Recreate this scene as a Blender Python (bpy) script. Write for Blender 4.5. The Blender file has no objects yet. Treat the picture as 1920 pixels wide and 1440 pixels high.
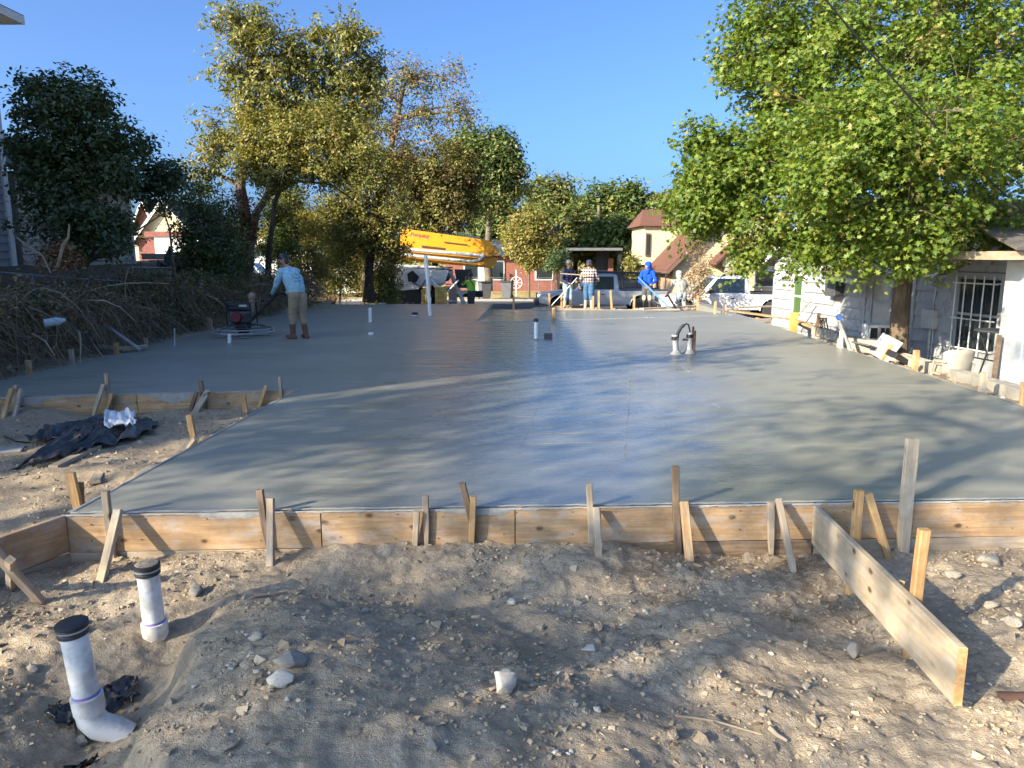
import bpy, bmesh, math, random
import numpy as np
from mathutils import Vector, Matrix
random.seed(7)
rng = np.random.default_rng(7)
R = math.radians
sc = bpy.context.scene
C = sc.collection

# ---------------------------------------------------------------- camera, sky, sun, exposure
CAM_H = 1.75
TH = math.atan(245 / 1400)
cam_d = bpy.data.cameras.new('camera'); cam = bpy.data.objects.new('camera', cam_d); C.objects.link(cam)
cam.location = (0, 0, CAM_H); cam.rotation_euler = (math.pi / 2 - TH, 0, 0)
cam_d.sensor_width = 36; cam_d.lens = 36 * 1400 / 1920; cam_d.clip_end = 2000; cam_d.clip_start = 0.05
sc.camera = cam

SUN_EL = R(24.0)
SUN_AZ = math.atan2(-0.782, -0.623)          # horizontal direction to the sun, measured from +Y towards +X
sun_dir = Vector((math.sin(SUN_AZ) * math.cos(SUN_EL), math.cos(SUN_AZ) * math.cos(SUN_EL), math.sin(SUN_EL)))
w = bpy.data.worlds.new('World'); sc.world = w; w.use_nodes = True
wn = w.node_tree; wn.nodes.clear()
sky = wn.nodes.new('ShaderNodeTexSky'); sky.sky_type = 'NISHITA'; sky.sun_disc = False
sky.sun_elevation = SUN_EL; sky.sun_rotation = SUN_AZ % (2 * math.pi)
sky.air_density = 0.55; sky.dust_density = 3.6; sky.ozone_density = 6.0; sky.altitude = 0
bg = wn.nodes.new('ShaderNodeBackground'); bg.inputs['Strength'].default_value = 0.15
wo = wn.nodes.new('ShaderNodeOutputWorld')
tint = wn.nodes.new('ShaderNodeMix'); tint.data_type = 'RGBA'; tint.blend_type = 'MULTIPLY'; tint.inputs[0].default_value = 1.0; tint.inputs[7].default_value = (0.79, 0.90, 0.93, 1)
wn.links.new(sky.outputs[0], tint.inputs[6]); wn.links.new(tint.outputs[2], bg.inputs['Color']); wn.links.new(bg.outputs[0], wo.inputs['Surface'])
sun_l = bpy.data.lights.new('sun', 'SUN'); sun_l.energy = 5.0; sun_l.angle = R(0.53); sun_l.color = (1.0, 0.87, 0.66)
sun_o = bpy.data.objects.new('sun', sun_l); C.objects.link(sun_o)
sun_o.rotation_euler = sun_dir.to_track_quat('Z', 'Y').to_euler(); sun_o.location = (-20, -16, 14)
sc.view_settings.view_transform = 'Standard'; sc.view_settings.look = 'None'
sc.view_settings.exposure = 1.42; sc.view_settings.gamma = 1.0; sc.view_settings.use_curve_mapping = False

# ---------------------------------------------------------------- survey helpers (photograph sight lines to metres)
_c, _s = math.cos(TH), math.sin(TH)
def G(px, py, z=0.0):
    u = (px - 960) / 1400; v = (py - 720) / 1400
    t = (CAM_H - z) / (_s + v * _c)
    return Vector((u * t, (_c - v * _s) * t, z))
def W(px, py, Y):
    u = (px - 960) / 1400; v = (py - 720) / 1400
    t = Y / (_c - v * _s)
    return Vector((u * t, Y, CAM_H - (_s + v * _c) * t))

# ---------------------------------------------------------------- numpy noise
def vnoise(x, y, seed=0):
    x = np.asarray(x, float); y = np.asarray(y, float)
    xi = np.floor(x).astype(np.int64); yi = np.floor(y).astype(np.int64)
    xf = x - xi; yf = y - yi
    def h(a, b):
        n = (a * 374761393 + b * 668265263 + seed * 2147483647) & 0x7fffffff
        n = ((n ^ (n >> 13)) * 1274126177) & 0x7fffffff
        return ((n ^ (n >> 16)) & 0xffff) / 65535.0
    u = xf * xf * xf * (xf * (xf * 6 - 15) + 10); v = yf * yf * yf * (yf * (yf * 6 - 15) + 10)
    a = h(xi, yi); b = h(xi + 1, yi); c = h(xi, yi + 1); d = h(xi + 1, yi + 1)
    return (a + (b - a) * u + (c - a) * v + (a - b - c + d) * u * v) * 2 - 1
def fbm(x, y, oct=4, seed=0, gain=0.5):
    t = 0; a = 1
    for i in range(oct):
        t = t + a * vnoise(np.asarray(x) * 2 ** i + 17.3 * i, np.asarray(y) * 2 ** i - 9.1 * i, seed + i); a *= gain
    return t
def sstep(a, b, x):
    t = np.clip((np.asarray(x, float) - a) / (b - a), 0, 1); return t * t * (3 - 2 * t)

# ---------------------------------------------------------------- object helpers
ROOTLOC = {}
def tag(o, label=None, cat=None, group=None, kind=None):
    if label: o['label'] = label
    if cat: o['category'] = cat
    if group: o['group'] = group
    if kind: o['kind'] = kind
    return o
def thing(name, label, cat, loc=(0, 0, 0), rz=0, group=None):
    o = bpy.data.objects.new(name, None); C.objects.link(o); o.empty_display_size = 0.1
    o.location = loc; o.rotation_euler = (0, 0, rz); ROOTLOC[o] = Vector(loc)
    return tag(o, label, cat, group)
def np_mesh(name, V, F, mats, mi=None, smooth=False):
    """V (n,3); F list of (k,m) int arrays; mi list of per-face material arrays or None"""
    me = bpy.data.meshes.new(name)
    V = np.ascontiguousarray(V, dtype=np.float32)
    me.vertices.add(len(V)); me.vertices.foreach_set('co', V.ravel())
    nl = sum(f.size for f in F); nf = sum(len(f) for f in F)
    me.loops.add(nl); me.polygons.add(nf)
    me.loops.foreach_set('vertex_index', np.concatenate([f.ravel() for f in F]).astype(np.int32))
    tot = np.concatenate([np.full(len(f), f.shape[1], np.int32) for f in F])
    st = np.concatenate([[0], np.cumsum(tot)[:-1]]).astype(np.int32)
    me.polygons.foreach_set('loop_start', st)
    if mi is not None: me.polygons.foreach_set('material_index', np.concatenate(mi).astype(np.int32))
    me.polygons.foreach_set('use_smooth', np.full(nf, smooth))
    me.update(calc_edges=True); me.validate()
    for m in (mats if isinstance(mats, (list, tuple)) else [mats]): me.materials.append(m)
    return me
def link(name, me, parent=None, loc=None):
    o = bpy.data.objects.new(name, me); C.objects.link(o)
    if parent: o.parent = parent
    if loc is not None: o.location = loc
    return o
def wloc(o):
    p = Vector((0, 0, 0))
    while o is not None:
        p += o.location; o = o.parent
    return p
def frame(d, up=(0, 0, 1)):
    d = Vector(d).normalized(); up = Vector(up)
    if abs(d.dot(up.normalized())) > 0.999: up = Vector((0, 1, 0))
    s = up.cross(d).normalized(); u = d.cross(s)
    return d, s, u
class MB:
    def __init__(s): s.v = []; s.f = []; s.m = []
    def add(s, vs, fs, mi=0):
        b = len(s.v); s.v += [tuple(v) for v in vs]; s.f += [tuple(i + b for i in f) for f in fs]; s.m += [mi] * len(fs); return s
    def box(s, c, size, rz=0, mi=0, M=None):
        hx, hy, hz = size[0] / 2, size[1] / 2, size[2] / 2
        vs = [Vector((x, y, z)) for x in (-hx, hx) for y in (-hy, hy) for z in (-hz, hz)]
        mm = Matrix.Translation(c) @ (M.to_4x4() if M is not None else Matrix.Rotation(rz, 4, 'Z'))
        return s.add([mm @ v for v in vs], [(0, 1, 3, 2), (4, 6, 7, 5), (0, 4, 5, 1), (2, 3, 7, 6), (0, 2, 6, 4), (1, 5, 7, 3)], mi)
    def bar(s, p0, p1, a, b, up=(0, 0, 1), mi=0):
        """beam p0->p1; a = size sideways, b = size along up"""
        p0 = Vector(p0); p1 = Vector(p1); d, sd, u = frame(p1 - p0, up)
        vs = []
        for p in (p0, p1):
            for i, j in ((-1, -1), (1, -1), (1, 1), (-1, 1)): vs.append(p + sd * (i * a / 2) + u * (j * b / 2))
        return s.add(vs, [(0, 3, 2, 1), (4, 5, 6, 7), (0, 1, 5, 4), (1, 2, 6, 5), (2, 3, 7, 6), (3, 0, 4, 7)], mi)
    def tube(s, pts, r, n=8, mi=0, caps=True):
        pts = [Vector(p) for p in pts]; k = len(pts)
        rs = r if isinstance(r, (list, tuple)) else [r] * k
        ref = None; vs = []
        for i, p in enumerate(pts):
            d = (pts[min(i + 1, k - 1)] - pts[max(i - 1, 0)])
            if d.length < 1e-9: d = Vector((0, 0, 1))
            d.normalize()
            if ref is None:
                ref = Vector((0, 0, 1)) if abs(d.z) < 0.9 else Vector((1, 0, 0))
            sd = ref.cross(d)
            if sd.length < 1e-6: sd = Vector((1, 0, 0)).cross(d)
            sd.normalize(); ref = d.cross(sd)
            for j in range(n):
                a = 2 * math.pi * j / n; vs.append(p + (sd * math.cos(a) + ref * math.sin(a)) * rs[i])
        fs = [(i * n + j, i * n + (j + 1) % n, (i + 1) * n + (j + 1) % n, (i + 1) * n + j) for i in range(k - 1) for j in range(n)]
        if caps: fs += [tuple(range(n - 1, -1, -1)), tuple((k - 1) * n + j for j in range(n))]
        return s.add(vs, fs, mi)
    def lathe(s, prof, c=(0, 0, 0), n=20, mi=0, M=None):
        """prof list of (r,z)"""
        vs = []
        for r_, z in prof:
            for j in range(n):
                a = 2 * math.pi * j / n; v = Vector((r_ * math.cos(a), r_ * math.sin(a), z))
                if M is not None: v = M @ v
                vs.append(v + Vector(c))
        k = len(prof)
        fs = [(i * n + j, i * n + (j + 1) % n, (i + 1) * n + (j + 1) % n, (i + 1) * n + j) for i in range(k - 1) for j in range(n)]
        fs += [tuple(range(n - 1, -1, -1)), tuple((k - 1) * n + j for j in range(n))]
        return s.add(vs, fs, mi)
    def ell(s, c, r, n=12, m=8, mi=0, M=None):
        r = (r, r, r) if not isinstance(r, (tuple, list)) else r
        vs = []
        for i in range(m + 1):
            t = math.pi * (i + 0.02 if i == 0 else (i - 0.02 if i == m else i)) / m
            for j in range(n):
                a = 2 * math.pi * j / n
                v = Vector((r[0] * math.sin(t) * math.cos(a), r[1] * math.sin(t) * math.sin(a), -r[2] * math.cos(t)))
                if M is not None: v = M @ v
                vs.append(v + Vector(c))
        fs = [(i * n + j, i * n + (j + 1) % n, (i + 1) * n + (j + 1) % n, (i + 1) * n + j) for i in range(m) for j in range(n)]
        fs += [tuple(range(n - 1, -1, -1)), tuple(m * n + j for j in range(n))]
        return s.add(vs, fs, mi)
    def prism(s, poly, d0, d1, axis='y', mi=0):
        """poly of 2D points; axis y: (x,z) extruded in y; axis x: (y,z) extruded in x; axis z: (x,y) in z"""
        def P(a, b, d): return {'y': (a, d, b), 'x': (d, a, b), 'z': (a, b, d)}[axis]
        k = len(poly)
        vs = [P(a, b, d0) for a, b in poly] + [P(a, b, d1) for a, b in poly]
        fs = [tuple(range(k)), tuple(range(2 * k - 1, k - 1, -1))] + [(i, k + i, k + (i + 1) % k, (i + 1) % k) for i in range(k)]
        return s.add(vs, fs, mi)
    def quad(s, a, b, c, d, mi=0): return s.add([a, b, c, d], [(0, 1, 2, 3)], mi)
    def build(s, name, mats, parent=None, smooth=False, world=False, bevel=0, fix=True):
        me = bpy.data.meshes.new(name)
        off = wloc(parent) if (world and parent) else Vector((0, 0, 0))
        me.from_pydata([tuple(Vector(v) - off) for v in s.v], [], s.f)
        for m in (mats if isinstance(mats, (list, tuple)) else [mats]): me.materials.append(m)
        me.polygons.foreach_set('material_index', s.m)
        if fix:
            bm = bmesh.new(); bm.from_mesh(me); bmesh.ops.recalc_face_normals(bm, faces=bm.faces); bm.to_mesh(me); bm.free()
        if smooth:
            me.polygons.foreach_set('use_smooth', [True] * len(me.polygons))
            try: me.set_sharp_from_angle(angle=R(40))
            except Exception: pass
        me.update()
        o = link(name, me, parent)
        if bevel:
            b = o.modifiers.new('bevel', 'BEVEL'); b.width = bevel; b.segments = 2; b.limit_method = 'ANGLE'; b.angle_limit = R(35)
        return o

def plank(name, p0, p1, a, b, mat, parent=None, up=(0, 0, 1), seed=None, warp=0.003, nseg=None, taper=0):
    """timber p0->p1 with its own axes (local x along the grain); a sideways, b along up; slightly warped, chipped ends"""
    p0 = Vector(p0); p1 = Vector(p1); L = (p1 - p0).length; d, sd, u = frame(p1 - p0, up)
    rr = random.Random(seed if seed is not None else random.random())
    n = nseg or max(2, min(14, int(L / 0.18)))
    ph = [rr.uniform(0, 6.3) for _ in range(4)]
    ch = min(a, b) * 0.10
    ring = [(-a/2+ch, -b/2), (a/2-ch, -b/2), (a/2, -b/2+ch), (a/2, b/2-ch), (a/2-ch, b/2), (-a/2+ch, b/2), (-a/2, b/2-ch), (-a/2, -b/2+ch)]
    vs = []; fs = []
    for i in range(n + 1):
        t = i / n; x = t * L
        wy = math.sin(t * 3.1 + ph[0]) * warp + rr.uniform(-1, 1) * warp * 0.4; wz = math.sin(t * 4.0 + ph[1]) * warp + rr.uniform(-1, 1) * warp * 0.3
        k = 1 - (taper * max(0, (0.18 - t) / 0.18) if taper else 0)
        for (y, z) in ring: vs.append((x, y * k + wy, z * k + wz))
    m = 8
    for i in range(n):
        for j in range(m): fs.append((i*m+j, i*m+(j+1) % m, (i+1)*m+(j+1) % m, (i+1)*m+j))
    fs += [tuple(range(m-1, -1, -1)), tuple(n*m+j for j in range(m))]
    me = bpy.data.meshes.new(name); me.from_pydata(vs, [], fs); me.materials.append(mat); me.update()
    bm = bmesh.new(); bm.from_mesh(me); bmesh.ops.recalc_face_normals(bm, faces=bm.faces); bm.to_mesh(me); bm.free()
    o = bpy.data.objects.new(name, me); C.objects.link(o)
    M = Matrix((d, sd, u)).transposed().to_4x4(); M.translation = p0 - (wloc(parent) if parent else Vector((0, 0, 0)))
    if parent: o.parent = parent
    o.matrix_local = M
    return o
def dup(root, loc, rz=None, label=None, group=None):
    r = root.copy(); C.objects.link(r); r.location = loc; ROOTLOC[r] = Vector(loc)
    if rz is not None: r.rotation_euler = (0, 0, rz)
    if label: r['label'] = label
    if group: r['group'] = group
    for ch in list(root.children):
        c = ch.copy(); C.objects.link(c); c.parent = r
        for g in list(ch.children):
            d = g.copy(); C.objects.link(d); d.parent = c
    return r

# ---------------------------------------------------------------- materials
class NT:
    def __init__(s, name):
        s.m = bpy.data.materials.new(name); s.m.use_nodes = True; s.t = s.m.node_tree; s.t.nodes.clear()
        s.out = s.t.nodes.new('ShaderNodeOutputMaterial')
    def n(s, typ, **kw):
        nd = s.t.nodes.new('ShaderNode' + typ)
        for k, v in kw.items():
            if k == 'ins':
                for a, b in v.items():
                    if hasattr(b, 'is_linked') or hasattr(b, 'links'): s.t.links.new(b, nd.inputs[a])
                    else: nd.inputs[a].default_value = b
            else: setattr(nd, k, v)
        return nd
    def l(s, a, b): s.t.links.new(a, b)
    def coord(s, kind='Object', scale=(1, 1, 1), rnd=False):
        tc = s.n('TexCoord'); mp = s.n('Mapping'); mp.inputs['Scale'].default_value = scale; s.l(tc.outputs[kind], mp.inputs[0])
        if rnd:
            oi = s.n('ObjectInfo'); mu = s.n('Math', operation='MULTIPLY', ins={0: oi.outputs['Random'], 1: 37.0}); s.l(mu.outputs[0], mp.inputs['Location'])
        return mp.outputs[0]
    def noise(s, vec, scale=5, detail=4, rough=0.55, dist=0):
        nd = s.n('TexNoise', ins={'Scale': scale, 'Detail': detail, 'Roughness': rough, 'Distortion': dist}); s.l(vec, nd.inputs['Vector']); return nd.outputs['Fac']
    def ramp(s, fac, stops, interp='LINEAR'):
        r = s.n('ValToRGB'); r.color_ramp.interpolation = interp; cr = r.color_ramp
        while len(cr.elements) > 1: cr.elements.remove(cr.elements[-1])
        for i, (p, c) in enumerate(stops):
            e = cr.elements[0] if i == 0 else cr.elements.new(p)
            e.position = p; c = (c, c, c) if isinstance(c, (int, float)) else c; e.color = (*c, 1)
        s.l(fac, r.inputs[0]); return r.outputs[0]
    def mix(s, fac, a, b, mode='MIX'):
        m = s.n('Mix', data_type='RGBA', blend_type=mode)
        for idx, v in ((0, fac), (6, a), (7, b)):
            if isinstance(v, bpy.types.NodeSocket): s.l(v, m.inputs[idx])
            else: m.inputs[idx].default_value = v if idx == 0 else (*v, 1)
        return m.outputs[2]
    def math(s, op, a, b=0.0):
        m = s.n('Math', operation=op)
        for i, v in enumerate((a, b)):
            if isinstance(v, bpy.types.NodeSocket): s.l(v, m.inputs[i])
            else: m.inputs[i].default_value = v
        return m.outputs[0]
    def bump(s, h, strength=0.5, dist=0.01, normal=None):
        b = s.n('Bump', ins={'Strength': strength, 'Distance': dist}); s.l(h, b.inputs['Height'])
        if normal is not None: s.l(normal, b.inputs['Normal'])
        return b.outputs[0]
    def princ(s, col, rough=0.7, normal=None, metal=0.0, spec=0.5, **kw):
        p = s.n('BsdfPrincipled')
        for k, v in (('Base Color', col), ('Roughness', rough), ('Metallic', metal), ('Specular IOR Level', spec), *kw.items()):
            if isinstance(v, bpy.types.NodeSocket): s.l(v, p.inputs[k])
            else: p.inputs[k].default_value = (*v, 1) if isinstance(v, tuple) and len(v) == 3 else v
        if normal is not None: s.l(normal, p.inputs['Normal'])
        s.l(p.outputs[0], s.out.inputs[0]); return s.m

def plain(name, col, rough=0.6, metal=0.0, var=0.15, scale=6, spec=0.5, bump=0.0, bscale=60, dirt=None, rnd=True):
    t = NT(name); v = t.coord('Object', rnd=rnd)
    a = tuple(max(0, c * (1 - var)) for c in col); b = tuple(min(1, c * (1 + var)) for c in col)
    c = t.ramp(t.noise(v, scale, 5, 0.6), [(0.3, a), (0.7, b)])
    if dirt:
        c = t.mix(t.ramp(t.noise(v, scale * 0.6, 6, 0.65), [(0.48, 0.0), (0.68, dirt[1])]), c, dirt[0])
    nrm = t.bump(t.noise(v, bscale, 4), bump, 0.01) if bump else None
    rr = t.ramp(t.noise(v, scale * 1.7, 3), [(0.3, max(0.02, rough - 0.1)), (0.7, min(1, rough + 0.1))])
    return t.princ(c, rr, nrm, metal, spec)

def wood(name, c0, c1, grey=0.0, cement=0.35, dark=(0.07, 0.035, 0.015)):
    t = NT(name); v = t.coord('Object', (1.1, 16, 16), rnd=True); v2 = t.coord('Object', (1, 1, 1), rnd=True)
    g = t.noise(v, 2.2, 6, 0.6, 0.6)
    c = t.ramp(g, [(0.30, tuple(x * .78 for x in c0)), (0.42, c0), (0.52, tuple((a + b) / 2 for a, b in zip(c0, c1))), (0.66, c1)])
    oi = t.n('ObjectInfo')
    c = t.mix(t.math('MULTIPLY', oi.outputs['Random'], 0.30), c, (0.22, 0.13, 0.06))
    blot = t.ramp(t.noise(v2, 4.5, 6, 0.68), [(0.42, 0.0), (0.66, 0.75)])
    c = t.mix(blot, c, tuple(x * 0.62 for x in c0))
    if grey: c = t.mix(t.ramp(t.noise(t.coord('Object', (2, 14, 14), rnd=True), 3, 5), [(0.3, grey), (0.75, grey * 0.35)]), c, (0.30, 0.28, 0.25))
    vo = t.n('TexVoronoi', ins={'Scale': 5.2, 'Randomness': 1.0}); t.l(t.coord('Object', (0.8, 1.3, 1.3), rnd=True), vo.inputs['Vector'])
    c = t.mix(t.ramp(vo.outputs['Distance'], [(0.0, 0.95), (0.09, 0.85), (0.13, 0.25), (0.19, 0.0)]), c, dark)
    if cement:
        cm = t.ramp(t.noise(t.coord('Object', (1, 2.4, 2.4), rnd=True), 3.6, 8, 0.72), [(0.50, 0.0), (0.62, cement)]); c = t.mix(cm, c, (0.36, 0.35, 0.33))
    nrm = t.bump(t.math('ADD', g, t.math('MULTIPLY', t.noise(t.coord('Object', (3, 40, 40), rnd=True), 4, 4), .6)), 0.6, 0.005)
    return t.princ(c, 0.75, nrm, spec=0.25)

def leafmat(name, cols, trans=0.35, rough=0.55, gloss=0.025):
    t = NT(name); ge = t.n('NewGeometry')
    st = [(i / max(1, len(cols) - 1), c) for i, c in enumerate(cols)]
    c = t.ramp(ge.outputs['Random Per Island'], st)
    d = t.n('BsdfDiffuse'); tr = t.n('BsdfTranslucent'); gl = t.n('BsdfGlossy', ins={'Roughness': rough}); gl.inputs['Color'].default_value = (1, 1, 1, 1)
    t.l(c, d.inputs[0])
    c2 = t.mix(1.0, c, (1.25, 1.15, 0.45), 'MULTIPLY'); t.l(c2, tr.inputs[0])
    m1 = t.n('MixShader', ins={0: trans}); t.l(d.outputs[0], m1.inputs[1]); t.l(tr.outputs[0], m1.inputs[2])
    m2 = t.n('MixShader', ins={0: gloss}); t.l(m1.outputs[0], m2.inputs[1]); t.l(gl.outputs[0], m2.inputs[2])
    t.l(m2.outputs[0], t.out.inputs[0]); return t.m

def bark(name, c0, c1):
    t = NT(name); v = t.coord('Object', (1, 1, 0.25)); n1 = t.noise(v, 14, 6, 0.65)
    c = t.ramp(n1, [(0.3, c0), (0.7, c1)]); c = t.mix(t.ramp(t.noise(t.coord('Object'), 1.7, 3), [(0.45, 0.0), (0.7, 0.5)]), c, tuple(x * 0.5 for x in c0))
    return t.princ(c, 0.9, t.bump(n1, 0.9, 0.03), spec=0.2)

M = {}
M['pine'] = wood('pine_new', (0.42, 0.25, 0.105), (0.62, 0.42, 0.21), 0.0, 0.25)
M['pine_board'] = wood('pine_form_board', (0.37, 0.225, 0.11), (0.52, 0.35, 0.19), 0.12, 0.5)
M['orange_wood'] = wood('fresh_cut_fir', (0.47, 0.265, 0.11), (0.63, 0.405, 0.19), 0.0, 0.0)
M['grey_wood'] = wood('weathered_pine', (0.34, 0.25, 0.16), (0.48, 0.38, 0.26), 0.32, 0.35)
M['dark_wood'] = wood('old_brown_wood', (0.11, 0.065, 0.035), (0.26, 0.165, 0.09), 0.2, 0.1)
M['pale_plank'] = wood('limed_plank', (0.44, 0.345, 0.225), (0.58, 0.475, 0.335), 0.18, 0.4)
M['yellow_wood'] = wood('yellow_wood', (0.55, 0.38, 0.10), (0.72, 0.52, 0.18), 0.0, 0.0)
M['pvc'] = plain('white_pvc', (0.66, 0.67, 0.66), 0.35, var=0.05, dirt=((0.30, 0.25, 0.19), 0.75), scale=9)
M['pvc_clean'] = plain('white_pipe', (0.74, 0.75, 0.74), 0.4, var=0.05)
M['black_rubber'] = plain('black_rubber', (0.022, 0.022, 0.024), 0.55, var=0.3)
M['purple'] = plain('purple_primer', (0.22, 0.17, 0.42), 0.5)
M['old_galv'] = plain('dull_galvanised', (0.15, 0.155, 0.16), 0.7, 0.3, var=0.3)
M['steel'] = plain('galvanised_steel', (0.42, 0.43, 0.44), 0.45, 0.8, var=0.2)
M['grey_pipe'] = plain('grey_pipe', (0.36, 0.37, 0.38), 0.5, 0.2, var=0.25, dirt=((0.2, 0.17, 0.13), 0.5))
M['rust'] = plain('rusty_iron', (0.13, 0.07, 0.045), 0.85, 0.2, var=0.4)
M['black_metal'] = plain('black_metal', (0.025, 0.025, 0.028), 0.5, 0.3, var=0.3)
M['dark_grey'] = plain('dark_grey', (0.06, 0.062, 0.066), 0.55)
M['glass'] = NT('dark_glass').princ((0.02, 0.028, 0.032), 0.06, spec=0.8)
M['glass_green'] = NT('green_glass').princ((0.06, 0.11, 0.035), 0.15, spec=0.6)
M['white'] = plain('white_paint', (0.60, 0.60, 0.58), 0.55, var=0.05, dirt=((0.42, 0.38, 0.32), 0.3))
M['cmu'] = plain('concrete_block', (0.34, 0.31, 0.255), 0.95, var=0.18, scale=4, bump=0.5, bscale=70)
M['rock'] = plain('limestone', (0.42, 0.37, 0.29), 0.9, var=0.22, scale=9, bump=0.6, bscale=40, dirt=((0.25, 0.20, 0.145), 0.8))
M['rock_pale'] = plain('pale_limestone', (0.54, 0.49, 0.41), 0.85, var=0.15, scale=12, bump=0.5, bscale=40, dirt=((0.34, 0.28, 0.2), 0.6))
M['rock_grey'] = plain('grey_stone', (0.27, 0.25, 0.22), 0.9, var=0.2, scale=9, bump=0.6, bscale=40, dirt=((0.22, 0.18, 0.13), 0.7))
M['cement'] = plain('wet_cement', (0.23, 0.235, 0.235), 0.6, var=0.15, scale=20, bump=0.4)
M['cement_dry'] = plain('drying_cement', (0.30, 0.295, 0.275), 0.85, var=0.15, scale=20, bump=0.4)
M['bark'] = bark('grey_bark', (0.075, 0.06, 0.045), (0.20, 0.165, 0.125))
M['bark_dark'] = bark('dark_bark', (0.035, 0.028, 0.02), (0.11, 0.085, 0.06))
M['bark_oak'] = bark('oak_bark', (0.07, 0.05, 0.035), (0.21, 0.16, 0.11))
M['twig'] = plain('dry_twig', (0.17, 0.13, 0.095), 0.9, var=0.35, scale=3)
M['twig_pale'] = plain('pale_dry_stem', (0.33, 0.26, 0.18), 0.9, var=0.35, scale=3)
M['lf_oak'] = leafmat('oak_leaves', [(0.07, 0.135, 0.016), (0.11, 0.185, 0.022), (0.145, 0.22, 0.026), (0.19, 0.255, 0.034), (0.26, 0.28, 0.05)], 0.45)
M['lf_olive'] = leafmat('olive_yellow_leaves', [(0.12, 0.14, 0.027), (0.18, 0.19, 0.036), (0.24, 0.235, 0.05), (0.31, 0.27, 0.07)], 0.35)
M['lf_grey'] = leafmat('pecan_leaves', [(0.095, 0.12, 0.036), (0.15, 0.175, 0.052), (0.215, 0.215, 0.066), (0.27, 0.235, 0.085)], 0.35)
M['lf_dark'] = leafmat('dark_privet_leaves', [(0.036, 0.066, 0.02), (0.056, 0.095, 0.028), (0.09, 0.13, 0.038)], 0.28, gloss=0.05)
M['lf_green'] = leafmat('mid_green_leaves', [(0.045, 0.085, 0.02), (0.075, 0.125, 0.026), (0.12, 0.165, 0.035)], 0.35)
M['lf_brown'] = leafmat('rusty_leaves', [(0.10, 0.065, 0.028), (0.145, 0.09, 0.035), (0.13, 0.115, 0.035), (0.10, 0.10, 0.03)], 0.3)
M['lf_dead'] = leafmat('dead_leaves', [(0.16, 0.085, 0.04), (0.24, 0.13, 0.06), (0.30, 0.17, 0.085)], 0.25)
M['lf_red'] = leafmat('red_vine_leaves', [(0.07, 0.022, 0.016), (0.13, 0.035, 0.02), (0.10, 0.05, 0.02)], 0.25)
M['lf_yellow'] = leafmat('yellowing_leaves', [(0.14, 0.16, 0.035), (0.24, 0.23, 0.055), (0.34, 0.28, 0.08), (0.36, 0.24, 0.10)], 0.4)
M['lf_dry'] = leafmat('dry_brush', [(0.14, 0.095, 0.055), (0.23, 0.17, 0.10), (0.29, 0.22, 0.135), (0.15, 0.14, 0.055)], 0.2)
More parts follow.
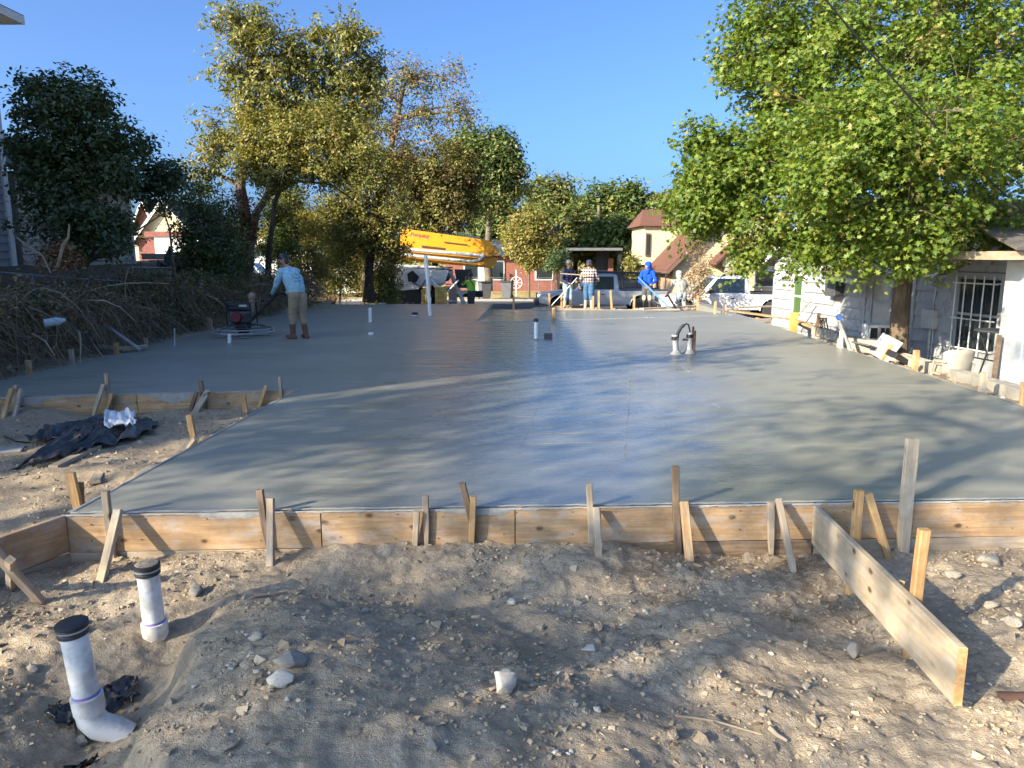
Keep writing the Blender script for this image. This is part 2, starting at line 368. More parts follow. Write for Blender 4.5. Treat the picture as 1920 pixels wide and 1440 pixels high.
# ---------------------------------------------------------------- ground
SLAB = [(-3.02, 4.88), (5.78, 5.285), (6.84, 27.0), (-6.58, 25.9), (-7.12, 8.93), (-2.79, 9.60)]
def yb(x): return 4.88 + 0.046 * (x + 3.02)          # line of the front form
def inside_slab(x, y, m=0.0):
    x = np.asarray(x); y = np.asarray(y); r = np.zeros(x.shape, bool)
    xl = -7.12 + (y - 8.93) * 0.0318; xr = 5.78 + (y - 5.285) * 0.0488
    main = (y > 9.6 + (x + 2.79) * 0.155 + m) & (y < 26.4) & (x > xl + m) & (x < xr - m)
    front = (y > yb(x) + m) & (y <= 9.7) & (x > -3.02 + (y - 4.88) * 0.0487 + m) & (x < xr - m)
    return main | front
def zground(x, y):
    x = np.asarray(x, float); y = np.asarray(y, float)
    street = -0.92 + 0 * x
    # work site level before the slab
    front = -0.335 + 0.075 * fbm(x * 0.8, y * 0.8, 3, 3) - 0.10 * sstep(1.9, 3.2, x) * sstep(3.9, 4.8, y)
    front = front + 0.06 * np.exp(-((x + 1.0) / 0.62) ** 2 - ((y - 2.75) / 0.62) ** 2)
    xe = -1.52 - 0.30 * (y - 2.9) + 0.07 * fbm(y * 2.2, y * 0 + 3.0, 2, 61)
    front = front + 0.17 * sstep(-0.06, 0.13, x - xe) * sstep(4.35, 3.5, y) * sstep(1.3, -0.5, x)
    front = front + 0.03 * np.exp(-((x + 1.1) / 0.28) ** 2 - ((y - 3.6) / 0.5) ** 2)
    front = front - 0.15 * np.exp(-((x + 1.86) / 0.26) ** 2) * sstep(4.3, 3.7, y)
    front = front + 0.05 * np.exp(-((x + 2.6) / 0.3) ** 2) * sstep(4.3, 3.6, y)
    front = front + 0.13 * np.exp(-((x + 1.05) / 0.75) ** 2 - ((y - 4.85) / 0.40) ** 2)
    front = front + 0.05 * np.exp(-((x - 0.35) / 0.5) ** 2 - ((y - 4.75) / 0.25) ** 2)
    front = front + 0.06 * np.exp(-((x - 1.15) / 0.35) ** 2 - ((y - 4.7) / 0.28) ** 2)
    front = front - 0.05 * sstep(0.5, 2.5, x) * sstep(3.6, 2.6, y)
    front = front - 0.11 * np.exp(-((x - 2.0 + (y - 3.9) * 0.15) / 0.42) ** 2 - ((y - 4.0) / 0.7) ** 2)
    notch = -0.20 + 0.035 * fbm(x * 0.8, y * 0.8, 3, 5) - 0.10 * sstep(6.5, 5.0, y)
    site = np.where(y > 5.6, notch, front + (notch - front) * sstep(4.6, 5.6, y) * sstep(-2.9, -3.3, x))
    # bank and neighbour's lot on the left
    k = sstep(-7.5, -9.2, x)
    bank = -0.03 + 0.05 * fbm(x * 0.9, y * 0.9, 3, 9) + 1.15 * k + 0.35 * sstep(-9.2, -12, x)
    left = bank * sstep(7.5, 10.5, y) * sstep(34, 26, y) + site * (1 - sstep(7.5, 10.5, y)) + street * sstep(26, 34, y)
    # right yard
    rx = sstep(6.55, 6.75, x)
    right = -0.10 + 0.03 * fbm(x * 1.2, y * 1.2, 3, 12) - 0.45 * rx
    z = np.where(x < -3.3, left + (site - left) * sstep(-6.9, -5.2, x), site)
    z = np.where((x > 5.6 + 0.0488 * (y - 5.3)) & (y > 5.0), right, z)
    z = np.where((x > 5.6) & (y <= 5.6), front + (right - front) * sstep(5.0, 5.6, y), z)
    zs = z + (street - z) * sstep(26.8, 29.0, y)
    z = np.where(x > -6.2, zs, z)
    z = np.where(x < -6.2, z, z)
    det = 0.024 * fbm(x * 2.6, y * 2.6, 3, 21) + 0.020 * np.abs(fbm(x * 7, y * 7, 2, 25)) + 0.010 * np.abs(fbm(x * 19, y * 19, 2, 27)) + 0.006 * fbm(x * 31, y * 31, 2, 31)
    near = sstep(14, 8, y)
    z = z + det * (0.35 + 0.65 * near) + 0.03 * fbm(x * 0.4, y * 0.4, 2, 40) * sstep(26, 32, y)
    z = np.where(y > 60, z + (y - 60) * 0.004, z)
    z = np.where(inside_slab(x, y, 0.03), -0.62, z)
    return z
def gz(x, y): return float(zground(np.array([x]), np.array([y]))[0])
def axis(segs):
    out = []
    for a, b, st in segs: out += list(np.arange(a, b, st))
    return np.array(out + [segs[-1][1]])
xs = axis([(-400, -60, 40), (-60, -16, 2.5), (-16, -8.4, 0.3), (-8.4, -3.4, 0.06), (-3.4, 3.6, 0.0215), (3.6, 7.2, 0.06), (7.2, 16, 0.5), (16, 60, 4), (60, 400, 40)])
ys = axis([(-60, 0, 6), (0, 2.3, 0.15), (2.3, 5.1, 0.019), (5.1, 9.7, 0.05), (9.7, 27, 0.16), (27, 30, 0.1), (30, 70, 1.2), (70, 140, 10), (140, 500, 60)])
X, Y = np.meshgrid(xs, ys); Zg = zground(X, Y)
nx, ny = len(xs), len(ys)
idx = np.arange(nx * ny).reshape(ny, nx)
Fq = np.stack([idx[:-1, :-1], idx[:-1, 1:], idx[1:, 1:], idx[1:, :-1]], -1).reshape(-1, 4)
def dirt_mat():
    t = NT('dirt'); v = t.coord('Object')
    c = t.ramp(t.noise(v, 1.6, 6, 0.62), [(0.28, (0.30, 0.24, 0.17)), (0.5, (0.41, 0.335, 0.24)), (0.72, (0.51, 0.425, 0.315))])
    c = t.mix(t.ramp(t.noise(v, 26, 5, 0.7), [(0.35, 0.55), (0.62, 0.0)]), c, (0.225, 0.16, 0.10))
    c = t.mix(t.ramp(t.noise(v, 70, 3, 0.6), [(0.62, 0.0), (0.72, 0.6)]), c, (0.52, 0.47, 0.39))
    sep = t.n('SeparateXYZ'); t.l(v, sep.inputs[0])
    # humus and leaf litter on the bank, dry lawn across the street
    bank = t.math('MULTIPLY', t.ramp(t.math('DIVIDE', t.math('SUBTRACT', -7.2, sep.outputs[0]), 2.0), [(0.0, 0.0), (0.5, 0.75)]), 1.0)
    c = t.mix(bank, c, (0.085, 0.065, 0.042))
    far = t.ramp(t.math('DIVIDE', t.math('SUBTRACT', sep.outputs[1], 41.0), 2.0), [(0.0, 0.0), (0.6, 0.9)])
    c = t.mix(far, c, t.ramp(t.noise(v, 0.9, 5, 0.65), [(0.3, (0.34, 0.25, 0.09)), (0.55, (0.42, 0.33, 0.13)), (0.7, (0.16, 0.17, 0.05))]))
    h = t.math('ADD', t.math('ADD', t.noise(v, 14, 6, 0.7), t.math('MULTIPLY', t.noise(v, 55, 5, 0.7), 0.6)), t.math('MULTIPLY', t.noise(v, 190, 2, 0.5), 0.25))
    return t.princ(c, 0.95, t.bump(h, 0.95, 0.022), spec=0.15)
M['dirt'] = dirt_mat()
ground = link('ground', np_mesh('ground', np.stack([X.ravel(), Y.ravel(), Zg.ravel()], 1), [Fq], M['dirt'], smooth=True)); tag(ground, kind='structure')

# road beyond the slab: sheet a little above the ground, with a kerb on the far side
t = NT('asphalt'); v = t.coord('Object')
M['asphalt'] = t.princ(t.ramp(t.noise(v, 2.5, 6, 0.7), [(0.3, (0.055, 0.055, 0.057)), (0.7, (0.10, 0.098, 0.095))]), 0.85, t.bump(t.noise(v, 90, 3), 0.4, 0.01), spec=0.3)
mb = MB(); mb.quad((-150, 29.2, -0.845), (150, 29.2, -0.845), (150, 41.2, -0.845), (-150, 41.2, -0.845)); tag(mb.build('road', M['asphalt']), kind='structure')
mb = MB(); mb.bar((-150, 41.27, -0.85), (150, 41.27, -0.85), 0.15, 0.26); tag(mb.build('kerb', M['cement_dry'], bevel=0.02), kind='structure')

# ---------------------------------------------------------------- slab
def slab_mat():
    t = NT('wet_concrete'); v = t.coord('Object')
    sep = t.n('SeparateXYZ'); t.l(v, sep.inputs[0]); x, y = sep.outputs[0], sep.outputs[1]
    big = t.noise(t.coord('Object', (0.35, 0.5, 1)), 1.3, 4, 0.55)
    sw = t.noise(t.coord('Object', (0.5, 3.2, 1)), 2.0, 6, 0.62, 0.4)          # trowel sweeps
    fine = t.noise(t.coord('Object', (2.2, 16, 1)), 6.0, 4, 0.6)
    c = t.ramp(big, [(0.3, (0.175, 0.178, 0.152)), (0.55, (0.215, 0.214, 0.178)), (0.75, (0.27, 0.265, 0.212))])
    c = t.mix(t.ramp(sw, [(0.35, 0.0), (0.7, 0.45)]), c, (0.31, 0.305, 0.25))
    c0_ = c; c = t.mix(t.ramp(t.noise(v, 11, 5, 0.7), [(0.58, 0.0), (0.75, 0.22)]), c, (0.13, 0.135, 0.125))
    # freshly floated, wetter lanes down the middle keep a film of bleed water
    lane = t.math('ABSOLUTE', t.math('SUBTRACT', x, t.math('ADD', 0.55, t.math('MULTIPLY', t.math('SUBTRACT', y, 8.0), -0.02))))
    wet = t.ramp(t.math('ADD', t.math('DIVIDE', lane, 5.5), t.math('MULTIPLY', t.math('SUBTRACT', sw, 0.5), 0.7)), [(0.16, 1.0), (0.50, 0.0)])
    c = t.mix(t.math('MULTIPLY', wet, .35), c, (0.13, 0.138, 0.125))
    r = t.math('ADD', t.math('MULTIPLY', wet, -0.20), t.ramp(sw, [(0.3, 0.36), (0.7, 0.58)]))
    h = t.math('ADD', t.math('MULTIPLY', fine, 0.35), t.math('ADD', t.math('MULTIPLY', sw, 0.9), t.math('MULTIPLY', t.noise(v, 120, 2), 0.10)))
    return t.princ(c, r, t.bump(h, 0.42, 0.007), spec=0.6, **{'Coat Weight': t.math('MULTIPLY', wet, .42), 'Coat Roughness': 0.22})
M['slab'] = slab_mat()
PADY0, PADY1 = 19.12, 21.55
slab_poly = [(-3.02, 4.88), (5.78, 5.285), (6.84, 27.0), (6.55, 27.0), (6.36, 21.45), (-0.96, 19.12), (-0.66, 26.35), (-6.58, 25.9), (-7.12, 8.93), (-2.79, 9.60)]
mb = MB(); mb.prism(slab_poly, -0.5, 0.0, 'z')
slab = mb.build('concrete_slab', M['slab']); tag(slab, kind='structure')
# sloping lower pad at the far end
mb = MB()
a, b, c_, d_ = Vector((-0.958, 19.125, -0.004)), Vector((6.358, 21.455, -0.004)), Vector((6.548, 26.98, -0.25)), Vector((-0.662, 26.4, -0.22))
mb.quad(a, b, c_, d_); dn = Vector((0, 0, -0.3))
mb.quad(d_, c_, c_ + dn, d_ + dn); tag(mb.build('garage_pad', M['slab'], fix=False), kind='structure')
# raised float seams and the ragged construction line before the pad
def ridge(name, pts, wdt, h, mat=None, jit=0.01, parent=slab, kind=None):
    pts = [Vector(p) for p in pts]; out = []
    for a, b in zip(pts[:-1], pts[1:]):
        n = max(2, int((b - a).length / 0.12))
        out += [a.lerp(b, i / n) for i in range(n)]
    out.append(pts[-1]); V = []; F = []
    for i, p in enumerate(out):
        d = (out[min(i + 1, len(out) - 1)] - out[max(0, i - 1)]).normalized(); s_ = Vector((-d.y, d.x, 0)); ww = wdt * random.uniform(0.45, 1.3); p = p + s_ * random.uniform(-jit, jit)
        V += [p - s_ * ww + Vector((0, 0, -0.004)), p + Vector((0, 0, h * random.uniform(0.4, 1.3))), p + s_ * ww + Vector((0, 0, -0.004))]
    for i in range(len(out) - 1):
        k = i * 3; F += [(k, k + 3, k + 4, k + 1), (k + 1, k + 4, k + 5, k + 2)]
    m = MB(); m.add(V, F); return m.build(name, mat or M['slab'], parent, smooth=True, fix=False)
for i, (pa, pb) in enumerate([((890, 685), (820, 790)), ((1040, 682), (975, 840)), ((1182, 705), (1170, 860)), ((985, 660), (1012, 678)), ((830, 690), (890, 685)), ((1005, 640), (1018, 652)), ((1275, 683), (1292, 697)), ((1330, 750), (1350, 765)), ((895, 684), (1180, 672))]):
    ridge('trowel_ridge', [G(*pa, 0.001), G((pa[0] + pb[0]) / 2 + random.uniform(-2, 2), (pa[1] + pb[1]) / 2, 0.001), G(*pb, 0.001)], 0.007, 0.0035)
for y_ in (892, 905, 925, 868):
    ridge('trowel_ridge', [G(985 + random.uniform(-30, 30), y_ * 0.9, 0.001), G(1160, y_ * 0.895, 0.001)], 0.005, 0.0022, jit=0.004)
pts = [Vector((-0.95 + 7.3 * i / 60, 19.13 + 2.32 * i / 60 + random.uniform(-0.02, 0.02), 0.0)) for i in range(61)]
ridge('construction_joint', pts, 0.03, 0.012, M['cement'], 0.03)
# concrete smeared over the form tops: irregular dry lip around the slab
def lip(p0, p1, parent=slab):
    p0 = Vector(p0); p1 = Vector(p1); n = int((p1 - p0).length / 0.04); V = []; F = []
    d = (p1 - p0).normalized(); s_ = Vector((-d.y, d.x, 0))
    for i in range(n + 1):
        p = p0.lerp(p1, i / n); w_ = 0.014 + 0.014 * vnoise(i * 0.21, 3.3, 4) + 0.012 * vnoise(i * 0.7, 1.2, 8)
        V += [p - s_ * max(0.004, w_), p + Vector((0, 0, 0.004 + 0.003 * random.random())) , p + s_ * 0.012 + Vector((0, 0, 0.001))]
    for i in range(n):
        k = i * 3; F += [(k, k + 3, k + 4, k + 1), (k + 1, k + 4, k + 5, k + 2)]
    m = MB(); m.add(V, F); return m.build('concrete_lip', M['cement_dry'], parent, smooth=True, fix=False)
z_ = 0.003
for p, q in zip(slab_poly, slab_poly[1:] + slab_poly[:1]):
    if p in ((6.55, 27.0), (6.36, 21.45), (-0.96, 19.12)): continue
    lip((*p, z_), (*q, z_))

# ---------------------------------------------------------------- formwork
FZ = -0.006                                                     # board tops, just under the slab level
def board_run(parent, p0, p1, heights, mat, off=0.021, th=0.04, name='plank', gap=0.004, split=None):
    """boards on the outer (left of p1->p0) side"""
    p0 = Vector((*p0, 0)); p1 = Vector((*p1, 0)); d = (p1 - p0).normalized(); s_ = Vector((d.y, -d.x, 0))
    cuts = [0.0] + (split or []) + [1.0]; z = FZ
    for h in heights:
        for a, b in zip(cuts[:-1], cuts[1:]):
            q0 = p0.lerp(p1, a) + s_ * off + d * gap; q1 = p0.lerp(p1, b) + s_ * (off + random.uniform(0, 0.004)) - d * gap
            zc = Vector((0, 0, z - h / 2 + random.uniform(-0.004, 0.0)))
            plank(name, q0 + zc, q1 + zc, th, h, mat, parent, warp=0.0025)
        z -= h + 0.006
def drips(parent, p0, p1, off=0.0445, amt=1.0):
    p0 = Vector((*p0, 0)); p1 = Vector((*p1, 0)); d = (p1 - p0).normalized(); s_ = Vector((d.y, -d.x, 0)); L = (p1 - p0).length
    n = int(L / 0.02); V = []; F = []
    for i in range(n + 1):
        p = p0 + d * (L * i / n) + s_ * off
        k = max(0, vnoise(i * 0.035, 7.7, 3)) ** 2.2 * 0.13 * amt + 0.006 + 0.018 * abs(vnoise(i * 0.25, 2.1, 6)) * abs(vnoise(i * 0.9, 5.1, 2)) + 0.006 * random.random()
        V += [p + Vector((0, 0, 0.003)), p + s_ * 0.004 + Vector((0, 0, -k * 0.5)), p + s_ * 0.0005 + Vector((0, 0, -k))]
    for i in range(n):
        k = i * 3; F += [(k, k + 3, k + 4, k + 1), (k + 1, k + 4, k + 5, k + 2)]
    m = MB(); m.add(V, F); return m.build('concrete_drip', M['cement_dry'], parent, smooth=True, world=True, fix=False)
def stake(parent, top, bot, wdt, mat, th=0.038, Yp=None, zb=None, depth=0.12, face=(0, -1, 0), name='stake'):
    """timber from sight-line top to bottom; Yp plane for the top, zb ground height for the foot"""
    pt = W(*top, Yp); pb = W(*bot, Yp) if zb is None else G(*bot, zb)
    d = (pt - pb).normalized(); pb = pb - d * depth
    dd, s_, u = frame(pt - pb, face)
    return plank(name, pb, pt, wdt, th, mat, parent, up=face, warp=0.003, taper=0.5)

ff = thing('front_formwork', 'long timber form boards with stakes and kickers along the near edge of the wet slab', 'formwork', (0.5, 4.8, -0.3))
fp0, fp1 = (-3.08, yb(-3.08)), (5.80, yb(5.80))
board_run(ff, (-3.06, yb(-3.06)), (2.16, yb(2.16)), [0.262], M['pine_board'], split=[0.333, 0.59])
board_run(ff, (2.17, yb(2.17)), (5.82, yb(5.82)), [0.262], M['pine_board'])
def lower(x0, x1, zt, h, mat):
    plank('plank', (x0, yb(x0) - 0.018, zt - h / 2), (x1, yb(x1) - 0.018, zt - h / 2), 0.036, h, mat, ff)
lower(-3.05, -0.95, -0.274, 0.14, M['grey_wood']); lower(-0.4, 2.15, -0.274, 0.14, M['dark_wood']); lower(2.17, 5.82, -0.276, 0.24, M['grey_wood'])
drips(ff, (-3.06, yb(-3.06)), (5.8, yb(5.8)), amt=0.4)
YF = 4.80
def yp(px): return yb((px - 960) / 1400 * 5.0) - 0.062
S = [((197, 920), (214, 1062), .046, 'grey_wood'), ((487, 918), (501, 1010), .045, 'dark_wood'), ((797, 928), (800, 1008), .042, 'grey_wood'), ((868, 905), (886, 990), .042, 'dark_wood'),
     ((1104, 906), (1109, 1030), .042, 'grey_wood'), ((1266, 874), (1272, 1045), .050, 'dark_wood'), ((1446, 941), (1446, 1036), .044, 'grey_wood'), ((1710, 822), (1690, 1064), .088, 'pale_plank')]
for t_, b_, w_, m_ in S: stake(ff, t_, b_, w_, M[m_], Yp=yp(t_[0]))
K = [((221, 956), (186, 1112), .055, 'pale_plank', -.38), ((507, 935), (508, 1084), .048, 'grey_wood', -.37), ((783, 958), (777, 1046), .04, 'grey_wood', -.34), ((888, 930), (882, 1050), .042, 'pine', -.36),
     ((1118, 952), (1126, 1083), .046, 'grey_wood', -.37), ((1283, 941), (1296, 1074), .058, 'pine', -.37), ((1460, 936), (1491, 1092), .042, 'grey_wood', -.40), ((1627, 926), (1672, 1062), .052, 'pine', -.42)]
for t_, b_, w_, m_, zb in K:
    stake(ff, t_, b_, w_, M[m_], Yp=yp(t_[0]) - 0.035, zb=zb, name='kicker_brace')
# nail heads on stakes
# near right return board standing on edge with its own stakes
rb = thing('return_form_board', 'thick limed plank set on edge running from the form towards the camera, with orange stakes', 'form board', (2.0, 4.0, -0.4))
q0 = Vector((2.165, yb(2.165) - 0.045, -0.155)); q1 = G(1806, 1216, 0.0); q1 = Vector((q1.x, q1.y, -0.14))
plank('plank', q0, q1, 0.042, 0.285, M['pale_plank'], rb, warp=0.003, nseg=14)
d_ = (q1 - q0).normalized(); s_ = Vector((-d_.y, d_.x, 0)); s_ = s_ if s_.x > 0 else -s_
for tt, ht, wd in ((0.30, 0.29, 0.05), (0.72, 0.35, 0.052)):
    p = q0.lerp(q1, tt) + s_ * 0.048
    plank('stake', (p.x - 0.01, p.y, -0.55), (p.x + (0.004 if tt < .5 else 0.012), p.y + 0.01, ht), 0.052, 0.048, M['orange_wood'], rb, up=(0, 1, 0), taper=0.5)
p = q0.lerp(q1, 0.62) + s_ * 0.05; e = p + s_ * 0.30 + Vector((0.0, 0.35, -0.22))
plank('kicker_brace', e, (p.x, p.y, -0.05), 0.04, 0.06, M['pine'], rb)
p = q0.lerp(q1, 0.27) + s_ * 0.06; plank('kicker_brace', p + s_ * 0.22 + Vector((0, 0.05, -0.38)), p + Vector((0, 0, 0.02)), 0.04, 0.05, M['pine'], rb)
plank('end_cut', q1 - d_ * 0.0005, q1 + d_ * 0.004, 0.040, 0.281, M['orange_wood'], rb, warp=0, nseg=2)
# left return (continues the notch side towards the camera)
lf = thing('left_return_form', 'form board at the near left corner with a slanting brace, running off to the left', 'form board', (-3.1, 4.6, -0.3))
a0 = Vector((-3.045, 4.84, -0.135)); a1 = a0 + Vector((-0.49, -1.05, -0.02))
plank('plank', a0, a1, 0.04, 0.262, M['pine_board'], lf)
plank('plank', a0 + Vector((0.0, 0.02, -0.2)), a0 + Vector((-0.25, -0.5, -0.2)), 0.036, 0.12, M['grey_wood'], lf)
plank('kicker_brace', G(88, 1127, -.36) - Vector((0, 0, 0.06)), W(-12, 1030, 3.95), 0.055, 0.038, M['grey_wood'], lf, up=(0, -1, 0))
plank('stake', G(22, 1100, -.38) - Vector((0, 0, 0.1)), W(18, 1050, 3.95), 0.045, 0.04, M['grey_wood'], lf, up=(0, -1, 0))
# notch side form (thin top edge seen from inside) and notch back form
nf = thing('notch_formwork', 'form boards with leaning stakes around the open dirt notch on the left', 'formwork', (-4.0, 8.8, -0.2))
board_run(nf, (-2.79, 9.60), (-3.02, 4.88), [0.24], M['pine_board'], off=-0.021)
board_run(nf, (-7.12, 8.93), (-2.80, 9.60), [0.25], M['pine_board'], split=[0.55])
drips(nf, (-7.12, 8.93), (-2.85, 9.59), amt=1.3)
def yn(px): 
    x = (px - 960) / 1400 * 9.3; return 9.60 + (x + 2.79) * 0.155 - 0.07
for t_, b_, w_, m_ in [((199, 700), (206, 770), .05, 'grey_wood'), ((29, 722), (34, 772), .05, 'grey_wood'), ((376, 714), (384, 764), .055, 'dark_wood'), ((524, 706), (527, 738), .042, 'grey_wood')]:
    stake(nf, t_, b_, w_, M[m_], Yp=yn(t_[0]))
for t_, b_, w_, m_ in [((194, 720), (176, 778), .045, 'pale_plank'), ((210, 737), (198, 775), .045, 'pine'), ((23, 730), (2, 797), .06, 'pine'), ((39, 730), (24, 793), .05, 'grey_wood'), ((368, 735), (355, 776), .05, 'dark_wood'), ((391, 733), (361, 781), .07, 'pale_plank'), ((500, 722), (485, 766), .05, 'pine')]:
    stake(nf, t_, b_, w_, M[m_], Yp=yn(t_[0]) - 0.06, zb=-0.22, name='kicker_brace')
for t_, b_, zb, w_, m_ in [((355, 778), (365, 836), -.16, .06, 'pine'), ((455, 742), (461, 777), -.18, .06, 'orange_wood'), ((131, 886), (146, 956), -.25, .075, 'pine'), ((150, 905), (152, 950), -.25, .05, 'dark_wood')]:
    q = G(*b_, zb); stake(nf, t_, b_, w_, M[m_], Yp=q.y, zb=zb)
plank('kicker_brace', G(352, 842, -.2), G(368, 822, -.06), 0.05, 0.04, M['grey_wood'], nf)
# left edge form
le = thing('left_edge_form', 'thin form board with short stakes along the shaded left edge of the slab', 'formwork', (-7.2, 17, -0.1))
board_run(le, (-6.58, 25.9), (-7.12, 8.93), [0.2], M['grey_wood'], off=0.021, split=[0.3, 0.62])
for px, py, h_ in [(66, 700, .2), (148, 683, .24), (229, 664, .2), (284, 648, .15), (397, 618, .28), (403, 618, .24), (436, 606, .24), (560, 590, .2), (597, 580, .18), (613, 578, .24), (622, 577, .28)]:
    q = G(px, py, 0); q.x -= 0.09; 
    plank('stake', (q.x, q.y, -0.25), (q.x + random.uniform(-.03, .03), q.y + random.uniform(-.03, .03), h_), 0.07, 0.05, M[random.choice(['grey_wood', 'pine', 'grey_wood'])], le, up=(0, -1, 0))
# right edge form
re_ = thing('right_edge_form', 'thin form board with stakes along the right edge of the slab beside the block wall', 'formwork', (6.3, 15, -0.1))
board_run(re_, (5.80, 5.29), (6.84, 27.0), [0.2], M['grey_wood'], off=0.021, split=[0.25, 0.5, 0.75])
for px, py, h_, w_, m_ in [(1706, 690, .28, .09, 'pine'), (1831, 733, .24, .085, 'pale_plank'), (1908, 758, .26, .085, 'pine'), (1757, 710, .06, .08, 'dark_wood'), (1336, 585, .32, .07, 'pine'), (1304, 570, .3, .07, 'pine'), (1352, 588, .3, .05, 'dark_wood')]:
    q = G(px, py, 0); q.x += 0.07
    plank('stake', (q.x, q.y, -0.3), (q.x + random.uniform(-.01, .01), q.y, h_), w_, 0.05, M[m_], re_, up=(0, -1, 0))
q = G(1645, 668, 0); plank('stake', (q.x + .1, q.y, -0.1), (q.x + .22, q.y, 0.2), 0.09, 0.04, M['pine'], re_, up=(0, -1, 0))
q = G(1483, 612, 0); plank('stake', (q.x + .05, q.y, -0.2), (q.x + .07, q.y, 0.34), 0.2, 0.05, M['yellow_wood'], re_, up=(0, -1, 0))
# far form of the lower pad
fe = thing('far_formwork', 'pale timber form with stakes behind the lower pad where the workers stand', 'formwork', (3, 27, -0.3))
board_run(fe, (6.55, 26.98), (-0.66, 26.4), [0.2], M['pine'], off=0.021)
for o in list(fe.children): o.location.z -= 0.225
for px, t_, b_ in [(1030, 550, 577), (1053, 553, 576), (1148, 545, 575), (963, 555, 580), (1189, 553, 572), (1112, 555, 576), (1123, 545, 575)]:
    pb = W(px, b_, 27.05); pt = W(px - (3 if px == 1148 else 0), t_, 27.0)
    plank('stake', pb - Vector((0, 0, 0.3)), pt, 0.075, 0.05, M['pine' if px != 963 else 'orange_wood'], fe, up=(0, -1, 0))
lk = MB(); lk.tube([G(1018, 592 + 12, 0), W(1039, 577, G(1039, 604, 0).y)], 0.0001)
plank('stake', G(1039, 604, -0.02), W(1038, 578, G(1039, 604, 0).y), 0.07, 0.05, M['pine'], fe, up=(0, -1, 0))
plank('plank', W(1000, 578, 27.4), W(1095, 571, 27.6), 0.14, 0.04, M['pine'], fe); plank('plank', W(1010, 580, 27.2), W(1060, 576, 27.2), 0.1, 0.04, M['pine'], fe)
# ---------------------------------------------------------------- rocks, gravel, debris in front
def rock_mesh(name, seed, mat, flat=0.6, n=18, rough=0.2):
    rr = random.Random(seed); bm = bmesh.new()
    for _ in range(n):
        while True:
            p = Vector((rr.uniform(-1, 1), rr.uniform(-1, 1), rr.uniform(-1, 1)))
            if p.length < 1: break
        p = p.normalized() * rr.uniform(0.85, 1.0); bm.verts.new((p.x, p.y * rr.uniform(.9, 1), p.z * flat))
    r = bmesh.ops.convex_hull(bm, input=bm.verts)
    bmesh.ops.delete(bm, geom=[v for v in bm.verts if not v.link_faces], context='VERTS')
    bmesh.ops.bevel(bm, geom=list(bm.edges), offset=0.10, segments=1, affect='EDGES', clamp_overlap=True)
    bmesh.ops.triangulate(bm, faces=bm.faces)
    if rough:
        bmesh.ops.subdivide_edges(bm, edges=bm.edges, cuts=1)
        for v in bm.verts:
            k = 1 + rough * float(vnoise(v.co.x * 2.3 + seed, v.co.y * 2.3 + v.co.z * 1.7, seed)); v.co *= k
    me = bpy.data.meshes.new(name); bm.to_mesh(me); bm.free(); me.materials.append(mat); me.polygons.foreach_set('use_smooth', [True] * len(me.polygons)); return me
def rock(px, py, wpx, hz, mat, label, seed, flat=0.6, group=None, aspect=0.75, sink=0.25, rz=None, zadd=0):
    z0 = -0.33
    for _ in range(4):
        p = G(px, py, z0); z0 = gz(p.x, p.y)
    Z = p.y * _c + (CAM_H - z0) * _s
    w_ = wpx / 1400 * Z / 2
    o = link('rock', rock_mesh('rock', seed, mat, flat), None)
    o.scale = (w_, w_ * aspect, w_ * hz); o.location = (p.x, p.y, z0 + w_ * hz * flat * (1 - 2 * sink) + zadd); o.rotation_euler = (random.uniform(-.15, .15), random.uniform(-.15, .15), rz if rz is not None else random.uniform(0, 6.28))
    return tag(o, label, 'rock', group)
rock(548, 1256, 86, 0.75, M['rock_grey'], 'flat grey slab of stone lying half buried, wider than the pale stone at its front', 11, 0.55, rz=0.1, aspect=0.6)
rock(526, 1290, 58, 1.0, M['rock_pale'], 'rounded pale stone leaning against the flat grey slab of stone', 23, 0.7, rz=0.3)
rock(947, 1296, 66, 1.0, M['rock_pale'], 'angular pale limestone chunk alone in the middle of the front dirt', 5, 0.75, rz=0.8, sink=0.15)
rock(1600, 1232, 40, 1.3, M['rock_grey'], 'upright grey stone in the hollow left of the return board', 31, 0.9, sink=0.15)
rock(480, 1203, 40, 0.8, M['rock'], 'brownish stone on the mound up and left of the flat slab of stone', 37, 0.6)
rock(682, 1152, 26, 0.8, M['rock'], 'small tan stone in the dirt below the dark stake and its kicker', 41)
rock(961, 1133, 28, 1.0, M['rock_pale'], 'pale stone right of centre, nearest in front of the form board', 43)
rock(1016, 1180, 24, 0.9, M['rock'], 'small tan stone between the form board and the angular limestone chunk', 47)
rock(1105, 1220, 36, 0.8, M['rock_pale'], 'broad low pale stone right of the angular limestone chunk', 53, 0.5)
rock(1120, 1336, 24, 0.8, M['rock_pale'], 'small pale chip by itself low in the right centre of the dirt', 59)
rock(1858, 1138, 34, 0.9, M['rock'], 'tan stone lying in the lit patch right of the return board', 61)
rock(1895, 1172, 44, 0.8, M['rock'], 'larger tan stone at the right edge of the lit dirt', 67)
rock(1860, 1056, 70, 0.6, M['rock'], 'wide crumbly clod against the lower form board at the far right', 71, 0.6)
rock(1785, 1082, 34, 0.8, M['rock'], 'round clod beside the small peg in front of the lower form board', 73, 0.7)
rock(367, 1113, 42, 0.9, M['rock_grey'], 'grey stone resting on the dirt right of the far capped pipe', 79, 0.7)
rock(155, 1392, 36, 0.9, M['rock_grey'], 'grey stone at the foot of the near capped pipe', 83, 0.8)
rock(812, 1404, 26, 1.2, M['rock_grey'], 'slim grey stone standing on edge at the bottom of the picture', 89, 0.9)
rock(300, 772, 26, 0.9, M['cement_dry'], 'broken cement lump beside the notch form board', 97, 0.6)
rock(185, 858, 12, 0.9, M['rock_pale'], 'small white stone below the black plastic sheet', 101)
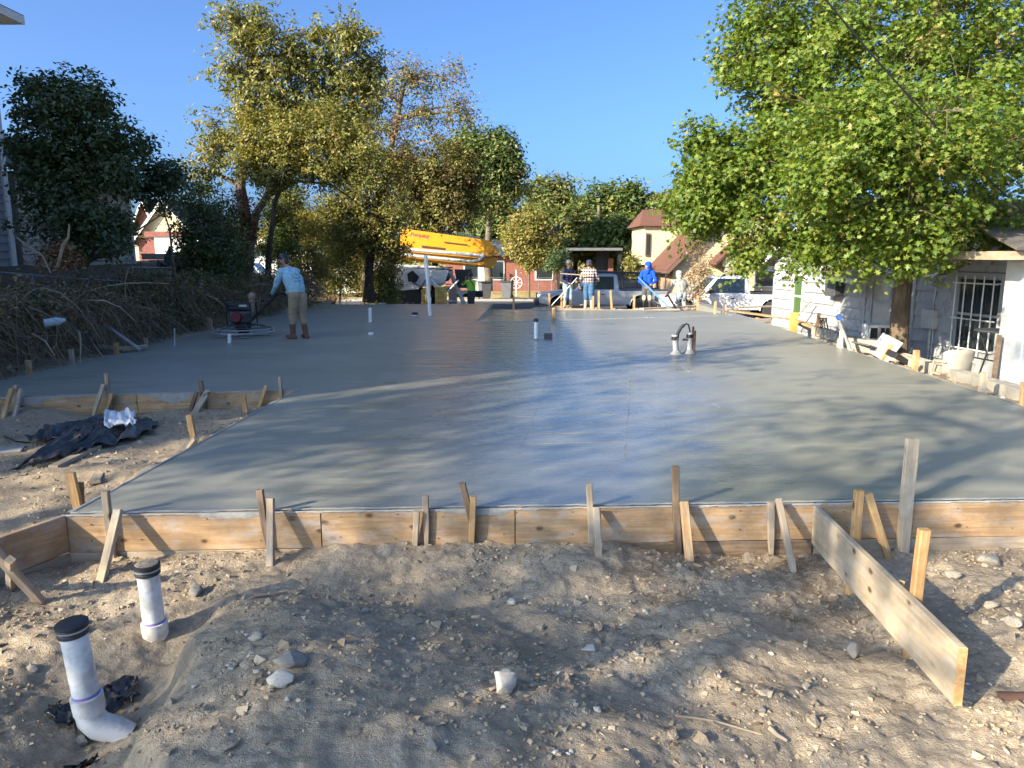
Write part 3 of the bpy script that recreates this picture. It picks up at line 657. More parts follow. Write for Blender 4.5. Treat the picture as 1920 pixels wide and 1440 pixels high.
rock(1430, 1325, 22, 1, M['rock_grey'], 'rough dark stone left of the pale chips at lower right', 103)
rock(1512, 1290, 26, 0.9, M['rock'], 'tan stone just left of the foot of the return board', 107)
rock(60, 1256, 30, .8, M['rock'], 'tan lump on the dirt left of the near capped pipe', 109)
SM = [rock_mesh('rock', 200 + i, M['rock_pale' if i % 2 else 'rock'], 0.7) for i in range(6)]
for k in range(70):
    px = random.uniform(330, 1900); py = random.uniform(1080, 1435) if random.random() < .8 else random.uniform(1110, 1250)
    z0 = -0.33
    for _ in range(3): p = G(px, py, z0); z0 = gz(p.x, p.y)
    if p.y > yb(p.x) - 0.12: continue
    o = link('rock', SM[k % 6]); s_ = random.choice([.009, .011, .012, .014, .018]); o.scale = (s_, s_ * random.uniform(.6, 1), s_ * .8); o.rotation_euler = (0, 0, random.uniform(0, 6)); o.location = (p.x, p.y, z0 + s_ * .3)
    tag(o, 'little pale stone chip loose on the dirt in front of the form boards', 'rock', 'small stone chips on the front dirt')

def gravel(name, n, xr, yr, smin, smax, mats, mask=None, seed=0, power=2.2):
    g = np.random.default_rng(seed)
    tv = []
    for i in range(5):
        a = g.normal(size=(8, 3)); a /= np.linalg.norm(a, axis=1)[:, None]; a *= np.array([1, .85, .65]); 
        bm = bmesh.new(); [bm.verts.new(p) for p in a]; bmesh.ops.convex_hull(bm, input=bm.verts); bm.verts.index_update()
        bmesh.ops.triangulate(bm, faces=bm.faces); bm.verts.ensure_lookup_table(); bm.verts.index_update()
        tv.append((np.array([v.co[:] for v in bm.verts]), np.array([[v.index for v in f.verts] for f in bm.faces]))); bm.free()
    x = g.uniform(*xr, n); y = g.uniform(*yr, n)
    dens = fbm(x * 1.7, y * 1.7, 3, 77) + 0.4 * fbm(x * 6, y * 6, 2, 78); keep = (g.uniform(-0.9, 0.8, n) < dens)
    if mask is not None: keep &= mask(x, y)
    x = x[keep]; y = y[keep]; n = len(x); z = zground(x, y)
    s_ = smin + (smax - smin) * g.uniform(0, 1, n) ** (power * 2)
    an = g.uniform(0, 6.28, n); Vs = []; Fs = []; Ms = []; off = 0
    for k in range(5):
        ii = np.where(np.arange(n) % 5 == k)[0]
        if not len(ii): continue
        bv, bf = tv[k]; c_, s2 = np.cos(an[ii])[:, None], np.sin(an[ii])[:, None]
        px_ = bv[None, :, 0] * c_ - bv[None, :, 1] * s2; py_ = bv[None, :, 0] * s2 + bv[None, :, 1] * c_
        P = np.stack([px_, py_, np.broadcast_to(bv[None, :, 2], px_.shape)], -1) * s_[ii][:, None, None]
        P += np.stack([x[ii], y[ii], z[ii] + s_[ii] * 0.10], -1)[:, None, :]
        Vs.append(P.reshape(-1, 3)); F_ = bf[None] + (np.arange(len(ii)) * len(bv))[:, None, None] + off
        Fs.append(F_.reshape(-1, 3)); Ms.append(np.repeat(g.choice(len(mats), len(ii), p=[.70, .25, .05][:len(mats)] if len(mats) == 3 else None), len(bf))); off += len(ii) * len(bv)
    return link(name, np_mesh(name, np.concatenate(Vs), Fs, mats, Ms))
def islandmat(name, cols, rough=0.95):
    t = NT(name); ge = t.n('NewGeometry'); return t.princ(t.ramp(ge.outputs['Random Per Island'], [(i / (len(cols) - 1), c) for i, c in enumerate(cols)]), rough, t.bump(t.noise(t.coord('Object'), 160, 3), 0.5, 0.004), spec=0.15)
M['clod'] = islandmat('dirt_clods', [(0.27, 0.205, 0.135), (0.36, 0.285, 0.19), (0.45, 0.365, 0.255)])
M['chips'] = islandmat('stone_chips', [(0.36, 0.30, 0.22), (0.46, 0.40, 0.31), (0.60, 0.55, 0.47)])
msk = lambda x, y: y < yb(x) - 0.06
o = gravel('gravel', 52000, (-3.9, 4.6), (2.45, 5.4), 0.003, 0.021, [M['clod'], M['clod'], M['chips']], msk, 3, 1.6); tag(o, 'crumbled dirt and small stones strewn in front of the forms', 'gravel', kind='stuff')
o = gravel('gravel', 9000, (-7.2, -3.0), (5.0, 9.2), 0.006, 0.028, [M['clod'], M['clod'], M['chips']], lambda x, y: (y < 9.4 + (x + 2.79) * .155) & (x < -3.1 + (y - 4.88) * .0487), 4, 1.8); tag(o, 'crumbled dirt and pebbles in the open notch left of the slab', 'gravel', kind='stuff')
o = gravel('gravel', 7000, (-8.3, -7.0), (9.0, 26), 0.01, 0.05, [M['clod'], M['clod'], M['chips']], lambda x, y: x < -7.25 + (y - 8.93) * .0318, 5, 1.6); tag(o, 'loose dirt and rubble along the left edge of the slab', 'gravel', kind='stuff')
o = gravel('gravel', 9000, (5.9, 7.6), (5.6, 28), 0.01, 0.05, [M['clod'], M['chips'], M['chips']], lambda x, y: x > 5.98 + (y - 5.28) * .0488, 6, 1.6); tag(o, 'rubble and stone bits along the right edge of the slab', 'gravel', kind='stuff')
o = gravel('gravel', 9000, (-7, 12), (26.7, 30), 0.015, 0.09, [M['clod'], M['chips'], M['chips']], lambda x, y: y > 26.9, 8, 1.6); tag(o, 'loose dirt and rubble behind the far edge of the slab', 'gravel', kind='stuff')
o = gravel('dirt_clods', 1500, (-3.6, 4.2), (2.45, 5.3), 0.014, 0.046, [M['dirt'], M['clod']], msk, 13, 0.9); o.location.z = -0.004; tag(o, 'lumps of dug soil half sunk in the dirt before the forms', 'soil', kind='stuff')
# nail heads on the form boards and stakes
for x_ in np.arange(-2.9, 5.6, .41):
    mb = MB()
    for dz in (-.05, -.2):
        xn = x_ + random.uniform(-.08, .08); zn = dz + random.uniform(-.02, .02); mb.tube([(xn, yb(xn) - .042, zn), (xn, yb(xn) - .0475, zn)], .0045, 6)
    tag(mb.build('nail_heads', M['rust'], ff, world=True), kind='stuff')
# root mats and dead grass on the front dirt
def strands(name, centers, n, length, r, mat, spread, up=0.5, seed=0, droop=0.6, nseg=4):
    g = np.random.default_rng(seed); C_ = np.asarray(centers)
    k = g.integers(0, len(C_), n); base = C_[k, :3] + g.normal(size=(n, 3)) * np.asarray(spread)
    if C_.shape[1] == 3 and up < 0.9: base[:, 2] = zground(base[:, 0], base[:, 1])
    d = g.normal(size=(n, 3)); d[:, 2] = np.abs(d[:, 2]) * up + up * 0.2; d /= np.linalg.norm(d, axis=1)[:, None]
    L = length * g.uniform(.4, 1.2, n); V = np.zeros((n, nseg + 1, 3, 3)); curl = g.normal(size=(n, 3)) * .5; curl[:, 2] = -droop
    sd = np.cross(d, g.normal(size=(n, 3))); sd /= np.linalg.norm(sd, axis=1)[:, None] + 1e-9; s2 = np.cross(d, sd)
    for i in range(nseg + 1):
        t = i / nseg; p = base + d * (L * t)[:, None] + curl * (L * t * t)[:, None]; rr = r * (1 - .7 * t)
        for j in range(3):
            a = j * 2.094; V[:, i, j] = p + (sd * math.cos(a) + s2 * math.sin(a)) * rr
    f = []
    for i in range(nseg):
        for j in range(3): f.append([i * 3 + j, i * 3 + (j + 1) % 3, (i + 1) * 3 + (j + 1) % 3, (i + 1) * 3 + j])
    F = (np.array(f)[None] + (np.arange(n) * (nseg + 1) * 3)[:, None, None]).reshape(-1, 4)
    return link(name, np_mesh(name, V.reshape(-1, 3), [F], mat))
M['rootmat'] = islandmat('dry_roots', [(0.09, 0.055, 0.032), (0.17, 0.11, 0.065), (0.26, 0.19, 0.12)])
cs = [G(px, py, -.36)[:] for px, py in [(1215, 1065), (1240, 1075), (1345, 1015), (1390, 1025), (1420, 1040), (1470, 1050), (1500, 1075), (1530, 1095), (1560, 1060), (1360, 1060), (1260, 1090), (1590, 1130), (1480, 1165), (1240, 1135), (1160, 1090)]]
o = strands('root_mat', cs, 3000, 0.07, 0.0014, M['rootmat'], (0.12, 0.10, 0.0), 0.45, 5, 0.35); tag(o, 'brown mat of torn grass roots in front of the forms', 'roots', kind='stuff')
cs = [G(random.uniform(60, 1900), random.uniform(1090, 1430), -.33)[:] for _ in range(80)]
o = strands('dry_straw', cs, 420, 0.10, 0.0012, M['rootmat'], (0.25, 0.2, 0.0), 0.12, 6, 0.05); tag(o, 'scattered dry straw and rootlets on the dirt', 'straw', kind='stuff')
def stick(px0, py0, px1, py1, r, label, mat='twig', z0=None):
    a = G(px0, py0, -.33); a.z = gz(a.x, a.y) + r; b = G(px1, py1, -.33); b.z = gz(b.x, b.y) + r
    m = a.lerp(b, .5) + Vector((random.uniform(-.02, .02), random.uniform(-.02, .02), 0)); m.z = max(m.z, gz(m.x, m.y) + r * .6)
    mb = MB(); mb.tube([a, a.lerp(m, .5) + Vector((0, .004, 0)), m, b], [r, r * .95, r * .85, r * .6], 7); o = mb.build('stick', M[mat], smooth=True); return tag(o, label, 'stick')
stick(400, 1168, 540, 1125, .012, 'curved grey stick on the mound right of the far capped pipe', 'twig_pale')
stick(1265, 1370, 1430, 1390, .006, 'thin crooked root lying at the bottom right of the dirt', 'twig_pale')
stick(1440, 1383, 1475, 1396, .012, 'short stub of broken wood at the bottom right', 'twig_pale')
stick(900, 1420, 1000, 1398, .004, 'thin twig at the bottom edge below the limestone chunk')
stick(40, 1128, 130, 1135, .005, 'thin wiry root at the foot of the slanting left brace')
# iron pipe end lying at right edge
mb = MB(); a = G(1868, 1318, -.37); b = G(1990, 1322, -.37); mb.tube([a + Vector((0, 0, .03)), b + Vector((0, 0, .03))], 0.028, 12)
tag(mb.build('iron_pipe', M['rust'], smooth=True), 'rusty pipe end lying on the dirt at the right edge', 'pipe')
mb = MB(); p = G(1808, 1075, -.45); mb.tube([p + Vector((0, 0, -.1)), p + Vector((0, 0, .09))], [.016, .014], 7); tag(mb.build('wooden_peg', M['pale_plank'], smooth=True), 'small round peg standing before the lower form board on the right', 'peg')

# ---------------------------------------------------------------- capped sewer pipes
def sewer(px_t, py_t, px_b, py_b, zb, label, elbow=True):
    b = G(px_b, py_b, zb); Zc = (b.y * _c + (CAM_H - zb) * _s)
    t_ = W(px_t, py_t, b.y - 0.02); d = (t_ - b).normalized(); r = 0.0585
    root = thing('sewer_pipe', label, 'pipe', tuple(b))
    q = d.to_track_quat('Z', 'X').to_matrix(); L = (t_ - b).length
    mb = MB(); mb.lathe([(r, -.02), (r, L - .03)], b, 28, M=q); mb.build('pipe', M['pvc'], root, True, True)
    mb = MB(); mb.lathe([(r + .001, 0), (r + .001, .016)], b + d * .055, 28, M=q); mb.build('primer_band', M['purple'], root, True, True)
    mb = MB(); mb.lathe([(r * .98, -.03), (r + .011, -.028), (r + .012, .055), (r + .001, .057)], b, 28, M=q); mb.build('collar', M['pvc'], root, True, True)
    if elbow:
        pts = [b + Vector((0, 0, -.01)) - d * .02, b - d * .07, b - d * .10 + Vector((.03, .0, -.01)), b - d * .115 + Vector((.085, .02, -.03)), b - d * .13 + Vector((.14, .03, -.06))]
        mb = MB(); mb.tube(pts, r + .006, 20); mb.build('elbow', M['pvc'], root, True, True)
    else:
        mb = MB(); mb.lathe([(r + .006, -.14), (r + .006, 0)], b, 24, M=q); mb.build('elbow', M['pvc'], root, True, True)
    cap = MB(); cap.lathe([(r + .001, -.05), (r + .008, -.05), (r + .009, -.035), (r + .006, -.03), (r + .010, -.026), (r + .011, -.012), (r + .008, -.008), (r + .012, -.004), (r + .012, .006), (r + .004, .011), (.01, .012)], t_, 32, M=q); c = cap.build('rubber_cap', M['black_rubber'], root, True, True)
    cl = MB(); cl.lathe([(r + .0108, -.024), (r + .0118, -.02), (r + .0108, -.016)], t_, 32, M=q); s2 = q @ Vector((1, 0, 0)); cl.box(t_ + s2 * (r + .016) - d * .02, (.016, .014, .012)); cl.build('band_clamp', M['steel'], c, True, True)
    if not elbow:
        mb = MB(); mb.lathe([(r + .003, .0125), (r * .7, .017), (.01, .019)], t_, 24, M=q); mb.build('dirt_on_cap', M['dirt'], c, True, True)
sewer(134, 1170, 166, 1322, -.34, 'near white capped pipe rising from an elbow in the trench at lower left')
sewer(275, 1060, 291, 1182, -.36, 'far white capped pipe with dirt on its black cap', False)
# black plastic scraps in the trench
M['poly'] = NT('black_poly').princ((0.012, 0.012, 0.014), 0.28, spec=0.6)
M['poly_dusty'] = plain('dusty_black_poly', (0.03, 0.03, 0.034), 0.35, var=0.5, scale=7, dirt=((0.22, 0.18, 0.14), 0.6), bump=0.6, bscale=22)
def sheet(name, label, cat, corners, mat, amp, seed, nx=44, ny=20, lift=0.01, fold=3.0, parent=None):
    P = [Vector(c) for c in corners]; V = []; 
    for j in range(ny + 1):
        for i in range(nx + 1):
            u, v_ = i / nx, j / ny
            edge = 0.10 * float(vnoise(u * 3 + seed, v_ * 3, seed)); uu = u + edge * .5; vv = v_ + edge
            p = (P[0] * (1 - uu) + P[1] * uu) * (1 - vv) + (P[3] * (1 - uu) + P[2] * uu) * vv
            h = abs(float(fbm(u * fold * 2.2 + seed, v_ * fold * .9, 3, seed))) * amp * (math.sin(math.pi * min(1, max(0, v_))) * .8 + .2) + amp * .5 * abs(math.sin(v_ * 9 + 3 * float(vnoise(u * 4, v_, seed + 3))))
            V.append((p.x + .025 * float(vnoise(u * 5, v_ * 5, seed + 9)), p.y + .025 * float(vnoise(u * 5 + 5, v_ * 5, seed + 7)), lift + h))
    A_ = np.array(V); A_[:, 2] += zground(A_[:, 0], A_[:, 1]); V = A_.tolist()
    F = [(j * (nx + 1) + i, j * (nx + 1) + i + 1, (j + 1) * (nx + 1) + i + 1, (j + 1) * (nx + 1) + i) for j in range(ny) for i in range(nx)]
    mb = MB(); mb.add(V, F); o = mb.build(name, mat, parent, smooth=False, fix=False)
    sl = o.modifiers.new('thick', 'SOLIDIFY'); sl.thickness = 0.003
    o.data.polygons.foreach_set('use_smooth', [True] * len(o.data.polygons))
    if label: tag(o, label, cat)
    return o
zz = -.2
sheet('plastic_sheet', 'crumpled black plastic sheet lying in the dirt notch', 'plastic sheet', [G(20, 882, zz), G(125, 868, zz), G(300, 818, zz), G(240, 772, zz)], M['poly_dusty'], .10, 3, 60, 26)
sheet('plastic_sheet', 'smaller black plastic strip trailing behind the white bag', 'plastic sheet', [G(52, 835, zz), G(170, 838, zz), G(245, 790, zz), G(90, 815, zz)], M['poly_dusty'], .12, 8, 40, 16)
o = sheet('plastic_bag', 'crumpled white plastic bag on the black sheet', 'bag', [G(202, 832, zz), G(262, 830, zz), G(250, 800, zz), G(196, 798, zz)], plain('white_plastic', (0.78, 0.78, 0.79), 0.35, var=0.05), .10, 12, 22, 12, .13, 1.6)
sheet('plastic_scrap', 'torn black plastic scrap half buried behind the near capped pipe', 'plastic scrap', [G(185, 1320, -.4), G(255, 1290, -.4), G(262, 1250, -.38), G(190, 1275, -.4)], M['poly'], .03, 15, 24, 12, fold=1.0)
sheet('plastic_scrap', 'black plastic scrap left of the near pipe elbow', 'plastic scrap', [G(95, 1345, -.4), G(140, 1350, -.4), G(145, 1310, -.4), G(92, 1322, -.4)], M['poly'], .03, 19, 18, 10, fold=1.0)
sheet('plastic_scrap', 'black plastic strip in the trench at the bottom edge', 'plastic scrap', [G(110, 1436, -.4), G(150, 1440, -.4), G(180, 1400, -.4), G(165, 1398, -.4)], M['poly'], .03, 22, 18, 8)
mb = MB(); mb.tube([G(8, 818, -.17), G(30, 828, -.14), G(58, 830, -.18)], .008, 6); tag(mb.build('wire', M['black_rubber']), 'short black wire beside the plastic sheet in the notch', 'wire')
plank('lumber_strip', G(100, 876, -.17), G(182, 838, -.15), .09, .04, M['grey_wood']); tag(bpy.data.objects['lumber_strip'], 'narrow board strip lying against the black plastic sheet', 'lumber')
plank('lumber_offcut', G(178, 903, -.19), G(192, 872, -.19), .09, .03, M['grey_wood']); tag(bpy.data.objects['lumber_offcut'], 'pointed grey stake offcut lying flat in the notch', 'lumber')
mb = MB(); q = G(12, 845, -.2); mb.box((q.x, q.y, gz(q.x, q.y) + .02), (.3, .22, .03), .4); tag(mb.build('concrete_chunk', M['cement_dry'], bevel=.01), 'flat pale slab fragment at the left edge of the notch', 'rubble')
# ---------------------------------------------------------------- trees and plants
OAK = np.array([(0, 0), (.12, .16), (.40, .22), (.15, .42), (.46, .60), (.15, .68), (0, 1.0), (-.15, .68), (-.46, .60), (-.15, .42), (-.40, .22), (-.12, .16)])
OVAL = np.array([(0, 0), (.24, .3), (.2, .68), (0, 1), (-.2, .68), (-.24, .3)])
LANCE = np.array([(0, 0), (.13, .35), (0, 1), (-.13, .35)])
def leaf_verts(P, size, tmpl, g, upb=0.5, outc=None, flat=0.0, hang=0.0):
    n = len(P); nr = g.normal(size=(n, 3)); nr[:, 2] = np.abs(nr[:, 2]) + upb
    if outc is not None:
        o_ = P - outc; o_ /= np.linalg.norm(o_, axis=1)[:, None] + 1e-9; nr += o_ * 0.7
    nr /= np.linalg.norm(nr, axis=1)[:, None]
    d = g.normal(size=(n, 3)); d[:, 2] -= hang; d -= nr * np.sum(d * nr, 1)[:, None]; d /= np.linalg.norm(d, axis=1)[:, None] + 1e-9
    s_ = np.cross(nr, d); s = (size * g.uniform(.65, 1.25, n))[:, None, None]
    bend = (np.abs(tmpl[:, 0]) * 0.25)[None, :, None] * nr[:, None, :]
    return P[:, None, :] + (s_[:, None, :] * tmpl[None, :, 0, None] + d[:, None, :] * tmpl[None, :, 1, None] + bend) * s
def leaf_obj(name, V, mats, mi, parent):
    n, k, _ = V.shape; F = np.arange(n * k).reshape(n, k)
    return link(name, np_mesh(name, V.reshape(-1, 3), [F], mats, [mi]), parent)
def E(px, py, rx, ry, Y, dr=None, wt=None):
    c = W(px, py, Y); k = Y / 1400
    return (c.x, c.y, c.z, rx * k, (dr if dr else max(rx, ry) * k * .9), ry * k, wt if wt is not None else rx * ry)
def bez(a, b, c, n):
    return [a.lerp(b, t).lerp(b.lerp(c, t), t) for t in [i / n for i in range(n + 1)]]
def tree(name, label, trunk, tr, ells, n_clump, lpc, lsize, cr, mats, probs, tmpl, bk, seed, cat='tree', group=None, surf=0.45, upb=0.5, limb_r=0.35, twig_r=0.02, bare=0.0, dead=None, hang=0.0, extra=None, flatc=0.7, twig_n=4, spray=0.0):
    g = np.random.default_rng(seed); rr = random.Random(seed)
    base = Vector(trunk[0]); root = thing(name, label, cat, tuple(base), group=group)
    trunk = [Vector(p) for p in trunk]; tp = []
    for a, b in zip(trunk[:-1], trunk[1:]):
        n = max(1, int((b - a).length / 0.5)); tp += [a.lerp(b, i / n) + Vector((rr.uniform(-1, 1), rr.uniform(-1, 1), 0)) * tr * .12 * (i > 0) for i in range(n)]
    tp.append(trunk[-1]); n = len(tp)
    rad = [tr * (1.25 if i == 0 else 1.0) * (1 - .6 * i / max(1, n - 1)) for i in range(n)]
    mb = MB(); mb.tube(tp, rad, 12); mb.build('trunk', bk, root, True, True)
    nodes = [(p, r_) for p, r_ in zip(tp[max(1, n // 3):], rad[max(1, n // 3):])]
    lm = MB()
    A = np.array([e[:6] for e in ells]); wt = np.array([e[6] for e in ells], float); wt /= wt.sum()
    for e in ells:
        c = Vector(e[:3]); best = min(nodes[:max(2, n)], key=lambda q: (q[0] - c).length + max(0, q[0].z - c.z + .3) * 1.2)
        p0, r0 = best; mid = p0.lerp(c, .5) + Vector((0, 0, .12 * (c - p0).length)) + Vector((rr.uniform(-1, 1), rr.uniform(-1, 1), 0)) * .06 * (c - p0).length
        pts = bez(p0, mid, c, 7); r1 = min(r0 * .7, tr * limb_r + .01)
        rs = [r1 * (1 - .75 * i / 7) for i in range(8)]; lm.tube(pts, rs, 7); nodes += list(zip(pts[2:], rs[2:]))
        for _ in range(3):
            q = pts[rr.randint(3, 7)]; dv = Vector((rr.uniform(-1, 1) * e[3], rr.uniform(-1, 1) * e[4], rr.uniform(-.4, 1) * e[5])) * .7
            p2 = bez(q, q + dv * .5 + Vector((0, 0, .1 * dv.length)), q + dv, 5); rs = [max(.006, r1 * .4 * (1 - .7 * i / 5)) for i in range(6)]; lm.tube(p2, rs, 5); nodes += list(zip(p2[1:], rs[1:]))
    k = g.choice(len(ells), n_clump, p=wt); d = g.normal(size=(n_clump, 3)); d /= np.linalg.norm(d, axis=1)[:, None]
    rad_ = g.uniform(0, 1, n_clump) ** surf
    Cc = A[k, :3] + d * rad_[:, None] * A[k, 3:6]
    NP = np.array([q[0][:] for q in nodes]); NR = np.array([q[1] for q in nodes])
    tw = MB()
    for i in range(n_clump):
        dd = np.linalg.norm(NP - Cc[i], axis=1) + np.maximum(0, NP[:, 2] - Cc[i, 2]) * .5; j = int(np.argmin(dd)); a = Vector(NP[j]); b = Vector(Cc[i])
        m = a.lerp(b, .5) + Vector((0, 0, .08 * (b - a).length)); r0 = min(twig_r, NR[j] * .8)
        tw.tube([a, m, b], [r0, r0 * .6, r0 * .25], 4, caps=False)
        if bare and rr.random() < bare:
            for _ in range(twig_n):
                e2 = b + Vector((rr.gauss(0, 1), rr.gauss(0, 1), rr.gauss(.3, .8))) * cr * .9; tw.tube([m.lerp(b, rr.random()), b.lerp(e2, .5), e2], [r0 * .5, r0 * .3, r0 * .12], 3, caps=False)
    if extra: 
        for pts, r0, r1 in extra: lm.tube(pts, [r0 + (r1 - r0) * i / (len(pts) - 1) for i in range(len(pts))], 7)
    lm.build('limbs', bk, root, True, True, fix=False); tag(tw.build('twigs', bk, root, True, True, fix=False), kind='stuff')
    nl = max(1, int(n_clump * lpc)); ci = np.repeat(np.arange(n_clump), int(max(1, lpc))); 
    if bare: ci = ci[g.uniform(size=n_clump)[ci] > bare]
    P = Cc[ci] + g.normal(size=(len(ci), 3)) * cr * np.array([1, 1, flatc])
    if spray:
        ax = (Cc - A[k, :3]) / A[k, 3:6]; ax /= np.linalg.norm(ax, axis=1)[:, None] + 1e-6; ax = ax * .8 + g.normal(size=ax.shape) * .55; ax[:, 2] += .25; ax /= np.linalg.norm(ax, axis=1)[:, None]
        ax *= g.uniform(.5, 1.3, n_clump)[:, None]; u = g.uniform(-1, 1, len(ci)); P = P + ax[ci] * (u * spray)[:, None] - np.array([0, 0, .25]) * ((u ** 2) * spray)[:, None] - (P - Cc[ci]) * (.45 * np.clip(u, 0, 1))[:, None]
    size = np.full(len(ci), lsize)
    V = leaf_verts(P, size, tmpl, g, upb, A[k[ci], :3], hang=hang) - np.array(base)
    mi = g.choice(len(mats), n_clump, p=probs)[ci]
    sw = g.uniform(size=len(ci)) < .25; mi[sw] = g.choice(len(mats), sw.sum(), p=probs)
    leaf_obj('crown', V, mats, mi, root)
    return root

# the pin oak on the right
oy = 13.5; ob = W(1683, 645, oy); ob.z = -.5
ob_ = [(ob.x, oy, -.6), (ob.x + .0, oy, .6), (ob.x + .03, oy, 1.7), (ob.x + .1, oy + .1, 3.2), (ob.x + .15, oy, 5.5), (ob.x + .1, oy, 8.0)]
OE = [E(1500, 90, 150, 120, 13.3, 1.6), E(1640, 60, 190, 140, 13.6, 2.4), E(1440, 200, 75, 110, 13, 1.0), E(1830, 90, 170, 140, 13.6, 2.2), E(1560, 260, 150, 120, 12.6, 1.6), E(1710, 240, 170, 130, 12.4, 1.9),
      E(1880, 260, 110, 120, 12.4, 1.6), E(1400, 330, 105, 80, 13, .9, 16000), E(1318, 262, 48, 40, 13, .5, 5200), E(1306, 360, 46, 48, 13, .5, 6000), E(1335, 398, 85, 50, 13, .7, 9500), E(1350, 300, 50, 50, 13, .6, 5500), E(1460, 420, 100, 62, 12.6, .9), E(1580, 430, 120, 75, 12.2, 1.2),
      E(1720, 430, 130, 80, 11.9, 1.3), E(1850, 400, 90, 55, 12.2, .9), E(1400, 478, 34, 34, 12.6, .4, 2600), E(1600, 478, 90, 32, 12.2, .7), E(1720, 484, 80, 26, 12, .6), E(1780, 440, 70, 45, 11.6, .6), E(1520, 470, 50, 45, 12.4, .5), E(1640, -160, 220, 150, 14, 2.6), E(1900, -100, 180, 150, 14, 2.4),
      E(2020, 150, 120, 200, 13.8, 1.8), E(1385, 110, 40, 60, 13.2, .6, 3500), E(1420, 30, 60, 60, 13.2, .8, 4500), E(1640, 260, 150, 105, 10.8, 1.1), E(1790, 290, 130, 85, 10.6, 1.1), E(1550, 330, 110, 70, 11.0, .9), E(1700, 395, 120, 50, 10.9, .8)]
oak = tree('pin_oak', 'large bright green lobed-leaf tree beside the white siding house on the right', ob_, .17, [(e[0], e[1], e[2], e[3] * .95, e[4] * .95, e[5] * .93, e[6]) for e in OE], 2000, 56, .094, .12, [M['lf_oak'], M['lf_yellow']], [.97, .03], OAK, M['bark_oak'], 11, limb_r=.38, twig_r=.016, surf=.42, spray=.36)

# dark privet at the left in front of the grey house
py_ = 15.6; b = W(150, 500, py_)
tree('privet_tree', 'dark glossy multi-stemmed tree in front of the grey siding house on the left', [(b.x, py_, 1.1), (b.x + .1, py_, 1.8), (b.x + .05, py_, 3.0), (b.x - .1, py_, 4.2)], .09,
     [E(120, 200, 90, 65, py_, .9), E(150, 300, 100, 85, py_, 1.1), E(85, 300, 55, 75, py_, .8), E(215, 290, 45, 75, py_, .6), E(140, 400, 95, 75, py_ - .3, 1.0), E(190, 440, 70, 50, py_ - .3, .7), E(175, 190, 30, 35, py_, .4), E(80, 170, 40, 30, py_, .4), E(38, 268, 28, 32, py_, .4)],
     720, 36, .105, .10, [M['lf_dark'], M['lf_green']], [.92, .08], OVAL, M['bark'], 21, limb_r=.45, twig_r=.014, surf=.5, spray=.28,
     extra=[([W(150, 500, py_), W(130, 420, py_ - .2), W(100, 330, py_ - .3)], .05, .02), ([W(160, 500, py_), W(200, 430, py_ - .3), W(245, 350, py_ - .2)], .045, .012), ([W(155, 500, py_), W(230, 450, py_ - .4), W(330, 385, py_ - .3)], .03, .01)])
py_ = 17.0; b = W(325, 480, py_)
tree('privet_sapling', 'small dark sapling with a bare leaning stem right of the dark tree', [(b.x, py_, 1.1), W(318, 430, py_), W(300, 375, py_)], .035,
     [E(290, 330, 45, 38, py_, .5), E(262, 350, 28, 26, py_, .4), E(325, 340, 26, 34, py_, .35), E(275, 268, 14, 26, py_, .2, 500), E(300, 380, 30, 16, py_, .3, 400)], 110, 34, .10, .13, [M['lf_dark'], M['lf_green']], [.9, .1], OVAL, M['bark'], 22, twig_r=.009, limb_r=.5)
# dark green bush and red creeper around the leaning trunk
py_ = 20.5; b = W(395, 540, py_)
tree('evergreen_bush', 'dense dark green bush hanging over the bank behind the power trowel', [(b.x, py_, .7), (b.x, py_, 1.6), (b.x, py_, 2.4)], .08,
     [E(395, 400, 55, 60, py_, .9), E(400, 470, 65, 60, py_ - .3, .9), E(365, 440, 40, 70, py_ - .3, .7), E(360, 370, 26, 30, py_, .5), E(390, 510, 50, 40, py_ - .6, .6), E(430, 480, 40, 50, py_, .6)], 330, 46, .085, .15, [M['lf_dark'], M['lf_green'], M['lf_olive']], [.62, .30, .08], OVAL, M['bark_dark'], 23, cat='bush', twig_r=.012)
py_ = 22.5
tree('red_creeper', 'dark red creeper climbing the leaning trunk in the left trees', [W(450, 560, py_), W(448, 480, py_), W(450, 400, py_)], .03,
     [E(448, 395, 34, 34, py_, .5), E(440, 445, 30, 36, py_, .45), E(465, 420, 26, 30, py_, .4), E(445, 495, 22, 36, py_, .4), E(425, 420, 20, 24, py_, .4)], 130, 40, .075, .14, [M['lf_red'], M['lf_brown']], [.85, .15], OVAL, M['bark_dark'], 24, cat='creeper', twig_r=.008)
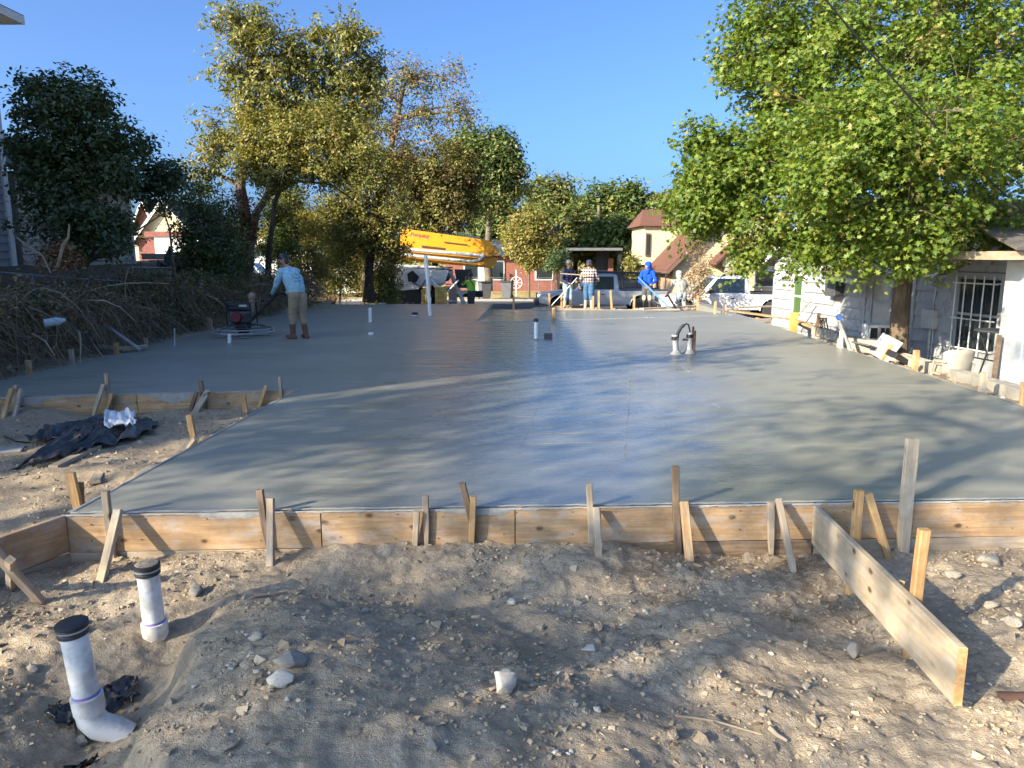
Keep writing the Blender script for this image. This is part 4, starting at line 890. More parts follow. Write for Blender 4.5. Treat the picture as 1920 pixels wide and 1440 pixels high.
# leaning pecan with the arching limb
py_ = 24.0
def Wp(pts, Y): return [W(x, y, Y) for x, y in pts]
b = W(462, 560, py_)
tree('leaning_pecan', 'tall olive leaved tree with an arching lower limb left of the pump truck', [(b.x - .05, py_, .0)] + Wp([(465, 480), (462, 420), (450, 350), (455, 270), (465, 190), (470, 110)], py_), .24,
     [E(460, 50, 62, 55, py_, .9), E(440, 130, 45, 40, py_, .8), E(500, 130, 60, 70, py_, 1.0), E(410, 255, 42, 60, py_, .7), E(385, 320, 34, 38, py_, .6), E(560, 110, 55, 55, py_ + .5, .9), E(625, 130, 60, 60, py_ + .5, .9), E(655, 65, 40, 34, py_, .6, 2400), E(690, 150, 50, 55, py_ + .8, .9, 3800), E(490, 210, 60, 50, py_, .9),
      E(440, 30, 36, 24, py_, .5, 700), E(560, 200, 80, 60, py_ + .8, 1.1), E(640, 210, 60, 55, py_ + .8, 1.0), E(595, 55, 18, 12, py_, .3, 250), E(545, 70, 22, 20, py_, .4, 400)],
     900, 30, .15, .10, [M['lf_grey'], M['lf_olive'], M['lf_yellow']], [.55, .30, .15], LANCE * np.array([1.7, 1]), M['bark'], 31, limb_r=.35, twig_r=.016, surf=.55, upb=.3, hang=.5, spray=.5,
     extra=[(Wp([(468, 470), (480, 400), (505, 360), (535, 332), (575, 318), (610, 312)], py_), .14, .04), (Wp([(448, 360), (455, 330), (490, 300)], py_), .09, .03), (Wp([(500, 370), (560, 340), (620, 345), (690, 395)], py_), .06, .015)])
# broad olive crown over the arching limb
py_ = 23.2; b = W(500, 560, py_ + .6)
tree('olive_elm', 'broad yellowish olive crown of small leaves over the arching limb', [(b.x, py_ + .6, .0)] + Wp([(505, 460), (515, 380), (540, 320), (570, 270)], py_), .12,
     [E(520, 260, 80, 60, py_, 1.2), E(590, 250, 80, 60, py_, 1.2), E(560, 310, 110, 40, py_, 1.2), E(660, 270, 62, 55, py_, 1.0), E(490, 320, 60, 40, py_, .9), E(470, 280, 40, 50, py_, .7), E(640, 320, 60, 30, py_, .8)],
     900, 34, .10, .10, [M['lf_olive'], M['lf_yellow'], M['lf_grey']], [.66, .20, .14], OVAL, M['bark_dark'], 32, limb_r=.4, twig_r=.014, surf=.55, spray=.42)
# half-bare tree with dead clusters
py_ = 31.0; b = W(690, 556, py_)
tree('half_bare_tree', 'half bare tree with grey twigs and brown dead clusters behind the trowel operator', [(b.x + .1, py_, -.2)] + Wp([(688, 520), (697, 450), (708, 390), (725, 320), (738, 250), (755, 170)], py_), .22,
     [E(770, 140, 62, 55, py_, 1.0), E(840, 140, 36, 30, py_, .6, 900), E(860, 200, 38, 40, py_, .7), E(800, 210, 60, 45, py_, .9), E(710, 170, 48, 40, py_, .8), E(740, 230, 40, 40, py_, .8), E(880, 215, 18, 26, py_, .4, 500), E(690, 240, 55, 50, py_, .9), E(740, 300, 60, 50, py_, .9, 5000), E(680, 300, 50, 40, py_, .9)], 560, 28, .14, .26, [M['lf_dead'], M['lf_grey'], M['lf_olive']], [.30, .36, .34], LANCE * np.array([1.8, 1]), M['bark'], 33, limb_r=.45, twig_r=.018, bare=.42, surf=.7, twig_n=5, spray=.4)
tree('shaded_twin_trunk_tree', 'olive tree with a dark trunk standing beside the white pump truck', [(b.x + .15, py_ - .8, -.2)] + Wp([(692, 500), (697, 440), (706, 390), (700, 330)], py_ - .8), .20,
     [E(700, 330, 60, 50, py_ - .8, 1.0), E(660, 390, 60, 45, py_ - .8, 1.0), E(730, 400, 45, 50, py_ - .8, .9), E(700, 440, 50, 40, py_ - .8, .9), E(735, 470, 30, 30, py_ - .8, .6), E(640, 440, 46, 50, py_ - .8, .9), E(600, 410, 50, 40, py_ - .8, .9)],
     700, 42, .115, .12, [M['lf_olive'], M['lf_brown'], M['lf_grey'], M['lf_yellow']], [.5, .2, .18, .12], OVAL, M['bark_dark'], 34, limb_r=.4, spray=.42)
py_ = 36.0
tree('rusty_olive_tree', 'round rusty olive tree crown above the yellow pump boom', [W(815, 590, py_), W(815, 480, py_), W(818, 380, py_)], .2,
     [E(820, 320, 75, 60, py_, 1.5), E(850, 370, 62, 60, py_, 1.4), E(780, 370, 60, 60, py_, 1.4), E(820, 410, 72, 30, py_, 1.2), E(760, 320, 40, 40, py_, 1.0), E(870, 330, 36, 40, py_, .9)],
     700, 44, .15, .17, [M['lf_brown'], M['lf_olive'], M['lf_grey']], [.6, .25, .15], OVAL, M['bark_dark'], 35, spray=.4)
py_ = 50.0
tree('round_green_tree', 'mid green round tree standing behind the rusty olive tree', [W(915, 545, py_), W(915, 450, py_), W(918, 350, py_)], .3,
     [E(915, 300, 62, 50, py_, 2.0), E(950, 330, 38, 45, py_, 1.5), E(905, 370, 55, 30, py_, 1.8), E(940, 280, 30, 30, py_, 1.2), E(880, 280, 40, 40, py_, 1.5)], 460, 46, .26, .38, [M['lf_green'], M['lf_grey']], [.6, .4], OVAL, M['bark'], 36, twig_r=.03, spray=.6)
py_ = 46.0
tree('young_yellow_tree', 'small yellowing tree on the lawn left of the carport', [W(992, 560, py_), W(992, 510, py_), W(992, 450, py_)], .07,
     [E(992, 420, 36, 34, py_, 1.1), E(985, 460, 46, 36, py_, 1.3), E(1005, 480, 38, 28, py_, 1.1), E(965, 440, 24, 30, py_, .9), E(1025, 455, 24, 30, py_, .9)], 300, 44, .18, .24, [M['lf_yellow'], M['lf_olive']], [.6, .4], OVAL, M['bark'], 37, twig_r=.02)
py_ = 44.0
tree('shaded_carport_tree', 'dark small tree between the red brick house and the carport', [W(1046, 560, py_), W(1044, 510, py_)], .06,
     [E(1045, 490, 20, 26, py_, .8)], 70, 34, .14, .22, [M['lf_dark'], M['lf_green']], [.7, .3], OVAL, M['bark_dark'], 38, twig_r=.02)
FT = [(1035, 375, 50, 48, 66, 'pale grey green tree far behind the carport'), (1120, 395, 46, 55, 64, 'green tree behind the wooden utility pole'), (1180, 395, 38, 55, 63, 'dark green tree just left of the cream house'), (1080, 430, 50, 40, 60, 'low green tree right above the carport roof'), (935, 415, 40, 25, 58, 'low bright green tree above the navy roof'), (1150, 450, 50, 40, 58, 'low olive tree between the carport and the cream house'), (1245, 388, 30, 18, 70, 'faint tree top above the brown ridge of the cream house'), (1010, 430, 40, 40, 62, 'olive tree hidden behind the young yellow tree')]
for i, (px, py, rx, ry, Y_, lb) in enumerate(FT):
    b = W(px, 475, Y_); b.z = -.7
    tree('far_tree', lb, [b, (b.x, b.y, 1.5), W(px, py + 10, Y_)], .25, [E(px, py, rx, ry, Y_, rx * Y_ / 1400 * .8), E(px - rx * .5, py + ry * .5, rx * .6, ry * .5, Y_, 2), E(px + rx * .5, py + ry * .45, rx * .6, ry * .5, Y_, 2), E(px, py + ry, rx * .7, ry * .35, Y_, 2)], 260, 44, .40, .42, [M['lf_green'], M['lf_grey'], M['lf_olive']], [[.3, .5, .2], [.6, .2, .2], [.8, .1, .1]][i % 3], LANCE * np.array([2.0, 1]), M['bark'], 60 + i, group='trees across the street', twig_r=.035, spray=.6)
# understory curtain under the left trees
UN = [(575, 470, 50, 75, 27.5, 'leafy yellow green sapling right behind the trowel operator', 'lf_yellow'), (635, 480, 46, 70, 29.5, 'sunlit yellow green thicket between the trunks', 'lf_olive'), (520, 430, 40, 60, 26, 'thin leafy sapling left above the trowel operator', 'lf_green'), (722, 530, 26, 42, 31.5, 'bush growing against the wheels of the pump truck', 'lf_olive'), (545, 400, 40, 50, 28, 'small olive sapling under the arching limb', 'lf_olive'), (680, 500, 30, 50, 32.5, 'yellowish thicket behind the dark trunk by the pump truck', 'lf_yellow')]
for i, (px, py, rx, ry, Y_, lb, m_) in enumerate(UN):
    b = W(px, 570, Y_); b.z = gz(b.x, Y_) - .05
    tree('understory_sapling', lb, [b, (b.x + .1, Y_, b.z + .8), W(px, py, Y_)], .045, [E(px, py, rx, ry, Y_, .8), E(px + rx * .4, py + ry * .5, rx * .6, ry * .5, Y_, .6), E(px - rx * .4, py + ry * .6, rx * .6, ry * .4, Y_, .6), E(px, py - ry * .6, rx * .6, ry * .4, Y_, .6)], 190, 44, .105, .16, [M[m_], M['lf_yellow'], M['lf_green']], [.6, .25, .15], LANCE * np.array([1.9, 1]), M['bark_dark'], 80 + i, group='saplings under the left trees', twig_r=.01, spray=.3)
# brown dried sapling by the curb on the right
py_ = 27.9
tree('dried_sapling', 'small dried brown sapling beside the front of the white pickup', [W(1312, 590, py_), W(1312, 530, py_), W(1313, 470, py_)], .03,
     [E(1312, 475, 20, 26, py_, .4), E(1310, 515, 24, 26, py_, .45), E(1305, 550, 18, 20, py_, .4), E(1325, 500, 16, 20, py_, .3)], 120, 16, .09, .13, [M['lf_dead'], M['lf_dry']], [.5, .5], OVAL, M['twig_pale'], 95, bare=.2, twig_r=.008)
# ornamental shrub by the far drive
py_ = 47.0
tree('variegated_shrub', 'pale leaved shrub left of the cream house garage', [W(1188, 560, py_), W(1187, 510, py_)], .05, [E(1187, 495, 14, 18, py_, .6), E(1192, 520, 12, 16, py_, .6)], 60, 26, .16, .2, [M['lf_yellow'], M['lf_green']], [.7, .3], OVAL, M['bark'], 96, twig_r=.015)

# dry brush and vines over the bank
cs = []
for _ in range(420):
    y_ = random.uniform(9.2, 27); x_ = -7.75 - abs(random.gauss(0, .7)) + (y_ - 9) * .03; cs.append((x_, y_, gz(x_, y_)))
def curtain(name, n, seed, mat, r, L0):
    """vines spilling over the fence line and hanging down the bank"""
    g = np.random.default_rng(seed); y = g.uniform(9.0, 27.5, n); top = 1.10 - .032 * (y - 9) + .30 * fbm(y * .8, y * 0 + 2.0, 3, 5)
    kind = g.uniform(size=n); z = np.where(kind < .45, top - .10 * g.uniform(size=n), g.uniform(.12, 1.2, n))
    x = -8.02 + (y - 9) * .025 + g.normal(size=n) * .17 + (1.2 - z) * .28 + .14 * fbm(y * 1.3, z * 2.0, 2, 9); x = np.where(kind > .9, x - g.uniform(0, 1.6, n), x); z = np.where(kind > .9, top, z)
    d = g.normal(size=(n, 3)) * np.array([.6, 1.0, .45]); d[:, 0] += .35; d[:, 2] += np.where(kind < .2, .9, 0); d /= np.linalg.norm(d, axis=1)[:, None]
    L = L0 * g.uniform(.35, 1.3, n); dr = g.uniform(.5, 1.5, n); V = np.zeros((n, 6, 3, 3)); sd = np.cross(d, g.normal(size=(n, 3))); sd /= np.linalg.norm(sd, axis=1)[:, None]; s2 = np.cross(d, sd); base = np.stack([x, y, z], 1); cur = g.normal(size=(n, 3)) * .35
    for i in range(6):
        t = i / 5; p = base + d * (L * t)[:, None] + cur * (L * t * t)[:, None]; p[:, 2] -= dr * L * t * t
        p[:, 2] = np.maximum(p[:, 2], zground(p[:, 0], p[:, 1]) + .01)
        for j in range(3): an = j * 2.094; V[:, i, j] = p + (sd * math.cos(an) + s2 * math.sin(an)) * (r * g.uniform(.5, 1.4, n) * (1 - .6 * t))[:, None]
    f = [[i * 3 + j, i * 3 + (j + 1) % 3, (i + 1) * 3 + (j + 1) % 3, (i + 1) * 3 + j] for i in range(5) for j in range(3)]
    F = (np.array(f)[None] + (np.arange(n) * 18)[:, None, None]).reshape(-1, 4)
    return link(name, np_mesh(name, V.reshape(-1, 3), [F], mat)), base
vm = islandmat('dry_vine_stems', [(0.13, 0.09, 0.06), (0.24, 0.175, 0.115), (0.36, 0.28, 0.19), (0.15, 0.13, 0.065)])
o, vb = curtain('dry_vines', 4800, 51, vm, .006, .7); tag(o, 'tangled dry vines spilling over the fence down the shaded bank', 'vines', kind='stuff')
def scatter_leaves(name, label, cat, pts, n, spread, size, mats, probs, tmpl, seed, upb=.4):
    g = np.random.default_rng(seed); P = np.asarray(pts)[g.integers(0, len(pts), n)] + g.normal(size=(n, 3)) * np.asarray(spread)
    P[:, 2] = np.maximum(P[:, 2], zground(P[:, 0], P[:, 1]) + .02)
    V = leaf_verts(P, np.full(n, size), tmpl, g, upb); o = leaf_obj(name, V, mats, g.choice(len(mats), n, p=probs), None); return tag(o, label, cat, kind='stuff')
hi = vb[::3].tolist()
scatter_leaves('green_vines', 'green creeper leaves growing over the bank near the trees', 'creeper', [q for q in hi if q[1] > 15.5 and vnoise(q[1] * .9, q[2] * 1.5, 3) > -.1] or hi, 7000, (.14, .25, .16), .085, [M['lf_dark'], M['lf_green'], M['lf_olive']], [.45, .4, .15], OVAL, 58)
scatter_leaves('dry_brush', 'withered leaves of the brush on the shaded left bank', 'brush', hi, 16000, (.14, .2, .14), .08, [M['lf_dry'], M['lf_dark'], M['lf_dead'], M['lf_olive']], [.58, .14, .18, .10], OVAL, 52)
litter = [(random.uniform(-8.2, -6.9), random.uniform(24, 34), -.1) for _ in range(50)] + [(random.uniform(-8, -2.5), random.uniform(26.6, 32), -.4) for _ in range(50)]
scatter_leaves('leaf_litter', 'fallen dry leaves under the trees beyond the slab', 'leaves', litter, 3500, (.4, .4, .05), .08, [M['lf_dead'], M['lf_dry']], [.5, .5], OVAL, 53, 1.5)
for i, (pts, r_, lb) in enumerate([([(60, 625, 11.6), (85, 640, 11.4), (103, 667, 11.2)], .014, 'bent pale root arching out of the bank at the far left'), ([(155, 612, 13.4), (172, 640, 13), (195, 672, 12.4)], .012, 'pale root trailing down the bank towards the slab edge'), ([(108, 500, 12.5), (118, 460, 12.4), (128, 445, 12.4), (130, 420, 12.4)], .03, 'bare crooked branch rising above the fence rail'), ([(30, 445, 13), (80, 480, 12.8), (95, 512, 12.6)], .012, 'thin bare branch slanting across the grey house')]):
    mb = MB(); mb.tube([W(*p) for p in pts], [r_, r_ * .9, r_ * .7, r_ * .4][:len(pts)], 6); tag(mb.build('bare_branch', M['twig_pale'], smooth=True), lb, 'branch')
o, vb2 = curtain('fallen_branches', 90, 57, M['twig_pale'], .02, 1.3); tag(o, 'broken branches and thick stems caught in the brush of the bank', 'branches', kind='stuff')
for i, (px, py, rx, ry, Y_, lb, m_) in enumerate([(40, 560, 40, 30, 12.3, 'low dark weed clump in the brush at the far left', 'lf_dark'), (200, 555, 40, 26, 15.2, 'dull green weed clump below the end of the fence rail', 'lf_dark'), (320, 560, 40, 30, 18.0, 'green weed clump in the brush left of the power trowel', 'lf_green'), (105, 480, 34, 24, 13.6, 'rusty dead shrub above the fence rail', 'lf_dead'), (395, 575, 30, 26, 20.2, 'green creeper clump hanging behind the power trowel engine', 'lf_green')]):
    b = W(px, py, Y_); tree('bank_weed', lb, [(b.x, Y_, gz(b.x, Y_) - .05), (b.x, Y_, b.z)], .02, [E(px, py, rx, ry, Y_, .35), E(px + rx * .6, py + ry * .3, rx * .6, ry * .7, Y_, .3)], 60, 26, .075, .10, [M[m_], M['lf_dry']], [.7, .3], OVAL, M['twig'], 140 + i, cat='weed', twig_r=.006, spray=.15)
# litter on the bank: bottle, pipes, cloth
mb = MB(); a = W(82, 606, 11.5); bb = W(122, 600, 11.7); mb.tube([a, a.lerp(bb, .55), a.lerp(bb, .7), bb.lerp(a, .12), bb], [.06, .065, .06, .035, .03], 12)
tag(mb.build('plastic_bottle', plain('pale_blue_plastic', (.38, .47, .52), .25, var=.25, scale=14), smooth=True), 'crushed pale blue plastic bottle lying on the brush bank', 'bottle')
mb = MB(); mb.tube([W(196, 608, 13.8), W(262, 655, 13.2)], .032, 10); tag(mb.build('conduit', M['grey_pipe'], smooth=True), 'grey pipe leaning down the bank to the slab edge', 'pipe')
mb = MB(); mb.tube([G(185, 652, .06), G(232, 655, .06), G(275, 650, .06)], [.06, .05, .045], 8); tag(mb.build('log', M['twig_pale'], smooth=True), 'pale fallen branch at the foot of the bank beside the slab', 'log')
sheet('rag', 'grey torn rag hanging in the roots of the bank', 'rag', [Vector((-7.75, 13.6, 0)), Vector((-7.6, 13.6, 0)), Vector((-7.75, 13.9, 0)), Vector((-7.9, 13.9, 0))], M['cement_dry'], .3, 33, 14, 10, .05)
# trees outside the picture, left behind the photographer: they only show as dappled shade
SH = [((-13.6, -2.2), 5.0, 9.0, 3.0, 150, 'airy tree out of view at left casting dappled shade on the middle of the slab'), ((-10.5, -5.5), 4.8, 9.0, 3.0, 70, 'airy tree out of view behind the camera casting dappled shade on the form boards'), ((-14.6, -7.3), 4.2, 9.5, 3.4, 185, 'airy tree out of view behind left whose shade falls before the forms'), ((-7.4, -2.6), 5.4, 11.5, 2.8, 85, 'thin tree out of view behind the camera casting streaks on the right of the slab'), ((-8.8, 3.6), 5.6, 8.4, 2.0, 40, 'slim tree out of view at left casting streaks across the far slab'), ((-17.4, -3.4), 4.6, 9.0, 2.8, 90, 'airy tree out of view far left shading the dirt notch')]
for i, ((x_, y_), z0, z1, r_, nc, lb) in enumerate(SH):
    zc = (z0 + z1) / 2; rr_ = random.Random(i)
    es = [(x_ + rr_.uniform(-.6, .6) * r_, y_ + rr_.uniform(-.6, .6) * r_, zc + rr_.uniform(-.4, .4) * (z1 - z0), r_ * .55, r_ * .55, (z1 - z0) * .25, 1) for _ in range(7)] + [(x_, y_, zc, r_ * .6, r_ * .6, (z1 - z0) * .35, 2)]
    tree('shade_tree', lb, [(x_, y_, -.4), (x_, y_, 2), (x_ + .2, y_, zc), (x_, y_, z1 - 1)], .2, es, nc, 26, .15, .34, [M['lf_green'], M['lf_olive']], [.7, .3], OVAL, M['bark'], 120 + i, twig_r=.02)

# distant wood closing the view behind the houses
pts = [(random.uniform(-70, 70), random.uniform(78, 96), random.uniform(-.5, 1) + 4.2 * abs(float(vnoise(k * .13, 4.4, 2))) * random.random() ** .5 + 1.0) for k in range(900)]
scatter_leaves('distant_wood', 'distant belt of trees closing the view beyond the houses', 'wood', pts, 26000, (.9, .9, .7), .6, [M['lf_green'], M['lf_grey'], M['lf_olive']], [.45, .3, .25], OVAL, 54)
# ---------------------------------------------------------------- buildings
def roofmat(name, c):
    t = NT(name); v = t.coord('Object'); br = t.n('TexBrick', ins={'Scale': 5.0, 'Mortar Size': 0.012, 'Color1': (*[x * .85 for x in c], 1), 'Color2': (*[x * 1.15 for x in c], 1), 'Mortar': (*[x * .5 for x in c], 1)}); t.l(v, br.inputs['Vector'])
    cc = t.mix(t.ramp(t.noise(v, 1.2, 5), [(.35, 0.0), (.7, .35)]), br.outputs['Color'], tuple(x * .7 for x in c)); return t.princ(cc, .9, t.bump(br.outputs['Fac'], .4, .01), spec=.2)
def brickmat(name, c, mortar, scale=4.5):
    t = NT(name); tc = t.n('TexCoord'); sep = t.n('SeparateXYZ'); t.l(tc.outputs['Object'], sep.inputs[0]); cmb = t.n('CombineXYZ'); t.l(t.math('ADD', sep.outputs[0], sep.outputs[1]), cmb.inputs[0]); t.l(sep.outputs[2], cmb.inputs[1])
    br = t.n('TexBrick', ins={'Scale': scale, 'Mortar Size': .018, 'Color1': (*[x * .8 for x in c], 1), 'Color2': (*[min(1, x * 1.2) for x in c], 1), 'Mortar': (*mortar, 1)}); t.l(cmb.outputs[0], br.inputs['Vector'])
    return t.princ(br.outputs['Color'], .9, t.bump(br.outputs['Fac'], .5, .01), spec=.2)
M['roof_brown'] = roofmat('brown_shingles', (.155, .075, .055)); M['roof_navy'] = roofmat('dark_shingles', (.045, .05, .065)); M['roof_grey'] = roofmat('grey_shingles', (.17, .15, .13))
M['brick_red'] = brickmat('red_brick', (.22, .075, .058), (.26, .22, .2)); M['brick_tan'] = brickmat('tan_brick', (.42, .27, .17), (.45, .4, .33)); M['stone_cream'] = brickmat('cream_stone', (.46, .38, .24), (.40, .36, .27), 1.8)
M['stucco'] = plain('cream_stucco', (.54, .46, .27), .9, var=.05); M['trim_brown'] = plain('brown_trim', (.13, .075, .05), .7)
M['siding_grey'] = plain('grey_siding', (.21, .225, .24), .7, var=.08, scale=1.5); M['siding_tan'] = plain('tan_grey_siding', (.38, .365, .32), .7, var=.06, scale=1.5)
t = NT('peeling_white_paint'); v = t.coord('Object', rnd=True); v2 = t.coord('Object', (1, 1, .4), rnd=True)
c = t.mix(t.ramp(t.noise(v2, 5, 7, .7), [(.52, 0.0), (.60, .55)]), (.30, .31, .32), (.18, .175, .17)); c = t.mix(t.ramp(t.noise(v2, 13, 5, .7), [(.62, 0.0), (.68, .8)]), c, (.20, .17, .14))
M['peel'] = t.princ(c, .75, t.bump(t.noise(v, 30, 4), .3, .005), spec=.3)
M['door_brown'] = wood('brown_door', (.13, .06, .035), (.2, .1, .06), 0, 0)

def siding(parent, p0, p1, z0, z1, expo, mat, holes=(), name='siding_board', zt=None, th=.045, joints=()):
    """lap siding: one board per course, cut at openings; outward side is left of p0->p1 turned -90 deg; zt(s)->max z for rakes; holes (s0,s1,za,zb) in metres"""
    p0 = Vector((*p0, 0)); p1 = Vector((*p1, 0)); L = (p1 - p0).length; d = (p1 - p0) / L; n = Vector((d.y, -d.x, 0)); k = 0; z = z0
    while z < z1 - .02:
        za, zb = z, min(z + expo, z1); segs = [(0.0, L)]
        if zt:
            ss = [s_ for s_ in np.linspace(0, L, 200) if zt(s_) >= (za + zb) / 2]
            if not ss: z += expo; k += 1; continue
            segs = [(min(ss), max(ss))]
        for (h0, h1, ha, hb) in holes:
            if ha < zb - .01 and hb > za + .01:
                ns = []
                for a, b in segs:
                    if h0 > a: ns.append((a, min(b, h0)))
                    if h1 < b: ns.append((max(a, h1), b))
                segs = [q for q in ns if q[1] - q[0] > .01]
        js = [j for j in joints if (k + int(j * 7)) % 3 == 0]
        for j in js:
            ns = []
            for a, b in segs: ns += [(a, j - .004), (j + .004, b)] if a < j < b else [(a, b)]
            segs = ns
        for a, b in segs:
            A, B = p0 + d * a, p0 + d * b; up = Vector((0, 0, 1)); zb2 = zb + expo * .12
            mb = MB(); mb.add([A + n * (th + .012) + up * za, B + n * (th + .012) + up * za, B + n * .012 + up * zb2, A + n * .012 + up * zb2, A + up * za, B + up * za, B + up * zb2, A + up * zb2],
                              [(0, 1, 2, 3), (4, 7, 6, 5), (0, 4, 5, 1), (3, 2, 6, 7), (0, 3, 7, 4), (1, 5, 6, 2)])
            mb.build(name, mat, parent, world=True)
        z += expo; k += 1
def window(parent, p0, d, n, s0, s1, za, zb, trim, glass, mull=1, tw=.08, proud=.045, bars=None, name='window'):
    p0 = Vector((*p0, 0)); d = Vector((*d, 0)).normalized(); n = Vector((*n, 0)).normalized(); up = Vector((0, 0, 1))
    w_ = MB(); c = lambda s, z, o: p0 + d * s + n * o + up * z
    w_.bar(c(s0 - tw / 2, za - tw, proud / 2), c(s0 - tw / 2, zb + tw, proud / 2), tw, proud + .01, up=n); w_.bar(c(s1 + tw / 2, za - tw, proud / 2), c(s1 + tw / 2, zb + tw, proud / 2), tw, proud + .01, up=n)
    w_.bar(c(s0 - tw, zb + tw / 2, proud / 2), c(s1 + tw, zb + tw / 2, proud / 2), tw * .98, proud + .016, up=n); w_.bar(c(s0 - tw * 1.2, za - tw / 2, proud * .7), c(s1 + tw * 1.2, za - tw / 2, proud * .7), tw * .9, proud + .05, up=n)
    for i in range(mull): z = za + (zb - za) * (i + 1) / (mull + 1); w_.bar(c(s0, z, .02), c(s1, z, .02), .045, .04, up=n)
    wo_ = w_.build(name, trim, parent, world=True)
    for i in range(mull + 1):
        a = za + (zb - za) * i / (mull + 1) + .024; b = za + (zb - za) * (i + 1) / (mull + 1) - .024
        g_ = MB(); g_.bar(c(s0, (a + b) / 2, .009), c(s1, (a + b) / 2, .009), b - a, .012, up=n); g_.build('pane', glass, wo_, world=True)
    return wo_

# white weathered house on the right: wall from (7.2,20.5) to (8.35,12.2), outward towards -X
hA, hB = Vector((7.2, 20.6)), Vector((8.42, 11.6)); hd = (hB - hA).normalized(); hL = (hB - hA).length; hn = Vector((hd.y, -hd.x)); hn = hn if hn.x < 0 else -hn
house = thing('white_siding_house', 'weathered white lap-siding house with barred window behind the bright green tree', 'house', (hA.x, hA.y, -.6))
def hs(px, Yguess=None):                                        # distance along the wall seen at image column px
    k = (px - 960) / 1400; s_ = (k * hA.y * 1.0 - hA.x) / (hd.x - k * hd.y); return s_
EZ = 1.60; apex = 3.3
def rake(s_): return EZ + .05 + max(0, min(s_ * .52, 2.2)) if s_ < 4.4 else 2.05
in3 = Vector((hn.x, hn.y, 0)); d3 = Vector((hd.x, hd.y, 0)); A3 = Vector((hA.x, hA.y, 0))
def hp(s_, z, o=0): return A3 + d3 * s_ + in3 * o + Vector((0, 0, z))
mb = MB()
mb.add([hp(0, -.7), hp(hL, -.7), hp(hL, 2.0), hp(4.8, 2.0), hp(3.6, 2.75), hp(2.4, 2.75), hp(0, EZ)] + [hp(0, -.7, -6), hp(hL, -.7, -6), hp(hL, 2.0, -6), hp(4.8, 2.0, -6), hp(3.6, 2.75, -6), hp(2.4, 2.75, -6), hp(0, EZ, -6)],
       [tuple(range(7)), tuple(range(13, 6, -1))] + [(i, 7 + i, 7 + (i + 1) % 7, (i + 1) % 7) for i in range(7)])
mb.build('wall', M['peel'], house, world=True)
s_w0, s_w1 = hs(1796), hs(1874); s_g0, s_g1 = hs(1487), hs(1503); s_a0, s_a1 = hs(1562), hs(1582); s_d0, s_d1 = hs(1636), hs(1668)
zW0, zW1 = W(1800, 652, hA.y + hd.y * s_w0).z, W(1800, 520, hA.y + hd.y * s_w0).z
holes = [(s_w0 - .08, s_w1 + .08, zW0 - .08, zW1 + .08), (s_g0 - .08, s_g1 + .08, .15, 1.18), (s_a0, s_a1, .75, 1.25), (s_d0, s_d1, .25, 1.25)]
siding(house, (hA.x, hA.y), (hB.x, hB.y), -.7, 2.0, .25, M['peel'], holes, joints=(1.6, 3.4, 5.1, 6.7), zt=lambda s_: (2.0 if s_ > 4.4 else EZ + .3 + s_ * .1))
hN = (hn.x, hn.y); hD = (hd.x, hd.y)
wb = window(house, hA, hD, hN, s_w0, s_w1, zW0, zW1, M['peel'], M['glass'], 1, .09)
bars = MB()
for i in range(5): s_ = s_w0 + (s_w1 - s_w0) * (.04 + .23 * i); bars.tube([hp(s_, zW0 - .05, .14), hp(s_, zW1 + .04, .14)], .012, 6)
for f_ in (.03, .44, .93): z = zW0 + (zW1 - zW0) * f_; bars.tube([hp(s_w0 - .04, z, .14), hp(s_w1 + .05, z, .14)], .014, 6)
for s_ in (s_w0 - .03, s_w1 + .04):
    for z in (zW0 + .05, zW1 - .08): bars.tube([hp(s_, z, .03), hp(s_, z, .15)], .01, 5)
bars.build('burglar_bars', M['white'], house, smooth=True, world=True)
window(house, hA, hD, hN, s_g0, s_g1, .15, 1.18, M['white'], M['glass_green'], 1, .07)
wa = MB(); wa.box(hp((s_a0 + s_a1) / 2, 1.0, .12), (.30, s_a1 - s_a0, .46), rz=math.atan2(hd.y, hd.x) + math.pi / 2); wa.build('wall_air_conditioner', M['dark_grey'], house, world=True, bevel=.015)
window(house, hA, hD, hN, s_d0, s_d1, .25, 1.25, M['peel'], plain('shade_cloth', (.33, .33, .31), .8), 1, .06)
aw = MB(); q0 = hs(1578); q1 = hs(1652); aw.add([hp(q0, 1.52, .0), hp(q1, 1.40, .0), hp(q1 + .1, 1.22, .75), hp(q0 + .05, 1.32, .75), hp(q0, 1.49, .0), hp(q1, 1.37, .0), hp(q1 + .1, 1.18, .75), hp(q0 + .05, 1.28, .75)], [(0, 1, 2, 3), (7, 6, 5, 4), (0, 4, 5, 1), (1, 5, 6, 2), (2, 6, 7, 3), (3, 7, 4, 0)]); ao = aw.build('awning', M['dark_wood'], house, world=True)
af = MB(); af.bar(hp(q0 + .05, 1.28, .77), hp(q1 + .1, 1.17, .77), .03, .11); af.build('awning_fascia', M['peel'], ao, world=True)
